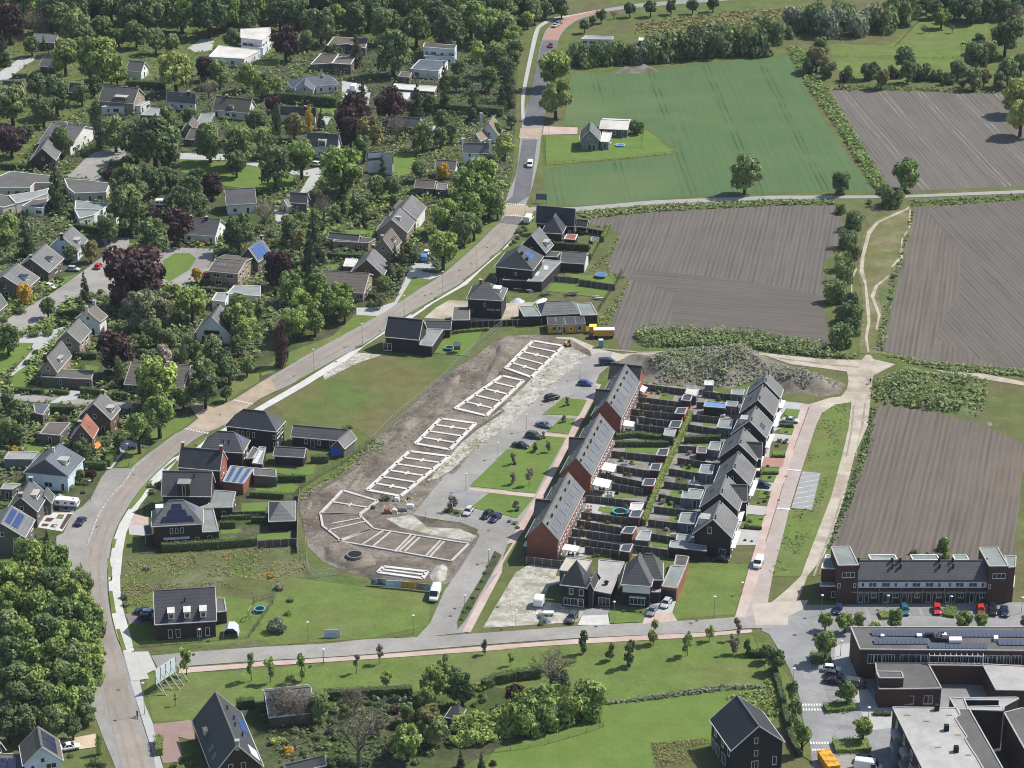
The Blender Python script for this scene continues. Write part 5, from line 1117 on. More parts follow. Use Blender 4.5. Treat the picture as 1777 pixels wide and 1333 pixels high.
for i in range(7):
    c = lerp(Vector((la.x, a.y)), Vector((lb.x, b_.y)), i/6); MB().box(c.x-.08, c.x+.08, c.y-.55, c.y-.02, 0, 3.75).build('party_screen', M_metal, H.par)
MB().bar((la.x-1.2, a.y-.45, 3.0), (lb.x+1.0, b_.y-.45, 3.0), .9, .16).build('canopy', M_metal, H.par)
for u in (.02, .27, .33, .62, .72, .97):
    for v in (.62, .93): flue(H.par, pl(H.P['f'], u, v), .8, .2)
for t in ('k505,160 718,158 738,195 525,197', 'k848,160 1062,158 1085,198 870,200', 'k1195,162 1305,162 1326,200 1215,200'): flatb('a', 0, 0, 0, t, 8.6, 'gn', 'gw', par=H.par, z0=5, partname='dormer_box', wins_=False, cope=M_white)
TW = flatb('a', 0, 0, 0, 'k260,246 424,242 350,90 200,92', 9.6, 'gn', 'dr', par=H.par, partname='tower_wall', wins_=False); wins(H.par, at('k260,246', 9.6).xy, at('k424,242', 9.6).xy, '.52,6.6,2.9,1.3 .08,4.0,.7,1.2 .87,4.0,.6,1.2')
TW = flatb('a', 0, 0, 0, 'k1495,252 1648,250 1560,97 1410,100', 9.6, 'gn', 'dr', par=H.par, partname='tower_wall', wins_=False); wins(H.par, at('k1495,252', 9.6).xy, at('k1648,250', 9.6).xy, '.55,6.6,2.9,1.3 .1,4.0,.6,1.2')
flatb('a', 0, 0, 0, 'k1648,262 1705,256 1712,168 1620,166', 8.9, 'gn', 'dr', par=H.par, partname='tower_wall', wins_=False); flatb('a', 0, 0, 0, 'k120,268 262,272 250,180 160,155', 6.9, 'fl', 'dr', par=H.par, partname='tower_wall', wins_=False, cope=M_white)
flatb('a', 0, 0, 0, 'k110,412 424,416 424,330 140,320', 3.6, 'fl', 'dr', par=H.par, partname='tower_wall', wins_=False, cope=M_white); wins(H.par, at('k110,412', 3.6).xy, at('k424,416', 3.6).xy, '.45,.8,2.6,1.5')
flatb('a', 0, 0, 0, 'k1490,418 1690,424 1700,330 1490,330', 3.6, 'fl', 'dr', par=H.par, partname='tower_wall', wins_=False, cope=M_white); wins(H.par, at('k1490,418', 3.6).xy, at('k1690,424', 3.6).xy, '.5,.8,2.2,1.5')
# ---- the large flat-roofed buildings
H = flatb('community_building', 'long dark-brick building with rows of blue panels on its flat roof', 'building', 'the panel-roofed building', 'l172,250 1700,262 2300,266 2300,45 1670,45 88,48', 7.2, 'fd', 'dr', wins_=False, dens=.5)
a, b_ = at('l172,250', 7.2).xy, at('l1670,262', 7.2).xy; wins(H.par, a, b_, ' '.join('%f,3.9,%f,2.2' % (u, w_) for u, w_ in ((.07, 1.4), (.11, 1.8), (.16, 1.3), (.195, 1.3), (.265, 1.3), (.3, 1.3), (.345, 2.0), (.395, 1.4), (.50, 1.3), (.54, 1.3), (.6, 1.3), (.65, 1.3), (.72, 1.3), (.77, 1.4), (.81, 2.0), (.86, 1.3), (.90, 1.3), (.96, 2.2))))
for t, n_ in (('l285,105 1065,115 1050,72 270,68', 22), ('l1065,115 1760,118 1745,76 1050,72', 18), ('l300,182 800,180 780,145 300,140', 12), ('l800,225 1340,225 1335,192 800,185', 14), ('l1440,190 1800,195 1790,155 1430,152', 9)):
    _q = poly3(t, 7.9); panels(H.par, [_q[0]-Vector((0, 0, .55)), _q[1]-Vector((0, 0, .55)), _q[2], _q[3]], 0, 1, 0, 1, n_, 1, plain('slate_blue_panel', (.085, .10, .14), .25), 'solar_panels')
for t, h_ in (('l985,165 1105,165 1100,130 985,130', 8.6), ('l1395,150 1435,150 1435,118 1395,118', 8.0), ('l690,125 740,125 735,100 690,100', 7.9), ('l360,125 395,125 390,105 360,105', 7.8), ('l920,115 965,115 960,92 920,92', 8.2)): MB().prism([p.xy for p in poly3(t, h_)], 7.1, h_).build('roof_unit', M_white, H.par)
MB().tube([at('l770,110', 7.8), at('l840,112', 7.8), at('l860,150', 7.8), at('l985,160', 7.8)], [.55]*4, 8).tube([at('l985,160', 7.8), at('l880,150', 7.9), at('l900,105', 7.9), at('l940,105', 8)], [.5]*4, 8).build('air_duct', plain('duct_black', (.03, .03, .03), .7), H.par)
H2 = flatb('a', 0, 0, 0, 'l345,612 565,612 915,607 790,376 312,372', 4.5, 'fd', 'dr', par=H.par, partname='front_wing_wall', wins_=False); a, b_ = at('l345,612', 4.5).xy, at('l915,607', 4.5).xy; wins(H.par, a, b_, '.5,.9,1.9,2.0 .8,.9,1.9,2.0')
flatb('a', 0, 0, 0, 'l345,510 570,512 548,455 325,452', 6.6, 'fd', 'dr', par=H.par, partname='corner_block_wall', wins_=False)
flatb('a', 0, 0, 0, 'l1415,622 1800,628 1800,410 1290,385', 4.5, 'gv', 'dr', par=H.par, partname='front_wing_wall', wins_=False)
flatb('a', 0, 0, 0, 'l800,395 1305,400 1285,382 790,376', 4.6, 'fd', 'dr', par=H.par, partname='link_wall', wins_=False)
t = MB(); _p, _q2 = at('l805,305', 6.4), at('l1300,312', 6.4)
for z in (6.4, 4.2): t.bar((_p.x, _p.y, z), (_q2.x, _q2.y, z), .18)
for i in range(11): c = lerp(_p, _q2, i/10); t.bar((c.x, c.y, 6.4), (c.x+.1, c.y+1.8, 6.9), .14)
for c in (_p, _q2): t.bar((c.x, c.y, 3), (c.x, c.y, 6.4), .18)
t.build('pergola', M_steel, H.par)
H = flatb('apartment_building', 'flat-roofed apartment block with a pale gravel roof, dark vents and balconies on its side', 'building', 'the gravel-roofed block', 'l470,780 1050,786 1085,850 1040,880 1090,960 1150,1050 1130,1065 1180,1150 1240,1240 1300,1345 1420,1560 850,1560', 9.2, 'gv', 'db', wins_=False)
for t in ('l960,985', 'l1048,1180', 'l872,800'): MB().prism([(p.x+dx, p.y+dy) for p in (at(t, 9.3),) for dx, dy in ((-.45, -.45), (.45, -.45), (.45, .45), (-.45, .45))], 9, 10.5).build('vent', M_black, H.par)
for t in ('l605,850', 'l775,905', 'l985,850', 'l1065,1030', 'l885,1145', 'l1160,1215'): MB().prism([(p.x+dx, p.y+dy) for p in (at(t, 9.24),) for dx, dy in ((-.6, -.15), (.6, -.15), (.6, .15), (-.6, .15))], 9.1, 9.3).build('rusty_walkway', plain('rust', (.28, .15, .06), .9), H.par)
a, b_ = at('l470,780', 9.2).xy, at('l850,1560', 9.2).xy
for z in (.3, 3.2, 6.1):
    wins(H.par, a, b_, ' '.join('%f,%f,1.4,1.9' % (u, z+.4) for u in (.12, .3, .48, .66, .84)))
    for u in (.2, .42, .64): c = lerp(a, b_, u); d = (b_-a).normalized(); n = Vector((d.y, -d.x)); MB().prism([c-d*1.6, c+d*1.6, c+d*1.6+n*1.5, c-d*1.6+n*1.5], z, z+1.05).build('balcony', M_metal, H.par)
flatb('a', 0, 0, 0, 'l1070,800 1170,800 1260,960 1600,1560 1420,1560 1300,1345 1240,1240 1180,1150 1130,1065 1150,1050 1090,960 1040,880 1085,850', 9.0, 'fd', 'db', par=H.par, partname='gallery_wall', wins_=False)
flatb('a', 0, 0, 0, 'l990,690 1120,700 1160,800 1050,800', 8.9, 'fl', 'db', par=H.par, partname='gallery_wall', wins_=False); flatb('a', 0, 0, 0, 'l1170,802 1480,812 1490,770 1620,700 1600,690 1115,695 1125,712 1445,715 1445,770 1155,775', 8.7, 'gv', 'db', par=H.par, partname='gallery_wall', wins_=False)
flatb('a', 0, 0, 0, 'l1490,830 1640,790 2200,790 2200,1560 1900,1560', 8.9, 'fd', 'db', par=H.par, partname='gallery_wall', wins_=False)
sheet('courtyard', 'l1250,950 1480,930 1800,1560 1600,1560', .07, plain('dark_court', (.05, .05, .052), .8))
# ---- corner houses
H = gable('detached_house', 'large black house with a plain black roof at the corner of the big lawn', HC, 'the black lawn house', 'o762,492', 'o490,116', 'o405,788', 6.0, 10.8, 'bk', 'bb', wins_=False)
wins(H.par, *side(H, 'f'), '.47,6.5,.8,1.4 .48,3.6,.8,1.4 .46,.2,1.5,2.4,g .85,1.0,.9,1.9'); wins(H.par, *side(H, 'l'), '.1,.1,1.6,2.3,g .32,.1,2.2,2.3,g .62,.1,2.2,2.3,g .2,3.6,1.2,1.5 .55,3.6,1.2,1.5 .85,3.6,1.2,1.5')
H = gable('detached_house', 'house with black solar panels and a pale blue gable by the sandy lot', HC, 'the blue-gabled solar house', 'M283,1187', 'M257,1048', 'M425,1250', 4.6, 8.4, 'br', 'wb')
panels(H.par, H.P['r'], .1, .9, .22, .92, 2, 1)
H = flatb('garage', 'low flat garage with a row of black solar panels before the blue-gabled solar house', 'garage', None, 'M-60,1420 285,1400 300,1242 -60,1240', 3.0, 'fd', 'wb', wins_=False); _q = poly3('M-60,1340 280,1330 275,1265 -60,1265', 3.4); panels(H.par, [_q[0]-Vector((0, 0, .35)), _q[1]-Vector((0, 0, .35)), _q[2], _q[3]], 0, 1, 0, 1, 6, 1)
gable('detached_house', 'house roof of brown tiles just inside the photo beside the blue-gabled solar house', HC, None, 'M-90,1130', 'M0,1152', 'M90,1222', 3.6, 6.6, 'br', 'gb')
H = gable('farmhouse', 'big dark farmhouse with a white roof hatch by the brick drive', HC, 'the big farmhouse', 'm675,905', 'm400,220', 'm80,548', 4.2, 10.2, 'dk', 'db', wins_=False)
wins(H.par, *side(H, 'f'), '.35,4.2,1.0,1.6 .62,4.2,1.0,1.6'); chimney(H.par, H.r0+Vector((0, .4, -.2)), .8, .9, M_conc)
for u in (.66, .80): skylight(H.par, H.P['l'], u, .25, 1.2, 1.3)
panels(H.par, H.P['r'], .5, .8, .12, .4, 1, 5, M_solarb); panels(H.par, H.P['r'], .05, .25, .08, .42, 1, 1, M_white, 'white_hatch'); dormer(H.par, H.P['l'], .36, .2, 1.6, .9, top=roofm('br'))
for u, v in ((.75, .75), (.62, .6), (.45, .7), (.35, .5)): flue(H.par, pl(H.P['r'], u, v))
gable('barn', 'grey tiled old barn with two peaks behind the leafless garden trees', 'barn', 'the old garden barn', 'm1032,224', 'm1622,160', 'm955,570', 2.8, 5.6, 'md', 'gb', wins_=False)
gable('outbuilding', 'low grey tiled roof at the bottom edge in the farmhouse garden', 'shed', None, 'm1290,1160', 'm1800,1040', 'm1300,1290', 2.6, 4.4, 'md', 'gb', wins_=False)
hip('garden_pavilion', 'small grey tiled pavilion deep in the bushy farmhouse garden', 'pavilion', 'the garden pavilion', 'N1300,985', 'N1400,1002', 'N1390,902', 'N1396,902', 2.3, 4.4, 'md', 'gb', wins_=False)
# ================= THE OLD VILLAGE WEST OF THE ROAD
def G(label, land, A, B, E, he, hr, roof, wall, **k):
    k.setdefault('dens', .9); return gable('house', label, HC, land, A, B, E, he, hr, roof, wall, **k)
def F(label, land, poly, h, roof, wall, **k): return flatb('bungalow', label, HC, land, poly, h, roof, wall, **k)
H = G('brick house with a red tiled roof and an orange awning', 'the red-roofed house', 'I548,298', 'I588,228', 'I640,385', 4.0, 8.0, 'rd', 'br'); chimney(H.par, H.r0+Vector((-.3, .5, -.4)), .8, 1, wallm('br')); skylight(H.par, H.P['r'], .45, .5)
flatb('a', 0, 0, 0, 'I270,365 405,378 478,292 330,290', 2.9, 'br', 'gb', par=H.par, partname='annex_wall')
MB().quad(at('I640,430', 2.4), at('I660,470', 1.9), at('I690,440', 1.9), at('I670,415', 2.4)).build('awning', plain('orange', (.75, .2, .05), .8), H.par)
H = G('dark brick house with a grey roof just behind the red-roofed house', 'the grey-roofed brick house', 'I635,155', 'I700,80', 'I750,277', 4.2, 8.6, 'gr', 'br'); dormer(H.par, H.P['r'], .5, .15, 2, 1.4); chimney(H.par, H.r1-Vector((0, .5, .3)))
H = hip('house', 'large house with a blue-grey roof, white walls and a white chimney', HC, 'the blue-grey house', 'q320,312', 'q930,372', 'q570,203', 'I395,428', 4.4, 8.4, 'bl', 'wb', axis='y', back='I575,530'); dormer(H.par, H.P['r'], .4, .3, 2.2, 1.4, wallm('wh')); chimney(H.par, pl(H.P['r'], .5, .95), .6, 1.2, M_white)
F('low garden room with a flat grey roof and glazed front beside the blue-grey house', None, 'q55,135 430,140 520,40 125,35', 2.7, 'fl', 'gw')
H = G('brown brick house with two chimneys beside the white caravan', 'the two-chimney house', 'q278,645', 'q425,410', 'q520,835', 4.4, 8.2, 'md', 'gb')
for p in (H.r0, H.r1): chimney(H.par, p+Vector((0, .4 if p is H.r0 else -.4, -.2)), .9, 1.0, wallm('gb'))
dormer(H.par, H.P['r'], .55, .3, 3.0, 1.3); gable('w', 0, 0, 0, 'q600,625', 'q640,515', 'q705,742', 3.2, 5.4, 'md', 'gb', par=H.par, wallname='wing_wall')
H = G('house with two long blue solar strips on a pale roof at the left edge', 'the solar-strip house', 'q10,1000', 'q150,760', 'q340,1205', 4.8, 8.4, 'lg', 'gb'); panels(H.par, H.P['r'], .12, .92, .68, .92, 1, 1, plain('solar_mid', (.03, .055, .15), .2)); panels(H.par, H.P['r'], .12, .92, .38, .64, 1, 1, plain('solar_mid', (.03, .055, .15), .2))
F('small flat-roofed shed with a blue-grey roof behind round bushes', None, 'I228,165 337,168 290,238 240,225', 2.8, 'bl', 'gb')
F('low flat garage with a grey roof at the left edge behind the two-chimney house', None, 'q10,545 160,550 285,475 60,470', 2.8, 'fl', 'gb')
H = G('white-gabled house with a steep grey roof and a low front wing', 'the low-winged house', 'E318,1137', 'E418,1025', 'E410,1215', 4.0, 8.2, 'gr', 'tb'); chimney(H.par, H.r0+Vector((-.5, 0, -.2)), .8, 1.2); dormer(H.par, H.P['r'], .45, .2, 2.4, 1.3); flatb('a', 0, 0, 0, 'E275,1272 620,1290 640,1230 315,1218', 2.9, 'fd', 'gb', par=H.par, partname='wing_wall')
H = G('long low house with a broad brown-grey roof and one chimney', 'the long-roofed house', 'E895,1166', 'E1298,1192', 'E870,1322', 3.0, 6.4, 'br', 'gb'); chimney(H.par, pl(H.P['f'], .62, .97), .8, .8)
H = G('white house with white chimneys and a grey-brown roof', 'the white-chimney house', 'E590,818', 'E642,778', 'E692,888', 4.6, 7.6, 'br', 'wh')
for p in (H.r0, H.r1): chimney(H.par, p, .8, 1.2, M_white)
H = G('tan-walled house with a steep grey roof in front of the white-chimney house', 'the tan-walled house', 'E455,958', 'E532,876', 'E556,1030', 4.6, 8.0, 'gr', 'tb')
H = G('pale gabled house with a grey roof and white dormer behind the orange bush', 'the pale dormer house', 'E420,315', 'E490,245', 'E545,395', 3.6, 7.8, 'gr', 'wb'); dormer(H.par, H.P['r'], .45, .2, 2.4, 1.3); chimney(H.par, H.r0, .8, .9)
H = G('dark brick house with a grey roof and small dormer beside the silver parked car', 'the small-dormer house', 'E205,462', 'E310,367', 'E337,557', 3.2, 7.4, 'gr', 'gb'); dormer(H.par, H.P['r'], .5, .25, 1.6, 1.3, top=M_glass); chimney(H.par, H.r0+Vector((0, .8, -.3)), .8, .9)
H = G('dark brick house with a grey roof behind the golden yellow tree', 'the house behind the yellow tree', 'E20,582', 'E118,497', 'E165,690', 3.2, 7.2, 'gr', 'gb'); dormer(H.par, H.P['r'], .5, .25, 1.8, 1.3, top=M_glass)
G('grey tiled house cut by the left edge below the golden yellow tree', None, 'E-70,765', 'E2,700', 'E70,755', 3.2, 6.4, 'gr', 'gb')
H = G('tan house with a pale brown shallow roof and a big roof window', 'the tan shallow-roofed house', 'E1470,464', 'E1672,482', 'E1440,552', 5.0, 6.4, 'br', 'tb', fascia=True); skylight(H.par, H.P['f'], .3, .55, 2.2, 1.4)
H = G('house with a large white-framed solar array on its roof', 'the solar-array house', 'F-38,392', 'F52,328', 'F85,452', 4.0, 8.2, 'gr', 'gb'); panels(H.par, H.P['r'], .12, .85, .12, .88, 5, 3, M_solarb); chimney(H.par, H.r1, .7, .9)
H = G('low house with a dark roof, two chimneys and a white end gable', 'the dark two-chimney house', 'E1275,182', 'E1500,198', 'E1450,312', 3.0, 6.6, 'md', 'wh')
for u in (.12, .6): chimney(H.par, pl(H.P['f'], u, .92), .7, 1)
G('white house with a dark grey roof beside a purple tree', 'the white house by the purple tree', '390,329', '442,326', '440,353', 3.6, 7.2, 'md', 'wh')
H = F('long flat-roofed bungalow with white roof edges at the left edge', 'the flat-roofed bungalow', '-14,312 18,298 92,306 88,318 60,318 52,326 -14,326', 3.2, 'fd', 'cr', cope=M_white); flatb('a', 0, 0, 0, 'E-60,30 60,40 110,95 20,120 -60,90', 3.1, 'fd', 'cr', par=H.par, partname='wing_wall', cope=M_white); flatb('a', 0, 0, 0, 'E60,38 250,10 330,-10 320,25 210,65 110,92', 3.3, 'fl', 'cr', par=H.par, partname='wing_wall', cope=M_white); flatb('a', 0, 0, 0, 'E150,110 215,72 330,62 290,125', 2.9, 'fd', 'wh', par=H.par, partname='wing_wall', cope=M_white); F('flat-roofed bungalow with white edges behind the cedar', None, '112,311 150,313 190,319 184,334 130,336 118,326', 3.2, 'fd', 'cr', cope=M_white)
F('flat bungalow with a greenish roof and white window front below the cedar', 'the greenish flat bungalow', 'E515,75 745,92 700,135 510,130', 3.2, 'gn', 'wh', cope=M_white); F('small white-walled flat garage next to the greenish flat bungalow', None, 'E735,142 825,145 790,190 735,180', 2.8, 'br', 'wh', cope=M_white); F('flat-roofed white wing in front of the greenish flat bungalow', None, 'E505,125 695,132 640,170 540,195', 3.0, 'gn', 'wh', cope=M_white)
H = G('big house with a long sloping blue-grey roof among tall trees', 'the sloping-roof house', 'A355,832', 'A578,858', 'A268,978', 3.0, 7.4, 'gr', 'wh'); chimney(H.par, pl(H.P['f'], .45, .95), .8, 1, M_white)
G('dark brick house with two white gable windows beside a drive', 'the two-window gable house', 'A285,1006', 'A350,905', 'A378,1095', 3.4, 7.8, 'gr', 'db')
H = G('brick house with a white-framed balcony dormer and a dark grey roof', 'the balcony-dormer house', 'A705,580', 'A945,600', 'A915,706', 4.4, 8.6, 'md', 'tb'); dormer(H.par, H.P['f'], .62, .05, 4.6, 1.7, wallm('db')); flatb('a', 0, 0, 0, 'A690,728 955,722 1020,690 780,705', 2.9, 'fl', 'wh', par=H.par, partname='annex_wall', cope=M_white)
H = G('white house with a grey roof and three roof windows', 'the three-skylight house', 'A1135,622', 'A1332,638', 'A1312,706', 3.0, 6.6, 'gr', 'wh')
for u in (.2, .5, .82): skylight(H.par, H.P['f'], u, .75, 1.2, .9)
chimney(H.par, pl(H.P['f'], .75, 1), .9, .7); F('flat garage roof in front of the balcony-dormer house', None, 'A955,785 1090,790 1085,740 1025,735', 2.7, 'fl', 'gb')
H = G('house with a dark brown roof and white gable end', 'the brown-roofed house', 'A1470,652', 'A1715,676', 'A1692,770', 3.0, 7.0, 'br', 'wh'); chimney(H.par, pl(H.P['f'], .3, .97), .8, .8); dormer(H.par, H.P['f'], .5, .2, 1.8, 1.0, top=roofm('br'))
G('small white-gabled house with a pale roof between big trees', 'the pale-roofed cottage', 'A880,411', 'A985,421', 'A962,490', 3.0, 6.0, 'lg', 'wh')
H = F('large white flat-roofed villa in two levels', 'the white flat villa', 'A1420,388 1660,402 1770,345 1490,312', 3.2, 'wt', 'wh', cope=M_white); flatb('a', 0, 0, 0, '418,66 455,70 470,58 468,48 418,51', 6.2, 'wt', 'wh', par=H.par, partname='upper_wall', cope=M_white); flatb('a', 0, 0, 0, '420,80 456,84 466,74 430,70', 3.4, 'wt', 'wb', par=H.par, partname='annex_wall', cope=M_white)
G('pale grey corrugated roof half hidden by trees near the top left', None, 'A238,226', 'A402,236', 'A262,286', 3.0, 4.8, 'lg', 'gb'); G('dark low house beside the short lane at the left edge', 'the lane-end house', 'A290,388', 'A395,398', 'A240,446', 2.8, 5.4, 'gr', 'db'); G('brown roof under trees at the left edge', None, 'A20,548', 'A150,560', 'A20,600', 2.8, 5.2, 'br', 'gb')
G('dark slate roof under dense trees with a white chimney', 'the slate roof in the trees', 'A475,565', 'A600,572', 'A482,628', 2.8, 5.6, 'md', 'gb'); G('small blue-grey gable beside the pine grove', None, 'A1282,842', 'A1312,795', 'A1350,850', 2.8, 5.0, 'br', 'gw'); G('small brown tiled roof before the green lawn', None, 'A1300,872', 'A1390,880', 'A1290,948', 2.6, 4.8, 'br', 'gb'); F('flat garage with a blue roof light behind the brown tiled roof', None, 'A1330,850 1410,860 1460,770 1370,775', 2.8, 'gn', 'gb')
H = hip('house', 'white bungalow with a blue-grey hip roof and bay windows behind a long hedge', HC, 'the white bungalow', 'B262,600', 'B582,572', 'B352,508', 'B512,516', 3.2, 6.0, 'bl', 'wh', dens=1.4); chimney(H.par, pl(H.P['f'], .75, .8), .7, .9, M_white); gable('w', 0, 0, 0, 'B345,575', 'B360,515', 'B415,600', 3.2, 5.6, 'bl', 'cr', par=H.par, wallname='wing_wall')
F('brown flat-roofed house before the dense wood', 'the brown flat house', 'B500,312 640,300 760,330 782,262 545,254', 3.2, 'br', 'gb', cope=M_white); H = F('flat-roofed brick house with stepped roofs and a pergola', 'the stepped brick house', 'B535,432 660,440 690,392 570,388', 3.8, 'br', 'br', cope=M_white); flatb('a', 0, 0, 0, 'B390,440 530,432 580,370 460,364', 3.0, 'br', 'gb', par=H.par, partname='annex_wall', cope=M_white)
H = F('two-level grey-white flat-roofed house against the wood', 'the two-level flat house', 'B1155,322 1368,338 1382,310 1162,294', 6.0, 'br', 'wb', cope=M_white); flatb('a', 0, 0, 0, 'B1165,382 1362,388 1372,345 1180,338', 3.2, 'br', 'wb', par=H.par, partname='front_wall', cope=M_white)
F('flat-roofed house with a dark blue roof and white edge', 'the dark blue flat house', 'B1070,470 1258,486 1322,418 1130,408', 3.2, 'bl', 'wh', cope=M_white); F('long low house with a bright white flat roof', 'the white-roofed house', 'B945,605 1228,626 1246,590 960,570', 3.0, 'wt', 'gb', cope=M_white); F('small white flat roof in front of the white-roofed house', None, 'B960,668 1040,676 1065,634 970,628', 2.8, 'wt', 'wh', cope=M_white)
F('small flat grey garage behind the white-roofed house', None, 'B985,520 1060,530 1075,495 1005,488', 2.7, 'br', 'gb')
H = G('dark house with a long slate roof and white right gable', 'the long slate house', 'B182,722', 'B425,736', 'B412,786', 3.0, 6.0, 'md', 'wh'); chimney(H.par, pl(H.P['f'], .7, .97), .8, .6)
G('brick house with a pale ridge and deep red front', 'the red-fronted house', 'B930,788', 'B1135,804', 'B1105,868', 3.0, 5.8, 'gr', 'rb')
H = G('house with a dark grey roof and a tall white dormer window', 'the tall white dormer house', 'B365,900', 'B582,916', 'B552,1010', 4.0, 8.2, 'md', 'wh'); dormer(H.par, H.P['f'], .52, .05, 2.6, 2.2); chimney(H.par, pl(H.P['f'], .6, .9), .7, .8)
H = G('white-walled house with two grey roof wings by a lawn', 'the two-wing house', 'B770,1040', 'B900,1028', 'B745,1098', 4.4, 7.2, 'md', 'wh'); gable('w', 0, 0, 0, 'B845,1022', 'B950,1062', 'B925,1100', 4.6, 7.0, 'gr', 'wh', par=H.par, wallname='wing_wall')
H = G('pale blue-white house with a chimney at each end', 'the pale blue house', 'B1425,970', 'B1608,976', 'B1598,1046', 4.8, 7.8, 'lg', 'wb')
for p in (H.r0, H.r1): chimney(H.par, p, .8, 1.3, M_white)
H = G('thatched house with a white chimney beside the round pale green tree', 'the thatched house', 'B1600,832', 'B1628,786', 'B1692,892', 2.6, 7.6, 'th', 'wh'); chimney(H.par, at('B1548,830', 5), .9, 3.2, M_white); gable('w', 0, 0, 0, 'B1510,905', 'B1600,860', 'B1500,935', 2.4, 5.0, 'th', 'cr', par=H.par, wallname='wing_wall')
G('small grey house with a white gable behind the yellow tree', None, 'B1245,1086', 'B1382,1094', 'B1372,1125', 3.0, 5.6, 'gr', 'wh'); G('brown house roof in front of the pale blue house', None, 'B1465,1082', 'B1500,1066', 'B1530,1140', 3.0, 6.0, 'br', 'gb'); G('dark low garage before the big tree row by the road', None, 'B1105,1222', 'B1240,1230', 'B1090,1275', 2.6, 4.2, 'br', 'gb'); F('small grey flat roof beside the dark low garage', None, 'B1240,1290 1320,1295 1320,1255 1250,1250', 2.7, 'gr', 'gb')
H = G('house with a dark roof and a deep shaded left wing', 'the shaded-wing house', 'F250,14', 'F372,22', 'F355,62', 3.4, 6.2, 'md', 'gb'); G('small dark side roof of the shaded-wing house with a cream porch', None, 'F205,62', 'F245,50', 'F225,115', 2.6, 4.6, 'md', 'cr')
H = G('white-walled gabled house, rearmost of the three stepped grey roofs', 'the rearmost stepped house', 'F1010,118', 'F1077,32', 'F1126,182', 4.2, 8.0, 'gr', 'wh'); skylight(H.par, H.P['r'], .5, .4); gable('w', 0, 0, 0, 'F955,110', 'F1000,62', 'F1000,130', 3.4, 5.6, 'gr', 'wh', par=H.par, wallname='wing_wall')
H = G('gabled house with a roof window, middle of the three stepped grey roofs', 'the middle stepped house', 'F938,197', 'F993,122', 'F1046,292', 3.8, 8.0, 'gr', 'tb'); dormer(H.par, H.P['r'], .35, .6, 1.2, 1.2)
H = G('gabled house with a shallow dormer, front of the three stepped grey roofs', 'the front stepped house', 'F875,325', 'F937,257', 'F962,402', 3.6, 7.8, 'br', 'tb'); dormer(H.par, H.P['r'], .6, .3, 2.4, 1.1, top=roofm('br')); chimney(H.par, H.r0, .8, .8, wallm('tb'))
H = G('steep grey-roofed house with skylights among dark conifers', 'the steep house by the conifers', 'F768,470', 'F815,395', 'F882,586', 3.8, 8.6, 'gr', 'br'); chimney(H.par, H.r1, .7, 1); skylight(H.par, H.P['r'], .2, .35, 1.2, 1.6)
G('long brown-roofed house with a pale right gable by the road stub', 'the long brown roof', 'F470,546', 'F788,566', 'F748,700', 3.0, 6.4, 'br', 'tb')
G('long dark low garage with a pale flat front canopy', None, 'F515,286', 'F722,306', 'F510,330', 2.7, 4.2, 'md', 'tb'); F('pale flat canopy in front of the long dark low garage', None, 'F540,350 780,362 830,335 720,320 560,330', 2.6, 'br', 'tb')
F('small white flat roof behind the steep house by the conifers', None, 'F612,520 690,524 708,472 630,466', 2.8, 'wt', 'gb', cope=M_white); F('white flat-roofed house beside the bright green tree', 'the white flat house', 'E1545,705 1640,715 1770,722 1770,655 1595,650', 3.2, 'fl', 'wh', cope=M_white); F('small flat white annex left of the white flat house', None, 'E1440,752 1530,762 1565,702 1475,698', 2.9, 'fl', 'wh', cope=M_white)
H = G('white house with a balcony under its broad gable, facing the garden', 'the balcony gable house', 'E1440,862', 'E1496,780', 'E1582,966', 3.0, 8.2, 'gr', 'wh'); MB().box(0, 4.2, -1.2, 0, 2.9, 3.9, Matrix.Translation(Vector((H.w[0].x+2.4, H.w[0].y, 0)))).build('balcony', M_black, H.par)
H = G('grey farmhouse with two white doors beside an asbestos barn in the green field', 'the field farmhouse', 'C562,886', 'C568,828', 'C632,936', 3.8, 7.4, 'gr', 'gw', wins_=False); wins(H.par, *side(H, 'f'), '.5,.1,1.2,2.2,g .74,.1,1.2,2.2,g .5,4.4,.9,.9'); flatb('a', 0, 0, 0, 'C636,965 690,968 712,905 650,900', 2.8, 'wt', 'gw', par=H.par, partname='annex_wall', cope=M_white)
gable('barn', 'old barn with a mottled white asbestos roof behind the field farmhouse', 'barn', 'the asbestos barn', 'C640,814', 'C832,822', 'C830,884', 3.0, 4.4, 'wt', 'gb', dens=1.2)
flatb('mobile_home', 'long blue-white mobile home behind the shrub belt near the road bend', 'mobile home', None, 'C505,268 718,270 722,252 540,244', 2.6, 'fl', 'wb', cope=M_white)
flatb('field_shed', 'small white shed in the shrub belt', 'shed', None, 'C895,278 935,278 935,258 900,256', 2.2, 'wt', 'gb', cope=M_white, wins_=False)
# solar board in the far paddock
t = thing('solar_board', at('D1520,120'), 'white-framed solar board standing before the far wood', 'solar board'); _q = poly3('D1472,112 1572,118', .8)+[at('D1577,60', 4.0), at('D1472,55', 4.0)]
for i in range(3):
    MB().bar(lerp(_q[0], _q[1], .1+.4*i)-Vector((0, 0, 1)), lerp(_q[3], _q[2], .1+.4*i), .12).build('leg', M_steel, t)
b = MB(); slab(b, _q, 0, 1, 0, 1, .02); b.build('board', M_white, t); panels(t, _q, .02, .98, .03, .97, 6, 3, plain('pale_cell', (.18, .24, .33), .3))
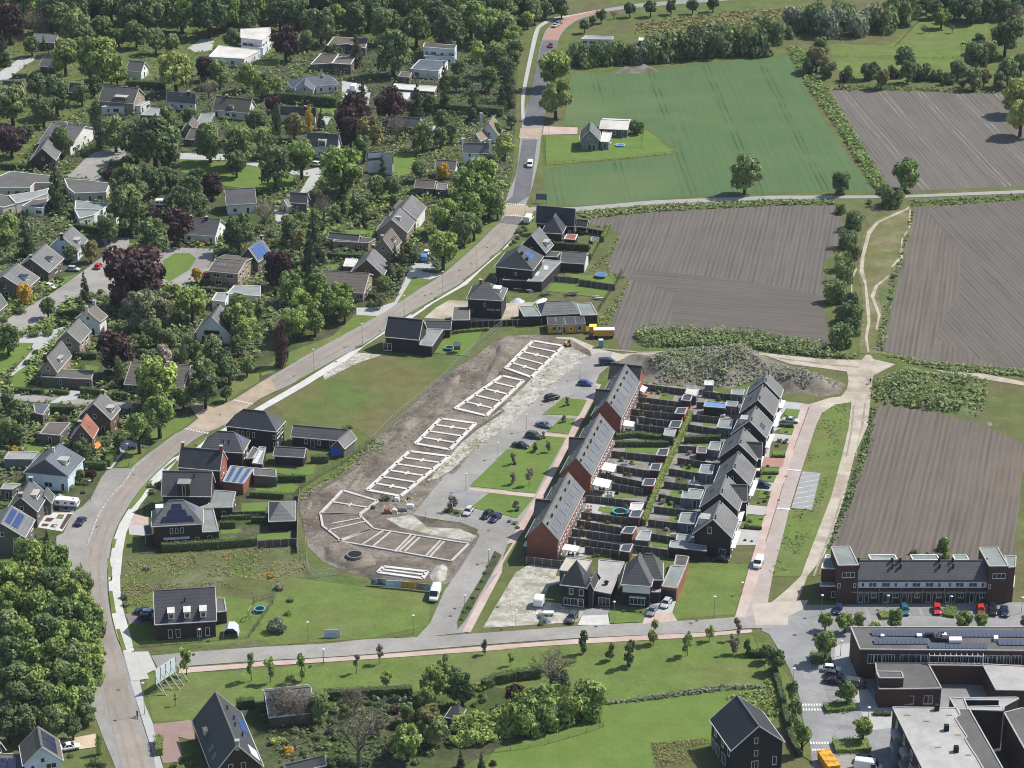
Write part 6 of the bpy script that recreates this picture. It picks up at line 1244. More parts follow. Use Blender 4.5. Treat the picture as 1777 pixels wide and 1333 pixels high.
# ================= TREES, SHRUBS, HEDGES
trees("""A p 70,150,110 640,70,70 d 350,80,110 x 240,140,85 c 30,330,55 m 530,200,120 220,300,60 c 300,290,25 m 700,170,70 d 900,60,120 1060,90,110 g 1240,70,115 d 1430,90,125 g 1560,60,110 d 1690,60,90 m 810,250,60 930,225,75 1060,265,75 1170,285,60
l 450,370,110 g 690,410,150 l 800,480,75 l 1200,470,125 p 1400,460,65 m 1500,490,75 x 1420,600,50 m 640,570,60 390,640,115 d 260,570,85 m 90,690,125 300,750,85 d 190,900,45 p 80,940,95 m 430,960,85 790,900,100 d 1060,950,170 930,960,110 m 1150,1060,80 1430,960,110 1630,990,110 d 1610,1110,70 m 1150,790,60 1290,790,50 d 870,1120,60 p 740,1180,38 m 880,1260,120 1060,1230,80 d 1160,1205,70 p 1450,1260,75 d 1330,1200,60 m 1300,1290,80 c 390,1260,85 g 1690,510,80 d 1580,260,60 m 1730,810,60 ck 660,800,45 680,910,40 d 1690,160,75 m 560,640,55
B g 50,70,80 d 180,90,90 p 220,280,100 m 365,270,55 300,80,100 d 460,170,105 g 560,110,85 d 690,130,95 m 820,70,100 900,170,105 d 1110,180,105 1240,90,95 1330,200,120 g 1480,110,110 1600,170,100 d 1560,230,70 m 1700,200,90 g 1720,320,55 l 1530,340,55 m 1640,400,90 1390,460,50 m 950,350,125 c 700,320,60 m 550,345,45 1720,450,60 c 1300,510,45 1720,560,60 1690,650,50 d 1380,560,45 1450,570,35 m 1600,530,70 c 1300,650,55 1490,700,60 d 1200,690,45 c 1110,670,60 740,630,55 p 930,700,105 680,770,125 660,890,85 130,690,55 g 60,570,80 l 150,570,55 m 60,810,60 o 280,850,75 ck 160,810,40 yk 380,820,32 c 460,800,36 m 60,960,85 o 800,900,95 m 750,1000,70 x 980,860,75 m 1150,930,80 1270,930,60 1280,810,60 1340,900,50 g 330,1060,100,1245 m 150,1130,110,1290 g 600,1150,145 640,1190,80 c 880,1130,40 m 1130,1150,60 y 1290,1160,50 g 1440,1230,100 1560,1180,105 1500,1300,110 l 1710,980,70 m 1650,880,50 950,1270,60 840,1260,70 1620,1090,50 x 480,1270,55
C m 180,60,75 g 140,130,45 40,250,70 m 60,330,60 d 40,420,50 c 20,520,50 20,640,45 d 370,50,55 m 260,60,50 30,820,40 g 320,460,105 l 330,650,115,810 d 525,170,38 580,135,26 640,105,36 x 725,95,22 d 835,60,40 975,50,45 1115,45,37 1260,35,42 1400,20,42 mt 460,370,75 560,380,75 640,370,75 730,360,75 dt 830,370,65 st 890,380,55 mt 970,350,80 1060,330,85 1160,310,90 dt 1250,310,95 mt 1340,270,95 dt 1420,310,85 mt 1500,260,95 1600,270,100 dt 1700,300,85 mt 1720,220,85 880,870,45
D mt 50,230,70 st 220,140,85 mt 330,130,95 st 430,170,85 mt 550,120,95 st 650,160,85 740,110,85 mt 830,140,85 900,90,85 dt 150,220,45 mt 960,60,75 860,30,65 o 350,380,80 m 380,320,60 d 300,440,45 ct 430,490,50 560,510,45 690,500,50 d 740,470,45 o 790,530,55 m 960,390,85 ct 870,500,35 d 970,480,60 ct 1060,500,50 1160,520,35 1250,540,38 m 1310,460,60 1430,380,85 d 1450,290,55 m 1540,340,55 d 1630,240,105 1700,160,55 m 1420,530,60 o 1490,520,45 m 1650,480,80 1740,430,55 ct 1340,575,25 m 1590,540,50 l 1700,640,105 1735,770,110,930 g 1200,110,60 x 1085,190,22 1275,190,22 d 1150,50,55 1290,60,65 1400,60,75 m 1620,60,55 x 1720,90,45 m 1060,30,45 g 955,1180,98,1300 m 515,1235,65 d 1690,60,50 1500,60,60
C m 1615,1170,108,1325""")
trees("""H mt 510,130,33 620,210,65 570,340,65 600,420,55 510,490,60 520,560,72 480,690,75 dt 590,760,60 mt 560,840,70 640,830,45 510,990,80 600,930,60 870,50,70
E g 60,220,70 c 180,300,80 g 40,330,60 m 740,250,80 880,120,140 d 1250,100,120 1350,120,80 p 1200,230,115 1040,170,70 m 1060,310,110 p 930,560,200 d 1630,290,105 m 480,420,50 o 620,410,60 yr 170,700,60 c 580,650,50 d 330,790,60 d 40,650,50 m 60,1010,85 p 810,740,55 w 960,800,125 1090,790,100 g 1310,760,100 1180,720,80 l 1640,840,125 g 1650,950,80 p 790,1080,135 m 1060,960,80 d 990,1030,50 1300,1060,70 b 1130,1120,70 dk 1250,1130,38 m 1450,1070,80 d 1520,1150,70 g 1080,1290,140 m 1400,1240,90 1560,1210,80 g 1680,1190,55 d 1620,1050,60 dk 815,1240,42 y 1340,570,40 m 1160,1000,60
F x 80,150,75 d 260,280,70 c 410,310,90 390,430,70 p 170,530,105 c 610,110,40 680,90,42 x 480,110,70 m 960,70,45 860,390,40 c 920,520,45 960,430,35 1010,430,35 m 1090,450,35 880,640,60 w 860,740,45 m 1000,560,35 g 250,650,95 430,650,85 340,800,120 280,900,100 490,760,95 600,720,95 620,800,75 420,890,80 pk 190,1050,60 g 1310,170,100 1290,380,100,545 m 1430,250,95 g 1480,120,100 1600,60,90 1660,110,65 m 1500,230,75 g 1400,60,85 m 1640,20,70 d 1060,400,45 m 560,150,45 d 770,180,35 m 30,800,60 o 310,330,60 m 740,100,50
I d 130,220,95 m 70,330,70 130,360,55 d 60,130,55 g 1090,200,115,395 950,310,85,500 m 1010,60,85 d 1400,60,100 m 1250,110,65 b 1010,190,35 d 570,480,65 m 550,640,35 p 630,640,32 dk 800,440,26 m 720,300,32 d 1540,80,45 c 320,1050,22 g 200,1190,120 390,1230,120
N gy 115,640,38,750 330,640,40,745 g 905,720,42,790 my 1290,620,42,690 dy 1575,510,26,565 ly 1750,590,22,640 x 230,880,115 320,930,80 m 450,910,85 x 690,870,80 g 1230,740,105 1180,850,70 m 1350,700,65 d 1420,790,100 m 1050,950,60 o 1180,990,110 m 1240,1070,90 g 1050,1150,105 x 720,1080,140,1320 w 850,1030,50 gs 1440,1040,110 1540,1010,110 1650,1000,110 1740,960,110 1420,1130,90 1520,1110,100 1620,1090,100 1720,1060,90 m 960,1160,50 c 1410,1260,32 1550,1280,32 xy 700,600,25,690 860,540,25,625
O gt 60,1000,110 130,900,90 250,890,110 360,870,90 430,940,100 540,880,115 160,1000,110 280,980,100 p 50,820,65 x 300,650,125 d 360,740,70 dy 520,470,42,550 700,530,36,600 830,560,46,650 ly 995,400,44,490 my 1225,470,36,570 ly 1375,390,30,470 xy 1540,480,36,560 1570,360,28,460 dy 1640,510,32,560 m 300,960,70
P m 75,590,68 d 10,540,50 my 190,830,48,900 200,950,48,1060 g 250,1090,62,1240 410,325,50 545,330,60 m 640,320,45 g 885,310,62 1350,330,60 1465,320,50 m 1764,330,35 g 410,480,78,615 560,810,72,900 665,1060,68,1165
L gy 1215,1135,50,1200
J xy 1350,840,30,890 K xy 45,530,22,575 150,640,24,720 40,660,22,710 280,440,20,495 dy 185,465,22,490 xy 390,265,18,290 410,140,18,175 65,860,22,890 250,370,14,400
M gy 1270,585,45,700 1710,620,35,740 xy 1195,850,12,910""")
WOOD = True
trees('''A m 40,20,100 160,10,100 g 270,25,100 d 420,15,110 m 520,40,110 g 620,10,90 d 760,25,110 m 880,15,100 g 990,20,100 d 1120,10,100 m 1230,15,100 g 1340,20,100 m 1460,10,100 d 1560,5,100 g 1680,5,100
B m 20,20,100 d 130,10,110 g 240,10,100 m 360,5,100 d 470,20,110 g 580,10,100 m 690,15,110 g 800,5,100 d 900,15,110 m 1010,10,110 g 1120,20,110 d 1240,5,100 m 1350,40,110 g 1460,20,100 d 1560,40,100 m 1680,60,100 C m 30,20,90 d 120,40,70 200,20,60
D d 1250,10,70 m 1100,5,60 d 1380,20,80 m 1550,15,70 d 1700,10,70 C d 260,25,60 m 330,15,50''')
trees('''M g 60,50,110 210,70,120 m 350,90,115 g 480,140,115 m 560,70,90 g 90,200,120 270,230,125 m 430,270,120 g 570,250,115 640,330,100 m 60,370,120 g 170,430,115 m 310,400,120 g 460,430,120 600,450,120 m 670,400,70 90,560,120 g 240,590,120 390,570,120 m 530,590,120 g 650,590,90 m 110,740,120 g 260,760,120 m 400,740,120 g 550,750,120 640,690,90 d 120,880,120 m 300,890,120 g 440,890,115 m 560,870,95 600,960,60 d 60,1020,110 210,1010,110 m 370,1010,100 d 500,1050,70 gk 680,1170,30''')
WOOD = False
def shrubs(s):
    tk = None; kd = None
    for t in s.split():
        if t[0] == '@' or t in TILES and t.isupper(): tk = t.strip('@'); continue
        if t[0].isalpha() and ',' not in t: kd = t; continue
        a = [float(x) for x in t.split(',')]; o = TILES[tk]; tree(kd+'s', (o[0]+a[0]/o[2], o[1]+a[1]/o[2]), a[2]/o[2])
shrubs("""H d 710,80,28 m 885,585,30 780,20,28 860,740,22 H d 1340,65,26 m 820,90,30 D d 320,520,20 m 515,1310,40 900,1310,60 830,1325,35
E m 430,390,45 60,800,55 140,820,45 30,880,38 230,980,50 130,985,40 330,970,45 430,900,40 700,740,45 690,690,30 470,1060,38 190,1170,40 250,1100,35 50,1310,45 500,1040,30 1350,360,30 y 1380,365,28 m 1180,1120,50 900,1010,50 1020,1110,55 d 960,1100,60 m 1350,1130,55 1420,1000,50 1230,980,55 b 1100,1080,40 300,580,40 d 400,610,40 m 350,640,30 1010,1000,50 g 870,950,45 d 730,1240,35 m 1200,850,60 1480,330,40
F m 120,300,60 200,330,60 240,200,60 100,200,50 560,420,40 620,400,38 m 520,440,35 700,390,30 p 430,490,30 b 480,470,28 d 460,430,30 m 800,770,45 860,770,40 950,600,35 1000,590,35 980,500,35 l 1100,280,35 m 1160,290,30 760,200,35 830,170,40 600,190,50 700,180,45 530,60,40 900,620,40 m 1030,510,30 1080,480,30 y 870,100,20 p 700,235,24 m 780,240,30 350,240,50 300,180,50 60,260,50 420,180,45 d 470,250,40 m 580,330,26 650,395,24 b 660,700,22
I m 430,720,45 490,730,35 540,690,35 590,700,30 y 100,465,32 p 430,275,55 d 730,430,45 m 800,360,35 100,560,30 140,600,30 60,590,25 m 280,1085,38 350,1100,26 y 325,1120,18 x 90,1130,65 m 720,470,30 690,470,35 750,500,26 m 1040,760,32 1020,720,28 1080,700,24 p 600,620,22 m 260,370,30 340,290,30 d 110,420,45 m 220,420,30 s 440,40,22 d 1085,700,18 g 760,540,24 830,300,30 m 760,380,35
M m 660,1290,55 700,1310,40 g 1260,1260,40 m 1300,1300,30 1190,1310,35 s 850,170,40 m 860,220,35 d 1305,440,22 m 1420,470,14 d 560,1040,45 m 480,1250,25
N s 160,360,90 m 255,720,45 d 620,880,50 m 560,940,45 x 690,880,40 d 790,890,30 l 910,910,28 d 850,900,30 960,860,45 m 1010,920,45 p 960,940,50 d 970,1040,50 m 290,1080,45 l 150,1150,45 200,1150,35 y 240,1215,45 m 350,1225,40 430,1190,40 l 510,1175,28 p 520,1085,40 m 560,1120,40 b 800,1000,45 830,1040,40 d 520,1300,50 600,1290,45 m 1200,1230,40 1100,1290,35 p 1630,1300,32 m 660,1290,50 780,1290,45 d 1500,900,30 1560,870,35 l 1540,780,45 m 1560,830,40 d 1480,830,40 m 900,1180,50 860,1230,45 620,920,45 540,1010,40 d 760,830,30 m 830,850,35 450,1120,40 420,1060,35 y 120,30,28 m 250,190,30 x 180,100,45 m 240,280,30
@j y 890,735,26 1350,930,34 s 90,870,40 m 560,760,20 @k m 870,130,45 g 1110,95,62 990,140,18 P l 750,350,45 p 350,430,22 m 340,450,24"""+"""
K m 600,1170,20 520,1120,26 b 510,1120,22 p 730,1185,28 m 820,1190,20 g 870,1165,22 l 855,560,24 m 700,1110,14 o 740,1000,18 770,1010,16 m 830,610,12 680,1100,12 540,1050,12 p 490,1010,12 m 1010,1060,14 p 1110,1165,16 1110,890,16 m 1270,990,12 960,1000,10 m 1300,640,10 l 1230,430,12 m 1100,830,10 K m 1060,730,12 s 55,970,24 m 20,960,20 s 70,1000,20
@b p 905,1265,28 1000,1280,24 m 980,1000,45 l 940,1040,30 m 1130,970,28 d 1210,600,50 p 1180,720,35 m 1100,740,28 d 1225,230,30 p 1250,390,32 m 1230,660,40 @a m 1390,1160,45 1460,1180,40 d 1490,1150,30 m 1360,1230,40 1480,1040,30 @b s 1190,915,18
@a m 470,340,14 o 590,760,26 m 620,790,14 O s 230,300,30 240,340,34 m 790,265,16 830,262,14 870,266,14 910,268,12
J m 820,860,26 1050,800,20 s 900,800,40 m 1330,885,30 1390,895,28 620,320,30 660,320,20 N m 1560,60,20 1530,110,20 1500,170,24 1470,240,24 1440,270,22 1420,320,20 J m 1640,1200,20 1600,1260,24 1580,1310,22
@n m 560,350,60 540,420,50 600,300,36 500,470,45 450,500,34 610,250,30 m 1310,360,60 640,330,40 g 1570,330,40 1590,300,36 1420,590,45 1410,640,36 1500,290,26 M m 1320,560,16
@i d 260,1230,60 m 200,1300,60 @q m 860,480,80 960,520,70 1010,450,60 880,420,60 1080,380,55 m 1130,580,45 p 1200,340,70 m 470,1180,40 540,1230,50 640,1260,40 y 650,1295,30 d 250,1250,80 100,1290,90""")
hedge('tall dark clipped hedge in front of the white bungalow', 'B165,690 570,730', 2.0, 3.6, 'd', size=.3)
for t, w_, h_, k, d_ in (('B1040,740 1700,790', 3, 3.4, 'd', None), ('A860,600 1130,610', 2, 3.2, 'd', None), ('A0,1150 220,1160', 1.6, 2.2, 'd', None), ('A85,535 185,530', 1.5, 1.8, 'd', None), ('E1370,645 1620,665', 1.2, 1.8, 'd', None), ('E1370,695 1540,705', 1.2, 1.8, 'd', None), ('E390,860 540,865', 1.2, 2.0, 'd', None), ('E520,270 640,290 760,300 900,310', 1.5, 2.2, 'd', None), ('E500,1145 660,1150', 1.2, 2.0, 'd', None),
 ('F20,700 170,715', 1.3, 2.6, 'd', None), ('F500,460 640,470 730,470', 1.2, 1.8, 'd', None), ('F530,350 800,375', 1, 1.5, 'd', None), ('I580,600 725,605', 1.3, 2.0, 'm', 'clipped green hedge'), ('I735,590 770,530', 1.6, 2.2, 'g', 'bright green clipped hedge'), ('I105,75 300,90', 1.2, 1.2, 'd', None), ('I340,85 470,100', 1.2, 1.2, 'd', None), ('I340,220 520,225', 1.5, 2.2, 'd', None), ('I550,95 690,110', 1.4, 2.2, 'd', None), ('I770,120 870,130', 1.4, 2.0, 'd', None),
 ('j235,690 700,670 1225,625', 1.6, 2.2, 'd', 'wide dark garden hedge with white blossom'), ('j850,375 1250,350', 1.0, 1.3, 'g', 'low fresh green hedge'), ('j840,455 1000,450', 1.2, 1.9, 'd', None), ('j1150,130 1500,150', 1.2, 1.6, 'm', 'green clipped hedge'), ('j1160,400 1340,400', 1, 1.8, 'd', None), ('F1360,975 1600,955', .9, .9, 'm', 'low green hedge'), ('M1085,1250 1080,1150', 1.6, 1.8, 'g', 'bright green clipped hedge'),
 ('N1560,800 1640,760 1764,740 O60,730 230,715', 1.6, 2.4, 'd', None), ('N480,860 1080,830', 1.6, 2.0, 'd', None), ('m670,440 900,420', 1.4, 2.2, 'd', None), ('K740,400 880,385 1060,410', 1.4, 1.5, 'm', 'broad green hedge'), ('K735,450 1100,450', 1.3, 1.6, 'd', None), ('K1205,425 1450,420', 1.4, 2.0, 'd', None), ('K1255,245 1090,590 1040,700 930,990', 1.1, 1.9, 'g', 'long bright green hedge along the back of the gardens'),
 ('P780,305 845,300', 3.4, .8, 'g', 'low broad hedge block'), ('P1250,310 1275,250', 3.0, .8, 'g', 'low broad hedge block'), ('P310,600 450,600', 4.0, 1.2, 'm', 'broad clipped hedge block'), ('P410,940 610,920', 3.5, 1.0, 'g', 'broad clipped hedge block'), ('P470,1200 710,1190', 5.0, 1.1, 'g', 'broad clipped hedge block'), ('P60,650 120,880 180,1150 240,1260', 1.2, 1.4, 'd', None), ('P740,970 860,975', 1.2, .8, 'd', None),
 ('O1640,575 1764,575', 1.4, 1.6, 'd', None), ('n1540,480 1625,330', 1.0, 2.2, 'g', 'bright green clipped hedge'), ('n1390,690 1475,520', 1.0, 2.4, 'g', 'bright green clipped hedge'), ('n950,560 1380,590', 1.2, 2.4, 'd', None), ('b1150,345 1375,350', .8, .8, 'd', None), ('b1275,110 1465,115', .8, .8, 'd', None), ('b890,1100 1140,1120', .8, .9, 'd', None), ('a1380,970 1580,975', 1.0, 1.0, 'd', None), ('J165,690 355,690', 1.1, 1.9, 'd', None), ('J390,560 510,560', 1.1, 2.0, 'd', None)):
    hedge(None, t, w_, h_, k, d_)
# ground cover that reads as one mass
for k_, (t, n_, h_, ty) in enumerate((('0,330 60,250 150,190 200,330 150,420 0,480', 3600, 2.4, 'm'), ('150,190 330,110 420,260 330,420 190,380', 3800, 2.4, 'd'), ('330,110 560,60 620,200 560,330 430,300', 4200, 2.4, 'm'), ('560,60 760,100 900,90 890,200 700,250 600,220', 4200, 2.6, 'd'), ('600,220 890,200 885,320 860,380 700,330', 3000, 2.2, 'm'),
    ('430,300 700,330 860,380 800,440 640,420 480,400', 3000, 2.0, 'g'), ('190,380 480,400 560,480 480,560 250,520', 3800, 2.2, 'm'), ('480,400 800,440 680,520 560,500', 2600, 1.8, 'd'), ('150,500 480,560 440,640 330,700 200,640 120,600', 4200, 2.2, 'm'), ('0,480 150,500 140,640 0,700', 2600, 2.0, 'g'), ('0,640 140,640 330,700 230,790 120,830 0,900', 3000, 1.8, 'm'), ('N0,900 460,850 1000,820 1400,900 1500,1100 900,1333 200,1333', 2200, 1.2, 'd'), ('0,10 400,0 560,60 330,110 60,250 0,300', 4200, 2.6, 'd'), ('400,0 900,5 900,90 760,100 560,60', 3600, 3.0, 'd'))): weeds('undergrowth', t, n_, h_, ty, None, .55 if k_ != 11 else .35, 40+k_, .0, True)
weeds('weeds', 'G890,960 1000,945 1400,960 1764,985 H0,995 350,1055 500,1120 660,1150 400,1140 50,1105 G1764,1100 1500,1065 1200,1075 930,1060 870,1010', 5200, 2.6, 'm', size=.42, seed=2)
weeds('weeds', 'H990,70 1400,55 1764,30 1900,20 1900,60 1764,66 1300,100 1000,110', 900, .8, 'm', size=.4, seed=3)
weeds('weeds', 'G480,150 1000,105 1764,70 H0,68 480,75 480,100 0,104 G1764,108 1000,148 560,195 490,180', 2600, 1.0, 'm', size=.45, seed=4)
weeds('ditch_weeds', 'D150,320 240,330 340,520 430,600 840,1290 760,1300 640,1120 500,880 370,700 280,560 200,420', 3600, 1.5, 'g', size=.5, seed=5)
weeds('weeds', 'D430,590 800,580 1200,600 1640,610 1640,638 1000,620 450,615', 900, 1.2, 'd', size=.5, seed=6)
weeds('weeds', 'L735,180 765,180 700,500 600,800 450,1150 430,1150 520,900 620,600 700,350', 1300, .8, 'm', size=.35, seed=7)
weeds('weeds', 'H1010,130 1020,140 850,800 800,1090 760,1100 830,750 930,430', 900, .7, 'm', size=.4, seed=8)
weeds('weeds', 'H780,1110 1100,1165 1764,1230 1900,1240 1900,1290 1764,1270 1300,1240 1000,1180', 1400, .9, 'm', size=.42, seed=9)
weeds('marsh_plants', 'C890,150 1300,100 1764,60 D0,75 300,40 350,20 200,120 100,190 0,180 C1764,200 1300,180 1100,220 880,230', 2600, .8, 'o', size=.6, seed=10)
weeds('ditch_reeds', 'O660,895 1000,845 1400,785 1580,770 1764,785 1764,800 1560,800 1400,815 1000,870 660,905', 1500, .9, 's', size=.26, seed=11)
weeds('rough_weeds', 'O1490,850 1764,800 P0,690 60,780 150,960 100,960 O1764,1050 1700,980 1620,900 1560,860 1500,880', 1500, .9, 'l', size=.28, seed=12)
weeds('rough_weeds', '213,975 330,957 515,948 540,985 480,1010 390,1000 300,1010 220,1035', 3200, .5, 'o', size=.18, seed=13, clump=.05)
weeds('rough_weeds', 'G770,300 700,420 560,540 590,560 680,480 700,600 830,610 780,700 620,900 610,920 700,920 830,640 800,590 700,560 690,480 760,340', 700, .8, 'm', size=.3, seed=14)
weeds('rough_weeds', 'M820,100 860,240 1040,240 1040,130 M1470,90 1764,150 N0,230 0,150 M1500,60', 1500, .5, 'o', size=.16, seed=15)
weeds('soil_clods', '868,588 930,582 985,590 955,672 890,735 822,782 770,828 728,878 660,900 600,990 540,950 525,915 522,880 532,855 560,840 590,830 640,778 680,742 760,662 830,618', 4200, .25, 'e', None, .24, 31, .0)
weeds('rubble_bits', '985,600 1030,622 955,672 890,735 822,782 770,828 745,850 735,835 800,770 840,735 880,700 930,650', 900, .2, 'u', None, .2, 32, .05); weeds('rubble_bits', 'J880,850 1080,800 1120,870 1080,920 920,930', 250, .2, 'u', None, .2, 33); weeds('rubble_bits', 'O0,100 60,0 K180,1240 350,1270 330,1333 O480,40 280,100 250,200 540,240 480,340 0,370', 500, .2, 'u', None, .2, 34, .1)
weeds('rubble_bits', 'F480,1250 700,1110 870,1125 700,1185 560,1260 490,1290', 400, .2, 'u', None, .2, 35)
weeds('site_weeds', 'J820,400 700,500 640,560 540,640 440,700 330,760 330,840 440,740 560,660 700,600 800,520 900,440', 700, .8, 'm', size=.25, seed=16, clump=.05)
weeds('site_weeds', 'J880,840 1080,800 1120,870 1060,900 900,880 J1100,690 1180,650 1220,700 1120,760 J1440,450 1560,380 1600,430 1480,500', 400, .5, 'o', size=.2, seed=17)
weeds('rough_weeds', 'O980,1165 1370,1130 1370,1170 1240,1200 1290,1290 1000,1333', 1800, .5, 'o', size=.15, seed=18)
weeds('track_weeds', 'L390,225 470,180 560,170 520,420 430,700 300,1080 150,1300 20,1320 120,1100 200,880 330,880 390,640 260,600', 900, .35, 'm', size=.22, seed=19, clump=.1)
M_heap = mk('heap_soil', (.25, .22, .18), (.31, .28, .235), .25, (.17, .15, .12), .12, rough=.95, spec=.1, detail=9, bump=.6, grain=.3)
hp, zf = mound('soil_heap', 'f560,140 750,20 1000,40 1500,-60 1764,-120 a500,-130 1000,-80 1500,100 1950,240 2330,370 2250,520 1950,560 1720,500 1500,520 1300,440 1000,330 700,440 300,420 100,400 f1550,480 1200,460 940,440 900,330 700,180', 5.2, 9, M_heap, 1.2, .5, 3.3, .07)
weeds('heap_weeds', 'f1000,150 1400,20 1764,-90 a400,-100 900,-60 1300,100 1900,280 2250,400 1900,520 1480,400 1100,330 700,420 200,400 f1650,440 1400,440 1150,440', 5000, .7, 's', zf, .32, 21, .06); weeds('heap_weeds', 'f1100,60 1500,-40 a300,-120 700,-60 900,200 500,400 100,350 f1400,420 1200,380', 3200, .6, 'm', zf, .28, 22, .04); weeds('heap_weeds', 'f600,300 900,440 1500,470 1560,500 1000,450 930,420', 300, .5, 'g', None, .25, 23)
hp2, zf2 = mound('overgrown_bank', 'L735,20 900,-60 1300,-30 1490,0 1520,90 1480,190 1400,260 1200,220 1000,200 800,170 730,120', 3.0, 6, G_rough, 1.2, .4, 8, .08)
weeds('bank_weeds', 'L735,20 900,-70 1300,-40 1500,0 1520,90 1490,190 1430,250 1200,215 1000,190 800,160 730,120', 4600, 1.2, 'm', zf2, .4, 24, -.1)
mound('soil_heap', 'C725,500 800,445 850,470 930,430 1040,490 900,500', 1.6, 3, M_heap, .8, .3, 1); 
hp3, _z = mound('sand_pile', 'c1460,230 1560,90 1700,60 1767,130 1740,300 1620,360 1500,320', 2.0, 3.2, G_gravel, .5, .15, 2); 
for t, h_ in (('F1530,1333 1600,1180 1690,1060 1764,1010 1764,1120 1680,1230 1640,1333', 1.2), ('J1290,20 1420,-60 1400,60 1330,160 1240,170', 1.0), ('J900,420 1000,330 1090,280 1060,380 960,450', .9), ('J690,650 780,600 700,740 600,770', .8), ('J340,850 430,760 400,880 350,930', .9), ('J900,1200 1100,1230 1300,1260 1200,1290 950,1260', .7), ('J1300,640 1420,520 1500,500 1380,650', .5), ('J560,680 660,620 740,560 800,500 700,640 620,700', 1.3), ('J1260,150 1100,240 950,330 1000,390 1150,280 1290,180', 1.2), ('f560,130 600,100 660,120 600,160', .6), ('J470,1130 620,1090 800,1170 850,1260 640,1290 480,1230', 1.4), ('F1640,1030 1764,980 G0,985 160,1000 150,1050 0,1150 F1764,1180 1640,1120', 1.0), ('L1500,280 1550,280 1560,310 1510,315', .9)):
    mound('soil_heap', t, h_, 2.0, M_heap, .7, .3, h_*7)
# ================= GARDENS OF THE TERRACES
def shed(t, h_, roof, wall, desc, name='garden_shed', cat='shed', group='garden sheds of the terraces', **k):
    k.setdefault('wins_', False); H = flatb(name, None, None, None, t, h_, roof, wall, **k); pend(H.par, desc, cat, group); return H
for t in ('K925,25 1230,62', 'K895,112 1190,150', 'K880,152 1180,188', 'K845,195 1145,228', 'K835,240 1110,277', 'K870,297 1070,322', 'K710,480 1020,512', 'K745,580 970,617', 'K638,630 920,690', 'K712,700 920,735', 'K535,782 945,830', 'K505,895 830,937', 'K475,950 780,1002', 'K440,1010 775,1056', 'K415,1065 765,1117', 'K530,1130 760,1160',
          'K1330,72 1520,97', 'K1290,148 1345,152', 'K1255,232 1550,262', 'K1230,298 1430,332', 'K1165,445 1365,455', 'K1160,527 1425,567', 'K1100,600 1305,632', 'K1068,687 1340,722', 'K1030,772 1180,802', 'K1000,857 1290,892', 'K960,947 1165,972', 'K975,1040 1150,1070', 'K870,1122 1260,1177'):
    fence('garden_fence', None, t, 1.75, group='board fences between the gardens')
fence('garden_fence', None, 'd110,1090 330,1120 580,1150 640,1150', 1.9, group='board fences between the gardens'); fence('garden_fence', None, 'j1630,640 1640,200 1660,50', 1.9, 'gb', group='board fences between the gardens')
fence('garden_fence', None, 'j1225,585 1620,560', 1.9, group='board fences between the gardens'); fence('garden_fence', None, 'j860,285 1300,280', 1.9, group='board fences between the gardens'); fence('garden_fence', None, 'F1352,890 1480,892 1600,890 1764,882', 1.9, 'bb', group='board fences between the gardens')
fence('garden_fence', None, 'G20,880 120,880 235,878', 1.9, 'bb', group='board fences between the gardens'); fence('garden_fence', None, 'n960,880 1260,908', 1.8, 'gb', group='board fences between the gardens'); fence('garden_fence', None, 'n1265,925 1690,985', 1.9, group='board fences between the gardens'); fence('garden_fence', None, 'n1370,315 1540,345', 1.9, 'bb', group='board fences between the gardens')
for t in ('K1195,252 1165,345', 'K1235,180 1205,250', 'K1110,470 1075,560', 'K1025,680 990,760', 'K935,880 895,950', 'K880,1020 850,1080', 'K1060,560 1045,600'):
    P = poly3(t, 1.9); w_ = MB().bar((P[0].x, P[0].y, .95), (P[1].x, P[1].y, .95), .25, 1.9).build('brick_wall', wallm('rb')); pend(w_, 'red brick garden wall piece along the back path', 'wall', 'red garden wall pieces')
for t in ('1200,102 1262,98 1246,142 1186,137', '1160,190 1227,188 1206,232 1140,227', '1120,280 1192,278 1172,327 1100,322', '1036,470 1102,468 1086,517 1014,512', '985,570 1050,568 1036,617 970,612', '935,675 1012,673 996,722 918,717', '850,890 926,888 902,937 830,932', '805,1000 880,998 852,1047 774,1042', '785,1120 857,1118 832,1172 765,1162'):
    shed('K'+t, 2.4, 'dk', 'dr', 'dark-roofed brick garden shed', cope=M_steel)
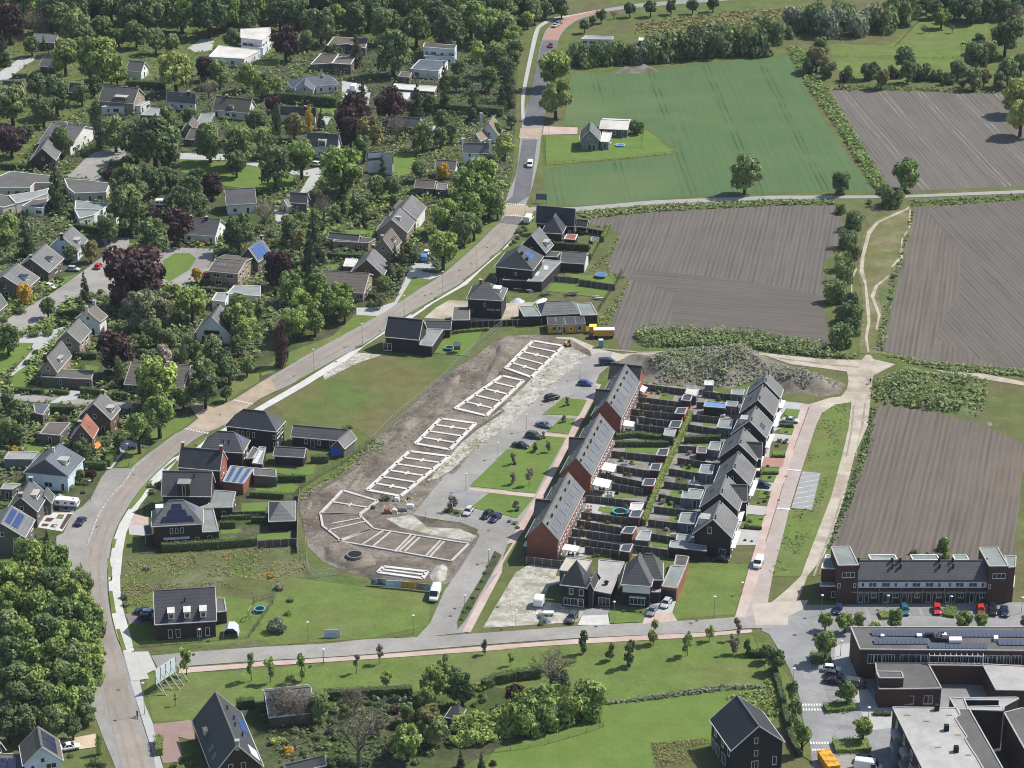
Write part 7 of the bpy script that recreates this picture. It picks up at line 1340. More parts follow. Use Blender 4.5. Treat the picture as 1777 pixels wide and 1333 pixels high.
for t, d_ in (('K665,558 748,575 726,627 634,606', 'white canopy roof on posts'), ('K602,660 712,682 690,736 578,712', 'white canopy roof on posts'), ('K395,1113 493,1130 478,1167 370,1152', 'white canopy roof on posts'), ('K915,33 957,50 930,87 903,72', 'white canopy roof on posts'), ('K800,270 870,285 855,318 785,308', 'pale slatted canopy roof on posts')):
    P = [p.xy for p in poly3(t, 2.6)]; tt = thing('garden_canopy', base_of(*P)); pend(tt, d_, 'canopy', 'white canopies at the back walls')
    MB().prism(P, 2.55, 2.68).build('canopy_roof', M_white, tt)
    for p in inset(P if area2(P) > 0 else P[::-1], .15): MB().bar((p.x, p.y, 0), (p.x, p.y, 2.55), .1).build('post', M_white, tt)
    c = sum(P, Vector((0, 0)))/4; st = thing('garden_table_set', (c.x, c.y, .1)); pend(st, 'dark garden table with seats under a canopy', 'garden table', 'garden tables'); put('table', cached('gtab', lambda: mesh_of(MB().box(-.8, .8, -.4, .4, .68, .74).box(-.7, -.62, -.3, .3, 0, .68).box(.62, .7, -.3, .3, 0, .68), 'table', M_black)), st)
    for sx in (-.5, .5):
        for sy in (-.75, .75): put('chair', cached('gch', lambda: mesh_of(MB().box(-.22, .22, -.22, .22, .38, .44).box(-.22, .22, .18, .22, .44, .9).box(-.2, -.16, -.2, .2, 0, .38).box(.16, .2, -.2, .2, 0, .38), 'chair', M_metal)), st, (sx, sy, 0), 0 if sy > 0 else math.pi)
shed('K845,838 930,838 906,886 834,882', 2.5, 'wt', 'gb', 'white-roofed garden shed', cope=M_white); shed('K1226,54 1306,60 1286,112 1210,92', 2.5, 'wt', 'gb', 'grey and white striped lean-to roof'); shed('K1076,330 1150,340 1130,386 1064,376', 2.4, 'fl', 'wd', 'grey flat-roofed garden shed')
for t in ('1530,64 1616,66 1602,102 1524,96', '1496,144 1572,150 1560,182 1488,176', '1446,264 1537,270 1522,332 1428,322', '1385,420 1456,425 1442,482 1368,472', '1322,575 1410,580 1394,642 1304,632', '1240,738 1337,750 1312,812 1184,802 1195,762 1232,766', '1186,904 1292,905 1270,982 1164,972', '1160,1048 1252,1058 1240,1100 1150,1090'):
    H = shed('K'+t, 2.5, 'gn', 'sl', 'grey timber shed with a pale green-grey flat roof', cope=M_steel); p = H.pts
    for i in range(len(p)):
        a, b_ = p[i-1], p[i]
        if seen(a, b_) and abs(b_.x-a.x) > abs(b_.y-a.y) and (b_-a).length > 2: wins(H.par, a, b_, '.72,.05,1.0,2.1,d'); break
shed('K1352,143 1487,160 1480,192 1338,180', 2.6, 'bl', 'bb', 'dark open shelter with a bright blue roof', name='garden_shelter', cat='shelter'); bpy.data.objects['garden_shelter'].children[1].data.materials[0] = mk('blue_roof', (.14, .25, .45), (.12, .22, .40), .5)
shed('K912,1024 982,1030 962,1094 872,1088', 2.5, 'fl', 'wd', 'pale flat-roofed garden shed', cope=M_steel); shed('K1112,1094 1352,1130 1356,1164 1104,1138', 2.7, 'fl', 'bb', 'long pale carport roof'); shed('K1295,455 1362,460 1352,500 1288,496', 2.2, 'fd', 'bb', 'dark little garden shed'); shed('a800,830 905,840 930,745 840,745', 5.2, 'rd', 'bb', 'small brown-red roof box', cope=M_steel) if False else None
shed('a345,390 460,395 460,330 350,328', 2.5, 'wt', 'gw', 'white-topped site cabin beside the soil heap', name='site_cabin', cat='cabin', group=None, cope=M_white)
shed('e1500,285 1610,295 1640,205 1520,190', 2.6, 'br', 'rb', 'garden shed with a round brown roof cover'); shed('n1400,465 1480,495 1500,430 1420,420', .7, 'bl', 'gw', 'blue-covered round hot tub', name='hot_tub', cat='hot tub', group=None)
def trampoline(c, r, colour, label, h_=.85, net=False, cat='trampoline', name='trampoline'):
    p = at(c, h_); s, _ = scale_at(px(c)[1]); Rm = r/s; t = thing(name, (p.x, p.y, 0), label, cat)
    b = MB(); n = 24; pm = plain('pad_'+colour[0], colour[1], .6)
    ring = [(math.cos(2*math.pi*i/n), math.sin(2*math.pi*i/n)) for i in range(n)]
    for i in range(n):
        a, c2 = ring[i], ring[(i+1) % n]; b.add([(p.x+q[0]*k*Rm, p.y+q[1]*k*Rm, z) for q, k, z in ((a, .8, h_), (a, 1, h_), (c2, 1, h_), (c2, .8, h_), (a, .8, h_-.08), (a, 1, h_-.08), (c2, 1, h_-.08), (c2, .8, h_-.08))], [(0, 1, 2, 3), (7, 6, 5, 4), (1, 5, 6, 2), (3, 7, 4, 0)])
    b.build('pad', pm, t); MB().prism([(p.x+q[0]*Rm*.82, p.y+q[1]*Rm*.82) for q in ring], h_-.07, h_-.04).build('jumping_mat', M_black if not net else plain('pool_water', (.05, .16, .30), .1), t)
    for i in range(0, n, 4): q = ring[i]; MB().bar((p.x+q[0]*Rm*.95, p.y+q[1]*Rm*.95, 0), (p.x+q[0]*Rm*.95, p.y+q[1]*Rm*.95, h_-.05), .06).build('leg', M_steel, t)
trampoline('K767,887', 13, ('teal', (.03, .42, .40)), 'round trampoline with a teal rim on the terrace lawn'); trampoline('N42,246', 10, ('aqua', (.08, .35, .50)), 'round trampoline with an aqua rim beside the wooden swing'); trampoline('F1332,1068', 8.5, ('sky', (.10, .30, .42)), 'round trampoline with a pale blue rim by the little play house')
trampoline('n1525,862', 10.5, ('poolblue', (.12, .25, .45)), 'round blue-covered pool behind the white-ended barn', 1.0, True, 'pool', 'garden_pool'); trampoline('C770,984', 8.5, ('farmblue', (.25, .55, .62)), 'round paddling pool on the field farmhouse lawn', .5, True, 'pool', 'garden_pool')
t = thing('swing', at('M1700,330'), 'wooden garden swing frame on the lawn of the three-dormer house', 'swing'); a, b_ = at('M1692,335'), at('M1712,300')
for c in (a, b_):
    for dx in (-.8, .8): MB().bar((c.x+dx, c.y, 0), (c.x, c.y, 2.6), .12).build('leg', M_timber, t)
MB().bar((a.x, a.y, 2.6), (b_.x, b_.y, 2.6), .14).build('crossbar', M_timber, t)
c = (a+b_)/2; MB().bar((c.x-.0, c.y-.3, .5), (c.x, c.y+.3, .5), .25, .05).build('seat', M_black, t)
t = thing('play_house', at('F1385,1105'), 'little grey wooden play house on legs beside the pale blue trampoline', 'play house'); p = at('F1385,1105')
MB().box(p.x-.9, p.x+.9, p.y-.8, p.y+.8, 1.1, 2.3).build('wall', wallm('gb'), t); MB().add([(p.x-1, p.y-1, 2.3), (p.x+1, p.y-1, 2.3), (p.x+1, p.y+1, 2.3), (p.x-1, p.y+1, 2.3), (p.x-1, p.y, 3.1), (p.x+1, p.y, 3.1)], [(0, 1, 5, 4), (2, 3, 4, 5), (0, 4, 3), (1, 2, 5), (3, 2, 1, 0)]).build('roof', roofm('gr'), t)
for dx in (-.8, .8):
    for dy in (-.7, .7): MB().bar((p.x+dx, p.y+dy, 0), (p.x+dx, p.y+dy, 1.1), .12).build('leg', M_timber, t)
t = thing('garden_tent', at('M1580,420'), 'white arched garden tent beside the three-dormer house', 'tent'); p = at('M1575,425')
MB().add([(p.x+dx*1.6, p.y+dy, z) for dy in (-1.6, 1.6) for dx, z in ((-1, 0), (-.9, 1.6), (-.4, 2.4), (.4, 2.4), (.9, 1.6), (1, 0))], [(i+1, i, 6+i, 7+i) for i in range(5)]+[(11, 10, 9, 8, 7, 6)]).build('canvas', mk('tent_cloth', (.55, .58, .66), (.48, .52, .62), 1), t)
for dx in (-1.6, 1.6): MB().bar((p.x+dx, p.y-1.6, 0), (p.x+dx, p.y-1.6, 1.7), .08).build('pole', M_white, t)
# ================= THE BUILDING SITE
M_beam = mk('foundation_concrete', (.70, .68, .64), (.56, .54, .50), .5, rough=.8, grain=.15); M_fill = mk('foundation_sand', (.20, .168, .138), (.25, .215, .178), .4, (.155, .13, .105), .12, rough=.95, grain=.3)
def foundation(label, toks, n, wb=1.0, stubs=True, beam=None, sides=(1, 1, 1, 1), lines=None):
    q = [p.xy for p in poly3(toks, .3)]; t = thing('house_foundation', base_of(*q), label, 'foundation'); beam = beam or M_beam
    MB().prism(q, .02, .16).build('sand_fill', M_fill, t); r_ = MB()
    for i in range(len(q)):
        if len(q) != 4 or sides[i]: r_.bar((*q[i], .2), (*q[(i+1) % len(q)], .2), wb, .32)
    r_.build('ring_beam', beam, t)
    for k in range(1, n):
        a, b_ = lerp(q[0], q[3], k/n), lerp(q[1], q[2], k/n); m = MB().bar((*a, .21), (*b_, .21), wb*.75, .3)
        if stubs and k % 2: c = lerp(a, b_, .5); d = (q[3]-q[0]).normalized(); m.bar((*(c-d*1.0), .22), (*(c+d*1.0), .22), wb*.55, .3)
        m.build('cross_beam', beam, t)
    for a in (lines or []):
        P = [p.xy for p in poly3(a, .3)]; MB().bar((*P[0], .21), (*P[1], .21), wb*.8, .3).build('cross_beam', beam, t)
foundation('white foundation grid nearest the yellow site cabins', 'G-10,1210 165,1272 385,1060 175,1025', 5); foundation('white foundation grid second from the yellow site cabins', 'J1372,190 1582,240 G110,1296 -35,1262', 5)
foundation('white foundation grid, shortest of the row of four, beside the loose rubble', 'J1100,430 1335,470 1510,292 1272,260', 4); foundation('white foundation grid, largest of the row, next to the two-strip trench works', 'J772,745 1000,787 1330,517 1060,482', 6)
M_beam2 = mk('grey_foundation', (.50, .48, .45), (.38, .36, .34), .5)
foundation('angled foundation at the bend of the building row with dark trenches', 'J455,905 720,912 845,820 605,748', 2, .8, True, M_beam2); foundation('fan-shaped foundation with open trenches and pale planks', 'J470,990 600,1092 815,1005 735,930 720,912 455,905', 1, .55, False, M_beam2, lines=('J500,1020 760,960', 'J530,975 740,935'))
foundation('long pale-beamed foundation strip beside the trench heap', 'J575,1090 1345,1228 1465,1110 815,1008', 1, .5, False, M_beam2, lines=('J740,1115 885,1020', 'J810,1130 930,1030', 'J960,1165 1070,1052', 'J1020,1170 1130,1066', 'J985,1165 1100,1058', 'J1170,1195 1270,1090', 'J1200,1198 1295,1096'))
foundation('small white garage foundation beside the white sand pile', 'c770,185 1390,270 1455,175 850,105', 2, .9, False)
for a, b_ in (('J430,985 480,990', .5),): pass
t = thing('pit', at('J690,1220'), 'round dark pit with a concrete rim in the trench heap', 'pit'); p = at('J690,1215'); n = 20
MB().tube([(p.x, p.y, .3), (p.x, p.y, 1.3)], [1.9, 2.0], 20).build('rim', mk('pit_concrete', (.2, .19, .175), (.15, .14, .13), .6), t); MB().tube([(p.x, p.y, 1.28), (p.x, p.y, 1.33)], [1.6, 1.6], 20).build('shaft', M_black, t)
wire_fence('F1764,885 1690,930 1450,1130 J1270,20 960,270 820,420', 2.0, 'grey construction fence along the bare meadow and the site soil', name='site_fence', cat='fence'); wire_fence('J820,425 720,490 600,580 480,640 330,740 305,800 300,930 295,1120', 1.9, 'dark garden-side fence curving round the site soil', name='site_fence', mat=plain('dark_wire', (.07, .07, .068), .6), dens=.3)
wire_fence('J355,1110 360,1250 380,1310 420,1345 600,1320', 1.9, 'wire fence round the lower end of the trench works', name='site_fence'); wire_fence('J1085,920 1255,950 1350,965 1440,985 1530,1020 1525,1080 1470,1180 1390,1290 1370,1340', 2.0, 'temporary fence around the bend of the middle street', name='site_fence'); wire_fence('h1240,780 1090,830 950,880 540,985', 2.0, 'temporary fence at the top end of the middle street', name='site_fence', dens=.6)
wire_fence('G780,565 740,650 690,720 620,830', 1.8, 'dark fence between the house gardens and the ploughed field', name='field_fence', mat=plain('dark_wire', (.07, .07, .068), .6), dens=.25); wire_fence('G700,270 640,350 600,420 560,500', 1.8, 'dark garden fence beside the field behind the corner house', name='field_fence', mat=plain('dark_wire', (.07, .07, .068), .6), dens=.25)
wire_fence('M905,515 1100,500 1500,465 1690,450 1764,360', 1.2, 'low dark fence round the garden of the three-dormer house', name='garden_fence', mat=plain('dark_wire', (.07, .07, .068), .6), dens=.35); wire_fence('N0,400 60,320 130,220 130,165 0,215', 1.4, 'dark wire fence round the garden with the aqua trampoline', name='garden_fence', mat=plain('dark_wire', (.07, .07, .068), .6), dens=.35)
wire_fence('C262,930 265,1125 700,1095 1130,1048', 1.1, 'thin post fence round the field farmhouse lawn', name='field_fence', dens=0, mat=M_bark); wire_fence('C700,1000 925,1005 935,885', 1.2, 'low rail fence beside the farmhouse terrace', name='field_fence', dens=0, mat=M_timber); wire_fence('D450,388 900,398 1340,402', 1.1, 'long thin paddock fence in the far meadow', name='field_fence', dens=0, mat=M_bark); wire_fence('D890,320 1060,140 D1500,160', 1.2, 'dark paddock fence along the mown strip', name='field_fence', dens=0, mat=M_bark)
wire_fence('O-100,1230 150,1200 280,1170 420,1130 540,1095 655,1055 600,1000', 1.1, 'thin post fence at the foot of the leafy hedge trees', name='field_fence', dens=0, mat=M_barkg)
# yellow cabins
def hp3_(t, z): return at(t, z)
for i, (a, b_) in enumerate((('h500,240', 'h652,238'), ('h655,238', 'h805,232'), ('h808,232', 'h985,228'), ('h988,226', 'h1150,222'))):
    lab = ('leftmost yellow site cabin with a white poster board', 'yellow site cabin with a window and an open dark door', 'yellow site cabin with one small window', 'yellow site cabin at the right end with a white-framed window')[i]
    A, B = at(a, 2.7).xy, at(b_, 2.7).xy; d = (B-A).normalized(); n = Vector((-d.y, d.x)); D = 6.0; dx = d*.03
    t = thing('site_cabin', base_of(A, B, B+n*D, A+n*D), lab, 'cabin', 'yellow site cabins in a row'); q = [A+dx, B-dx, B-dx+n*D, A+dx+n*D]
    MB().prism(q, .15, 2.55).build('wall', wallm('ye'), t); MB().prism(q, 2.552, 2.72).build('roof', roofm('dk'), t); f = MB()
    for k in range(4): f.bar((*q[k-1], 2.66), (*q[k], 2.66), .14, .2)
    for p in q[:2]: f.bar((*p, .1), (*p, 2.7), .14)
    f.build('frame', mk('cabin_frame', (.25, .24, .22), (.2, .19, .18), 1), t)
    wins(t, q[0], q[1], ('.72,.9,1.2,1.3', '.4,.9,1.4,1.3 .85,.1,.9,2.1,d', '.5,.9,.9,1.1', '.35,.8,1.2,1.4')[i])
    if i == 0: wins(t, q[0]-Vector((0, .05)), q[1]-Vector((0, .05)), '.28,1.5,.5,.5')
A, B = at('h1290,330', 2.6).xy, at('h1640,328', 2.6).xy; d = (B-A).normalized(); n = Vector((-d.y, d.x)); t = thing('works_wagon', base_of(A, B), 'yellow works wagon on wheels with a rounded pale roof', 'wagon'); q = [A, B, B+n*2.3, A+n*2.3]
MB().prism(q, .85, 2.6).build('body', wallm('ye'), t); r_ = MB()
for k in range(6):
    u0, u1 = k/6, (k+1)/6; z = lambda u: 2.62+.35*math.sin(math.pi*u); r_.quad((*(A+n*2.3*u0-d*.1), z(u0)), (*(B+n*2.3*u0+d*.1), z(u0)), (*(B+n*2.3*u1+d*.1), z(u1)), (*(A+n*2.3*u1-d*.1), z(u1)))
r_.build('roof', M_white, t); wins(t, A-n*.02, B-n*.02, '.78,1.7,.7,.6')
for u in (.12, .88):
    c = lerp(A, B, u)+n*.2; MB().tube([(c.x, c.y-.12, .42), (c.x, c.y+.12, .42)], [.42, .42], 14).build('wheel', M_black, t)
A, B = at('h1210,270', 2.2).xy, at('h1335,268', 2.2).xy; t = thing('site_cabin', base_of(A, B), 'small bright orange cabin behind the yellow works wagon', 'cabin'); MB().prism([A, B, B+Vector((.1, 2.2)), A+Vector((.1, 2.2))], .1, 2.0).build('wall', wallm('or'), t); MB().prism([A, B, B+Vector((.1, 2.2)), A+Vector((.1, 2.2))], 2.002, 2.2).build('roof', plain('yellow_roof', (.78, .55, .08), .6), t)
p = at('h1410,630'); t = thing('portable_toilet', p, 'teal portable toilet with a white roof beside the works wagon', 'portable toilet'); MB().box(p.x-.58, p.x+.58, p.y-.1, p.y+1.1, 0, 2.15).build('body', plain('teal', (.02, .27, .28), .5), t); MB().box(p.x-.62, p.x+.62, p.y-.14, p.y+1.14, 2.152, 2.35).build('roof', M_white, t); MB().box(p.x-.4, p.x+.4, p.y-.13, p.y-.1, .1, 2).build('door', plain('teal2', (.03, .32, .33), .5), t)
p = at('h1235,485'); t = MB().box(p.x-.6, p.x+.6, p.y, p.y+.9, 0, 1.2).box(p.x-.65, p.x+.65, p.y-.05, p.y+.95, 1.2, 1.3).build('waste_bin', plain('dark_bin', (.02, .03, .03), .5)); tag(t, 'black waste bin beside the yellow works wagon', 'bin')
p = at('h840,610'); t = thing('dumper', p, 'small yellow site dumper at the corner of the nearest foundation', 'dumper'); MB().box(p.x-.7, p.x+.7, p.y-.5, p.y+.9, .5, 1.3).build('body', paint('yellow'), t); MB().box(p.x+.2, p.x+.7, p.y-.4, p.y+.7, 1.3, 1.9).build('cab', M_black, t)
for dx in (-.6, .6):
    for dy in (-.4, .8): MB().tube([(p.x+dx, p.y+dy-.1, .4), (p.x+dx, p.y+dy+.1, .4)], [.4, .4], 10).build('wheel', M_black, t)
# boards and banners
def panel(par, a, b_, z0, z1, mat, name='panel', th=.06):
    A, B = at(a).xy, at(b_).xy; d = (B-A).normalized(); n = Vector((d.y, -d.x))*th; return MB().add([(*(p+o), z) for z in (z0, z1) for p, o in ((A, n), (B, n), (B, -n), (A, -n))], [(3, 2, 1, 0), (4, 5, 6, 7), (0, 1, 5, 4), (1, 2, 6, 5), (2, 3, 7, 6), (3, 0, 4, 7)]).build(name, mat, par)
bb = [('c680,370', 'c880,385', 'site hoarding with a landscape picture, leftmost of the four panels', ('hp1', (.30, .36, .44), (.10, .09, .10))), ('c882,400', 'c1092,415', 'white site hoarding with pale blue lettering marks', ('hp2', (.52, .58, .66), (.40, .48, .60))), ('c1095,418', 'c1292,432', 'plain orange-yellow site hoarding', ('hp3', (.55, .33, .07), (.48, .26, .05))), ('c1298,440', 'c1500,460', 'site hoarding with a picture of people, beside the white van', ('hp4', (.25, .42, .52), (.34, .16, .11)))]
for a, b_, lab, (mn, c1, c2) in bb:
    t = thing('site_hoarding', at(a), lab, 'hoarding', 'hoarding panels along the site edge'); panel(t, a, b_, .25, 1.95, mk(mn, c1, c2, .55, detail=2, lo=.47, hi=.53))
    for p in (a, b_): q = at(p); MB().bar((q.x, q.y, 0), (q.x, q.y, 2.0), .07).build('post', M_steel, t); MB().bar((q.x, q.y+.05, 1.6), (q.x+.4, q.y+2.0, 0), .07).build('brace', M_timber, t)
t = thing('sign_board', at('c130,1100'), 'white sign board with one dark line of lettering beside the street', 'sign'); panel(t, 'c22,1100', 'c245,1097', .15, 1.95, mk('sign_face', (.55, .60, .72), (.50, .55, .68), .4), 'board'); panel(t, 'c22,1100', 'c245,1097', 1.95, 2.02, M_steel, 'frame')
for k in range(11):
    A, B = at('c22,1100').xy, at('c245,1097').xy; c = lerp(A, B, .2+.055*k); MB().box(c.x-.045-.02*(k % 3), c.x+.05, c.y-.075, c.y-.065, .9, 1.06+.05*(k % 2)).build('lettering', plain('ink', (.06, .07, .12), .7), t)
for p in ('c22,1100', 'c245,1097'): q = at(p); MB().bar((q.x, q.y+.1, 0), (q.x, q.y+.1, 3.2), .08).build('post', M_steel, t)
A, B = at('g725,745').xy, at('g1088,510').xy; t = thing('billboard', base_of(A, B), 'large white billboard seen from behind on a timber strut frame', 'billboard'); d = (B-A)
n = Vector((d.y, -d.x)).normalized(); MB().add([(*(p+n*o), z) for z in (2.1, 5.4) for p, o in ((A, .16), (B, .16), (B, .1), (A, .1))], [(3, 2, 1, 0), (4, 5, 6, 7), (0, 1, 5, 4), (1, 2, 6, 5), (2, 3, 7, 6), (3, 0, 4, 7)]).build('panel', mk('billboard_white', (.62, .68, .70), (.58, .64, .66), .5), t)
for i in range(5): c = lerp(A, B, i/4); MB().bar((*c, 0), (*(c+n*.14), 5.45), .16).build('post', plain('dark_post', (.10, .105, .11), .7), t)
MB().bar((*(A-n*.05), 5.45), (*(B-n*.05), 5.45), .25, .12).bar((*(A+n*.05), 3.7), (*(B+n*.05), 3.7), .1).build('rail', M_steel, t)
for i, f in enumerate(('g910,795', 'g1020,705', 'g1145,685', 'g1218,615', 'g1308,548')):
    c = lerp(A, B, i/4); q = at(f); MB().bar((*c, 4.2), tuple(q), .14).bar((*lerp(A, B, max(0, i-.5)/4), 2.3), tuple(q), .12).build('strut', mk('pale_timber', (.46, .43, .37), (.40, .37, .32), 1), t)
t = thing('information_board', at('G232,85'), 'dark information board on posts at the lane corner', 'sign'); panel(t, 'G197,88', 'G268,90', 1.2, 3.3, plain('board_blue', (.10, .13, .18), .5), 'board')
for p in ('G197,88', 'G268,90'): q = at(p); MB().bar((q.x, q.y, 0), (q.x, q.y, 3.3), .12).build('post', M_barkg, t)
# pallets and plank stacks on the site
for i, (c, w_, h_, m, lab) in enumerate((('J910,905', 1.6, 1.0, 'rb', 'pallet of red bricks beside the bend of the site'), ('J960,905', 1.4, .9, 'cr', 'stack of pale blocks next to the red brick pallet'), ('J1010,890', 2.6, .7, 'gw', 'stack of grey planks behind the pale blocks'), ('J1065,870', 2.0, .8, 'wh', 'stack of white boards at the right end of the site stores'), ('J975,820', 1.3, .7, 'wh', 'white bag of building material among the site weeds'))):
    p = at(c); o = MB(); o.box(p.x-w_/2, p.x+w_/2, p.y-.6, p.y+.6, .0, .14).box(p.x-w_/2+.05, p.x+w_/2-.05, p.y-.55, p.y+.55, .142, h_).box(p.x-w_/2+.2, p.x+w_/2-.25, p.y-.4, p.y+.4, h_+.002, h_+.25); tag(o.build('material_stack', wallm(m)), lab, 'building material', 'stacks of building material')
for t_, lab, w_ in (('n560,1060', 'stack of grey building material beside the large black hip house', 2.4), ('n680,1080', 'white big bag of sand by the black pyramid-roof house', 1.4), ('n850,1120', 'pile of dark timber on the bare plot', 2.6), ('n1180,1120', 'heap of timber and roots behind the black bungalow', 3.4), ('n1480,1165', 'pallet of pale blocks by the field fence', 2.2)):
    p = at(t_); o = MB(); rng = random.Random(len(lab))
    for k in range(7): a = rng.uniform(-.3, .3); c = Vector((p.x+rng.uniform(-w_/3, w_/3), p.y+rng.uniform(-.8, .8), .1+.12*k)); o.bar(c-Vector((w_/2*math.cos(a), w_/2*math.sin(a), 0)), c+Vector((w_/2*math.cos(a), w_/2*math.sin(a), .1)), .3, .2)
    tag(o.build('material_stack', wallm('gb' if 'white' not in lab and 'pale' not in lab else 'cr')), lab, 'building material', 'stacks of building material')
p = at('n540,1190'); hpw, _z = mound('rubble_heap', 'n430,1190 540,1130 630,1180 600,1215 480,1215', 1.6, 2.0, plain('white_foil', (.45, .46, .48), .5), .5, .3, 4, kind=None); tag(hpw, 'heap of white-covered rubble on the bare plot', 'rubble heap')
hpw, _z = mound('foil_heap', 'n725,1190 800,1150 890,1145 880,1190 760,1215', 1.0, 1.5, M_white, .5, .2, 5, kind=None); tag(hpw, 'mound under white sheeting before the black bungalow', 'covered mound')
hpw, _z = mound('brush_heap', 'e150,760 230,740 330,830 290,865 200,850', 1.1, 1.5, wallm('sl'), .5, .5, 6, kind=None); tag(hpw, 'grey heap of branches and rubble beside the horse trailer', 'rubble heap')

# what lies in the gardens between those fences
GL = ['K925,25 1230,62', 'K895,112 1190,150', 'K880,152 1180,188', 'K845,195 1145,228', 'K835,240 1110,277', 'K870,297 1070,322', None, 'K710,480 1020,512', 'K745,580 970,617', 'K638,630 920,690', 'K712,700 920,735', 'K535,782 945,830', 'K505,895 830,937', 'K475,950 780,1002', 'K440,1010 775,1056', 'K415,1065 765,1117', 'K390,1150 760,1170', None,
      'K1330,72 1520,97', 'K1290,148 1500,170', 'K1255,232 1550,262', 'K1230,298 1430,332', None, 'K1165,445 1365,455', 'K1160,527 1425,567', 'K1100,600 1305,632', 'K1068,687 1340,722', 'K1030,772 1180,802', 'K1000,857 1290,892', 'K960,947 1165,972', 'K975,1040 1150,1070', 'K870,1122 1260,1177']
gr_ = random.Random(12); pvs = [G_pave2, G_pink, G_terr, mk('deck', (.26, .20, .145), (.22, .17, .12), .6, stripe=((.3, .95, 0), .3, (.14, .11, .08), .15)), G_lot, mk('white_gravel', (.42, .41, .38), (.36, .35, .32), 1.5, grain=.2), G_pave2]
def gset(c, k):
    o = thing('garden_set' if k else 'parasol', (c.x, c.y, .12)); pend(o, gr_.choice(('white', 'pale', 'light grey'))+' garden table and chairs' if k else 'pale folded garden parasol', 'garden furniture', 'garden furniture between the fences')
    m = gr_.choice((M_white, M_metal, M_timber))
    if k:
        put('table', cached(('gt2', m.name), lambda: mesh_of(MB().box(-.7, .7, -.45, .45, .68, .75).bar((-.5, 0, 0), (-.5, 0, .7), .1).bar((.5, 0, 0), (.5, 0, .7), .1), 'table', m)), o)
        for x, y, r_ in ((-.4, -.8, math.pi), (.4, -.8, math.pi), (-.4, .8, 0), (.4, .8, 0)): put('chair', cached(('gc2', m.name), lambda: mesh_of(MB().box(-.22, .22, -.22, .22, .38, .44).box(-.22, .22, .18, .23, .44, .9).box(-.2, -.16, -.2, .2, 0, .38).box(.16, .2, -.2, .2, 0, .38), 'chair', m)), o, (x, y, 0), r_)
    else: put('pole', cached('ppole', lambda: mesh_of(MB().bar((0, 0, 0), (0, 0, 2.5), .06).box(-.35, .35, -.35, .35, 0, .1), 'pole', M_metal)), o); put('cloth', cached('pcl', lambda: mesh_of(MB().tube([(0, 0, 1.0), (0, 0, 1.8), (0, 0, 2.45)], [.24, .2, .05], 8), 'cloth', M_white)), o)
for i in range(len(GL)-1):
    if not GL[i] or not GL[i+1]: continue
    a, b_ = [at(p, 1.85).xy for p in pxs(GL[i])]; c, d = [at(p, 1.85).xy for p in pxs(GL[i+1])]
    Qp = lambda u, v: lerp(lerp(a, b_, u), lerp(c, d, u), v); w0 = (a-c).length; ln = (a-b_).length
    right = i > 17; u0 = .7 if right else .02; u1 = .98 if right else .34
    sheet3('terrace_patio', [Qp(u0, .08), Qp(u1, .08), Qp(u1, .92), Qp(u0, .92)], .055, gr_.choice(pvs))
    if gr_.random() < .5: m0, m1 = (.25, .62) if right else (.42, .72); sheet3('planting_bed', [Qp(m0, .1), Qp(m1, .1), Qp(m1, .85), Qp(m0, .85)], .065, gr_.choice((G_lawn2, G_garden, G_lawn, pvs[5])))
    if gr_.random() < .75: gset(Qp(gr_.uniform(u0+.06, u1-.06), .5), gr_.random() < .7)
    for _ in range(gr_.randrange(2, 5)):
        q = Qp(gr_.uniform(.12, .72), gr_.choice((.14, .2, .8, .86))); k = gr_.choice('ggmmmdlpbows'); v = gr_.randrange(4); Rm = gr_.uniform(.35, .8)
        o = bpy.data.objects.new('garden_plant', protos(k+'s')[v]); C.objects.link(o); o.location = (q.x, q.y, .05); BASE[o.name] = Vector((q.x, q.y, 0)); o.scale = (Rm, Rm, Rm*gr_.uniform(1, 1.9)); o.rotation_euler = (0, 0, gr_.uniform(0, 6))
        pend(o, {'g': 'fresh green', 'd': 'dark green', 'm': 'mid green', 'l': 'lime green', 'w': 'olive green', 's': 'silvery', 'p': 'purple', 'b': 'pale flowering', 'o': 'brownish'}[k]+' garden plant', 'plant', 'plants in the fenced gardens')
# ================= VEHICLES, LAMPS, PEOPLE, ANIMALS
V = vehicle
V('saloon', 'navy', 'q1100,1000', 'q1160,930', 'dark blue car driving along the service street'); V('van', 'white', 'N1235,170', 'N1215,225', 'tall white van parked beside the site hoardings')
V('smallvan', 'navy', 'f430,180', 'f560,170', 'dark blue van on the sandy corner by the far brick terrace'); V('hatch', 'blue', 'f125,470', 'f220,480', 'blue hatchback parked before the far brick terrace'); V('suv', 'black', 'K305,132', 'K350,120', 'black car beside the topmost grass patch')
V('saloon', 'steel', 'K252,315', 'K290,325', 'steel grey car parked below the topmost grass patch'); V('suv', 'dgrey', 'K182,390', 'K230,400', 'dark grey car, upper one of the two beside the brick crossing path'); V('saloon', 'black', 'K92,455', 'K140,465', 'black car, lower one of the two beside the brick crossing path')
V('hatch', 'silver', 'J1460,905', 'J1440,930', 'silver-white car in the bay beside the planting bed'); V('hatch', 'black', 'J1590,928', 'J1560,950', 'black car, middle of the three parked in the bay'); V('hatch', 'navy', 'J1645,950', 'J1620,970', 'dark blue car, right of the three parked in the bay')
V('smallvan', 'white', 'K1708,1260', 'K1690,1300', 'white van driving down the brick street'); V('suv', 'dgrey', 'e515,810', 'e490,845', 'dark grey car with a pale roof before the pointed black house'); V('saloon', 'grey', 'e1285,740', 'e1265,775', 'grey car on the brick drive of the double-hip house'); V('hatch', 'silver', 'e1420,670', 'e1405,690', 'silver car before the garage of the double-hip house')
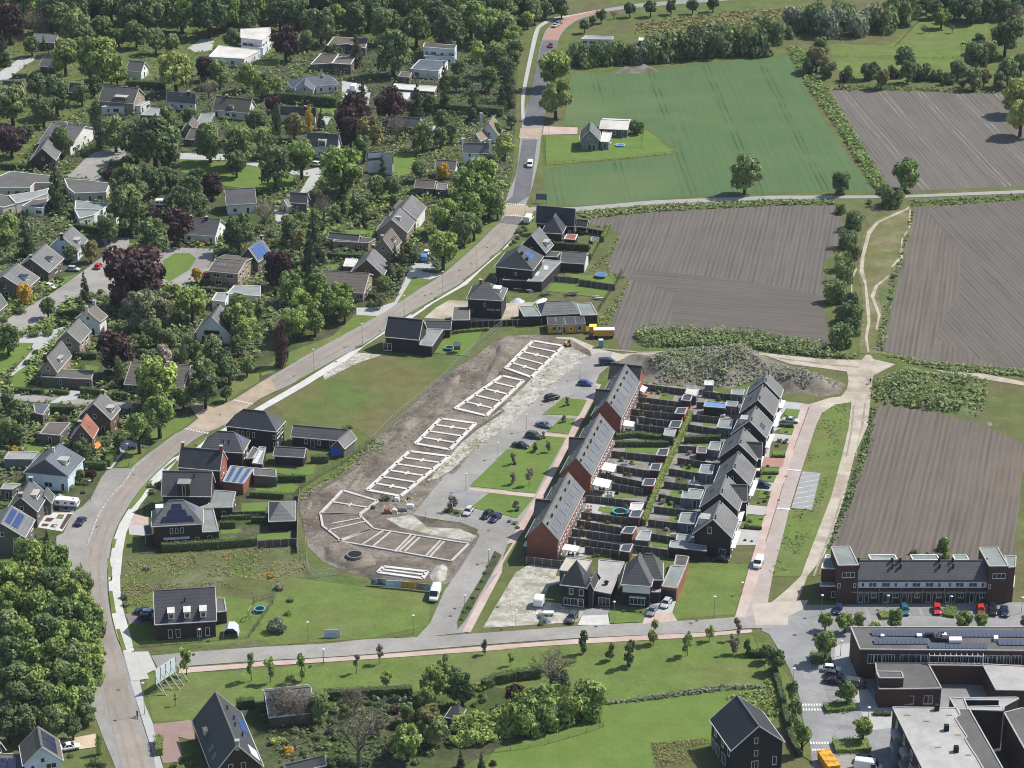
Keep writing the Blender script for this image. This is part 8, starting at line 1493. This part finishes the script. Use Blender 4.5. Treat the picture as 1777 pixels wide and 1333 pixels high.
V('hatch', 'navy', 'P498,268', 'P492,285', 'dark navy car in the first bay of the terrace car park'); V('hatch', 'teal', 'P952,272', 'P958,290', 'teal car beside the first hedge block'); V('hatch', 'red', 'P1172,268', 'P1175,285', 'red car left of the second hedge block'); V('hatch', 'red', 'P1468,272', 'P1472,290', 'red car half behind a young green tree'); V('suv', 'black', 'P1550,272', 'P1552,290', 'black car between the red and the dark blue car'); V('saloon', 'navy', 'P1630,280', 'P1632,300', 'dark blue car, last in the row before the terrace')
V('hatch', 'white', 'P455,672', 'P480,674', 'white car, top of the side parking row'); V('hatch', 'dgrey', 'P470,712', 'P500,716', 'dark grey car, middle of the side parking row'); V('saloon', 'black', 'P470,755', 'P500,760', 'black car, bottom of the side parking row'); V('suv', 'black', 'P690,1295', 'P720,1300', 'black car in the paved forecourt'); V('van', 'white', 'P705,1345', 'P730,1348', 'white van cut by the bottom edge of the photo')
V('saloon', 'navy', 'M985,282', 'M1020,284', 'blue car beside the three-dormer house'); V('hatch', 'white', 'M1020,296', 'M1050,298', 'white car partly behind the three-dormer house'); V('hatch', 'black', 'M1005,325', 'M1040,327', 'black car in the shade of the three-dormer house'); V('saloon', 'white', 'M470,1205', 'M500,1200', 'white car on the dry sandy lot')
V('smallvan', 'white', 'C155,1132', 'C152,1150', 'white van driving on the asphalt road'); V('hatch', 'dred', 'C297,320', 'C298,335', 'dark red car on the road below the bend'); V('saloon', 'silver', 'C330,182', 'C355,170', 'silver car in the red-paved bend'); V('hatch', 'grey', 'C352,166', 'C375,155', 'grey car following in the red-paved bend')
V('hatch', 'red', 'E670,528', 'E685,510', 'red car on the street by the great copper beech'); V('hatch', 'silver', 'E500,548', 'E530,550', 'silver car parked before the small-dormer house'); V('hatch', 'white', 'E345,668', 'E370,675', 'white car half hidden by shrubs near the yellow tree'); V('smallvan', 'lblue', 'F1160,475', 'F1170,440', 'blue van on the shaded drive'); V('hatch', 'white', 'F1178,435', 'F1185,420', 'white car behind the blue van'); V('saloon', 'black', 'E290,162', 'E310,165', 'black car beside the cedar')
V('saloon', 'silver', 'a1540,905', 'a1600,910', 'silver car in the front garden of the bare-roofed house'); V('hatch', 'navy', 'b1155,520', 'b1190,525', 'dark blue car opposite the striped parking bay'); V('saloon', 'black', 'K1450,1225', 'K1490,1230', 'black car in the shade of the nearest staggered house'); V('van', 'white', 'B682,612', 'B690,600', 'white van on the drive of the white bungalow'); V('hatch', 'dred', 'E1420,592', 'E1440,595', 'dark red car beside the tan shallow-roofed house'); V('van', 'white', 'n665,235', 'n700,195', 'white van beside the lane corner house'); V('hatch', 'white', 'B435,1128', 'B450,1130', 'white car behind a round tree by the green'); V('smallvan', 'dgrey', 'P620,778', 'P650,781', 'grey car behind a round car park tree', 'car', None)
def caravan(name, label, pos, head, L_, colour, stripe=True, h0=.5, h1=2.5):
    p = at(pos, .1); q = at(head, .1); a = math.atan2(q.y-p.y, q.x-p.x); t = thing(name, p, label, 'caravan' if name == 'caravan' else 'trailer'); t.rotation_euler = (0, 0, a); x = L_/2
    put('body', mesh_of(loft([(-x, h0+.25, h1-.25, .95), (-x+.2, h0, h1-.02, 1.08), (0, h0, h1+.05, 1.1), (x-.3, h0, h1-.05, 1.08), (x, h0+.25, h1-.55, .98)], 16, .2), 'body', paint(colour)), t)
    if stripe:
        w_ = MB(); 
        for s in (-1, 1):
            for x0, x1 in ((-x+.5, -x+1.4), (-.3, .3), (x-1.7, x-.7)): w_.box(x0, x1, s*1.09-.03, s*1.09+.03, 1.45, 2.0)
        w_.box(x-.12, x+.02, -.6, .6, 1.4, 1.9); put('windows', mesh_of(w_, 'windows', M_glass), t); st = MB()
        for s in (-1, 1): st.box(-x+.15, x-.2, s*1.095-.02, s*1.095+.02, h0+.05, .95)
        put('skirt', mesh_of(st, 'skirt', plain('skirt_grey', (.10, .11, .14), .5)), t); put('roof_hatch', mesh_of(MB().box(x-1.4, x-.9, -.25, .25, h1, h1+.14), 'roof_hatch', M_metal), t)
    for s in (-1, 1): put('wheel', cached(('tyre', .33), lambda: mesh_of(MB().tube([(0, -.11, 0), (0, .11, 0)], [.33]*2, 14), 'wheel', M_black)), t, (0, s*.98, .33))
    put('drawbar', mesh_of(MB().bar((-x, 0, .5), (-x-1.1, 0, .45), .09).bar((-x-.9, 0, 0), (-x-.9, 0, .5), .08), 'drawbar', M_metal), t); return t
caravan('caravan', 'white caravan with a dark lower band beside the two-chimney house', 'q915,790', 'q1050,800', 5.8, 'white'); caravan('horse_trailer', 'white horse trailer with an open dark end on the bare lot', 'e195,670', 'e235,560', 3.2, 'white', False, .4, 2.3); caravan('caravan', 'small white caravan under trees by the flat bungalow', 'E1100,112', 'E1130,112', 4.2, 'white')
p = at('e290,765'); t = MB().box(p.x-1.1, p.x+1.1, p.y-.6, p.y+.6, .35, .8).box(p.x-1.15, p.x+1.15, p.y-.65, p.y+.65, .8, .86).box(p.x-.2, p.x+.2, p.y-.75, p.y-.6, .0, .45).box(p.x-.2, p.x+.2, p.y+.6, p.y+.75, 0, .45).box(p.x+1.1, p.x+1.9, p.y-.05, p.y+.05, .4, .48).build('luggage_trailer', M_white); tag(t, 'low white luggage trailer beside the pointed black house', 'trailer')
# yellow skip on a lorry bed at the bottom edge
p, q = at('P400,1215', 2.0), at('P465,1310', 2.0); d = (q-p).normalized(); t = thing('skip', at('P420,1290'), 'open yellow skip container with rust patches in the car park', 'skip'); n = Vector((d.y, -d.x, 0)); b = MB(); w_ = 1.2; A = Vector((p.x, p.y, 0)); Bq = A+d*6; 
def sk(u, s, z): return Vector((*(A+d*u*6+n*s*w_).xy, z))
b.add([sk(0, -1, .3), sk(1, -1, .3), sk(1, 1, .3), sk(0, 1, .3), sk(-.02, -1.08, 2.2), sk(1.02, -1.08, 2.2), sk(1.02, 1.08, 2.2), sk(-.02, 1.08, 2.2)], [(3, 2, 1, 0), (0, 1, 5, 4), (1, 2, 6, 5), (2, 3, 7, 6), (3, 0, 4, 7), (4, 5, 6, 7)]); b.build('body', mk('skip_yellow', (.72, .38, .03), (.66, .34, .03), .8, (.35, .12, .03), .9), t)
r_ = MB()
for k in range(5): r_.bar(sk(.1+.2*k, -1.06, .3), sk(.1+.2*k, -1.12, 2.2), .12).bar(sk(.1+.2*k, 1.06, .3), sk(.1+.2*k, 1.12, 2.2), .12)
r_.build('ribs', paint('yellow'), t)
# bicycle rider on the pavement edge of the road, and a walker with a bicycle on the sand track
def bicycle(pos, head, label):
    p = at(pos, .1); q = at(head, .1); a = math.atan2(q.y-p.y, q.x-p.x); t = thing('bicycle', p, label, 'bicycle'); t.rotation_euler = (0, 0, a)
    for x in (-.52, .52):
        b = MB(); n = 18
        for i in range(n):
            u, v = 2*math.pi*i/n, 2*math.pi*(i+1)/n; b.bar((x+.34*math.cos(u), 0, .35+.34*math.sin(u)), (x+.34*math.cos(v), 0, .35+.34*math.sin(v)), .05)
        for i in range(6): u = math.pi*i/6; b.bar((x-.32*math.cos(u), 0, .35-.32*math.sin(u)), (x+.32*math.cos(u), 0, .35+.32*math.sin(u)), .012)
        put('wheel', mesh_of(b, 'wheel', M_black), t)
    put('frame', mesh_of(MB().bar((-.52, 0, .35), (-.1, 0, .32), .04).bar((-.1, 0, .32), (-.22, 0, .92), .04).bar((-.2, 0, .8), (.36, 0, .85), .04).bar((-.1, 0, .32), (.36, 0, .8), .04).bar((.52, 0, .35), (.34, 0, 1.05), .04).bar((-.52, 0, .35), (-.2, 0, .8), .035), 'frame', plain('bike_frame', (.03, .03, .04), .4)), t)
    put('saddle', mesh_of(MB().box(-.36, -.1, -.07, .07, .92, .99), 'saddle', M_black), t); put('handlebar', mesh_of(MB().bar((.34, -.28, 1.08), (.34, .28, 1.08), .035), 'handlebar', M_metal), t); return t, p, a
def person(p, a, label, coat, riding=True, trousers=(.02, .022, .03)):
    """one continuous skinned figure in local axes (+x forward)"""
    me = bpy.data.meshes.new('person'); 
    if riding: J = {'pel': (-.2, 0, 1.02, .15), 'ch': (-.06, 0, 1.35, .17), 'nk': (.0, 0, 1.54, .07), 'hd': (.03, 0, 1.68, .115), 'tp': (.03, 0, 1.78, .09), 'sl': (-.04, .19, 1.44, .075), 'el': (.12, .25, 1.24, .05), 'hl': (.32, .22, 1.12, .04), 'sr': (-.04, -.19, 1.44, .075), 'er': (.12, -.25, 1.24, .05), 'hr': (.32, -.22, 1.12, .04), 'tl': (-.17, .1, .95, .1), 'kl': (.2, .12, .78, .065), 'fl': (.0, .12, .42, .045), 'ol': (.12, .12, .38, .045), 'tr': (-.17, -.1, .95, .1), 'kr': (.15, -.12, .6, .065), 'fr': (-.08, -.12, .2, .045), 'or': (.06, -.12, .16, .045)}
    else: J = {'pel': (0, 0, .95, .15), 'ch': (0, 0, 1.32, .17), 'nk': (.01, 0, 1.52, .065), 'hd': (.03, 0, 1.66, .11), 'tp': (.03, 0, 1.76, .09), 'sl': (0, .2, 1.42, .07), 'el': (.02, .25, 1.15, .05), 'hl': (.15, .26, .95, .04), 'sr': (0, -.2, 1.42, .07), 'er': (-.02, -.25, 1.15, .05), 'hr': (.08, -.26, .92, .04), 'tl': (0, .1, .88, .1), 'kl': (.12, .1, .48, .065), 'fl': (.06, .1, .08, .045), 'ol': (.2, .1, .05, .045), 'tr': (0, -.1, .88, .1), 'kr': (-.05, -.1, .48, .065), 'fr': (-.18, -.1, .1, .045), 'or': (-.05, -.1, .05, .045)}
    ks = list(J); E = 'pel-ch ch-nk nk-hd hd-tp ch-sl sl-el el-hl ch-sr sr-er er-hr pel-tl tl-kl kl-fl fl-ol pel-tr tr-kr kr-fr fr-or'.split()
    me.from_pydata([J[k][:3] for k in ks], [tuple(ks.index(x) for x in e.split('-')) for e in E], [])
    o = bpy.data.objects.new('person', me); C.objects.link(o); BASE[o.name] = Vector(p); o.location = p; o.rotation_euler = (0, 0, a)
    o.modifiers.new('skin', 'SKIN'); sv = me.skin_vertices[0].data
    for i, k in enumerate(ks): sv[i].radius = (J[k][3],)*2; sv[i].use_root = k == 'pel'
    o.modifiers.new('sub', 'SUBSURF').render_levels = 1
    dg = bpy.context.evaluated_depsgraph_get(); em = bpy.data.meshes.new_from_object(o.evaluated_get(dg)); o.modifiers.clear(); o.data = em
    skin = plain('skin', (.42, .26, .19), .6); em.materials.clear()
    for m in (plain('coat_'+label[:6], coat, .8), plain('trousers', trousers, .8), skin, plain('hair', (.05, .035, .025), .7)): em.materials.append(m)
    for f in em.polygons:
        z = f.center.z; x, y = f.center.x, f.center.y; f.use_smooth = True
        f.material_index = 3 if z > 1.72 or (z > 1.6 and x < .0) else 2 if z > 1.52 or math.hypot(x-J['hl'][0], abs(y)-abs(J['hl'][1])) < .08 and abs(z-J['hl'][2]) < .08 else 0 if z > (1.0 if not riding else 1.06) or abs(y) > .19 else 1
    put('nose', mesh_of(MB().box(.13, .17, -.015, .015, 1.64, 1.69), 'nose', skin), o); tag(o, label, 'person'); return o
t, p, a = bicycle('g395,1180', 'g380,1120', 'dark bicycle under the rider at the kerb of the west road'); person(p, a, 'person in dark clothes riding a bicycle along the kerb', (.018, .02, .03))
t, p, a = bicycle('H705,1318', 'H708,1280', 'bicycle at the edge of the sand track junction'); person(p+Vector((.5, 0, 0)), a, 'person in blue clothes beside a bicycle on the sand track', (.08, .13, .28), False)
# dark horse in the far paddock
p = at('D1352,318'); me = bpy.data.meshes.new('horse'); J = [(-.75, 0, 1.35, .26), (-.2, 0, 1.28, .3), (.45, 0, 1.3, .3), (.75, 0, 1.45, .2), (1.05, 0, 1.15, .15), (1.3, 0, .75, .13), (1.52, 0, .5, .1)]; E = [(i, i+1) for i in range(6)]
for x, jx in ((-.78, 0), (.5, 2)):
    for y in (-.18, .18):
        k = len(J); hind = x < 0; J += [(x+(.1 if hind else 0), y, .95, .15), (x+(-.12 if hind else .02), y, .52, .075), (x+(-.02 if hind else 0), y, .06, .06)]; E += [(jx, k), (k, k+1), (k+1, k+2)]
k = len(J); J += [(-1.0, 0, 1.3, .07), (-1.12, 0, .8, .06)]; E += [(0, k), (k, k+1)]
me.from_pydata([j[:3] for j in J], E, []); o = bpy.data.objects.new('horse', me); C.objects.link(o); o.location = p; o.rotation_euler = (0, 0, R(170)); BASE[o.name] = p
o.modifiers.new('s', 'SKIN'); sv = me.skin_vertices[0].data
for i, j in enumerate(J): sv[i].radius = (j[3], j[3]); sv[i].use_root = i == 1
o.modifiers.new('u', 'SUBSURF').render_levels = 2; em = bpy.data.meshes.new_from_object(o.evaluated_get(bpy.context.evaluated_depsgraph_get())); o.modifiers.clear(); o.data = em; em.materials.clear(); em.materials.append(mk('horse_coat', (.035, .022, .016), (.02, .014, .011), 2)); em.polygons.foreach_set('use_smooth', [True]*len(em.polygons)); tag(o, 'dark brown horse grazing in the far paddock', 'horse')
# lamps
for b_, tp in (('M985,970', 'M985,765'), ('F412,1245', 'F412,1090'), ('F740,1052', 'F740,915'), ('F1025,860', 'F1028,725'), ('F1288,700', 'F1290,560'), ('F1520,530', 'F1522,390'), ('F1704,375', 'F1706,240'), ('I385,1138', 'I385,1000'), ('I618,822', 'I618,690'), ('I875,585', 'I875,440'), ('P385,292', 'P385,165'), ('k660,590', 'k660,498'), ('k1178,595', 'k1178,505'), ('P1745,280', 'P1748,180'), ('P515,572', 'P515,475'),
              ('P187,892', 'P187,665'), ('P705,1006', 'P705,928'), ('P300,1160', 'P300,1110'), ('O727,346', 'O727,210'), ('O1408,308', 'O1408,175'), ('O1597,150', 'O1597,78'), ('N372,470', 'N372,348'), ('N1088,422', 'N1088,303'), ('K317,155', 'K317,62'), ('K130,348', 'K130,238'), ('J1445,750', 'J1445,642'), ('J1663,532', 'J1663,430'), ('M1362,512', 'M1362,398'), ('f50,385', 'f50,185'), ('O60,370', 'O60,265'), ('N1437,235', 'N1437,165'), ('G122,175', 'G122,90'), ('C285,930', 'C285,870'), ('J1598,1240', 'J1598,1160'), ('N477,620', 'N477,530'), ('N475,630', 'N475,535')): lamp(b_, tp)
# ================= THE AIR
hz = MB().box(-900, 900, -60, 2200, -2, 300).build('haze', None); hz['kind'] = 'stuff'
hm = bpy.data.materials.new('haze'); hm.use_nodes = True; hn = hm.node_tree; hn.nodes.remove(hn.nodes['Principled BSDF']); hv = hn.nodes.new('ShaderNodeVolumePrincipled'); hv.inputs['Color'].default_value = (.80, .88, 1, 1); hv.inputs['Density'].default_value = .000035; hn.links.new(hv.outputs[0], hn.nodes['Material Output'].inputs['Volume']); hz.data.materials.append(hm)
# ================= LABELS THAT NEED THEIR NEIGHBOURS
import re as _re
def rel(d, q):
    dx, dy = q[0]-d[0], q[1]-d[1]
    if abs(dx) > 1.6*abs(dy): return 'left of' if dx < 0 else 'right of'
    return 'behind' if dy < 0 else 'in front of'
def finish():
    used = dict(LABELS); cand = {}
    for o, desc, q in PEND:
        ls = sorted(LAND, key=lambda l: math.dist(l[1], q))[:14]; L_ = []
        for i, l in enumerate(ls[:6]): L_.append('%s %s %s' % (desc, rel(l[1], q), l[0]))
        for i in range(5):
            for j in range(i+1, 12):
                far = math.dist(ls[j][1], q) > 60
                L_.append('%s %s %s, towards %s' % (desc, rel(ls[i][1], q), ls[i][0], ls[j][0]))
        near = [l for l in L_ if len(l.split()) <= 16]; cand[o.name] = near or L_[:1]
    # a label is taken only by the one thing nearest to its landmark
    for o, desc, q in PEND:
        pick = next((l for l in cand[o.name] if l not in used), cand[o.name][0]); used[pick] = used.get(pick, 0)+1; o['label'] = pick
for n_, q in (('the teal trampoline', px('K767,887')), ('the billboard', px('g900,450')), ('the white site sign', px('c130,1040')), ('the works wagon', px('h1460,370')), ('the yellow cabins', px('h800,260')), ('the soil heap', (1250, 640)), ('the sand junction', px('H650,1190')), ('the striped parking bay', px('L280,750')), ('the road bend', (985, 40)), ('the lane', (1300, 343)), ('the yellow skip', px('P420,1250')), ('the bare meadow', (640, 680)), ('the great copper beech', px('E930,560')), ('the roundel lawn', px('E1220,520')), ('the paddock horse', px('D1350,305')), ('the crop field', (1250, 200)), ('the north ploughed field', (1620, 240)), ('the middle ploughed field', (1260, 470)), ('the east ploughed field', (1680, 480)), ('the foot tracks', (1530, 440)), ('the marsh meadow', (1250, 60)), ('the solar board', px('D1520,90')), ('the raised road junction', (400, 705)), ('the service street', (150, 900)), ('the west wood', (80, 1100)), ('the foot path', (700, 1135)), ('the big lawn', (1150, 1150)), ('the reed ditch', (1150, 1205)), ('the four foundations', (740, 740)), ('the trench heap', px('J690,1180')), ('the bend of the middle street', px('J1500,960')), ('the car park hedge', px('P500,940')), ('the top wood', (620, 40)), ('the far green', (440, 300)), ('the sandy lot', px('M540,1170'))): LAND.append((n_, q))
finish()
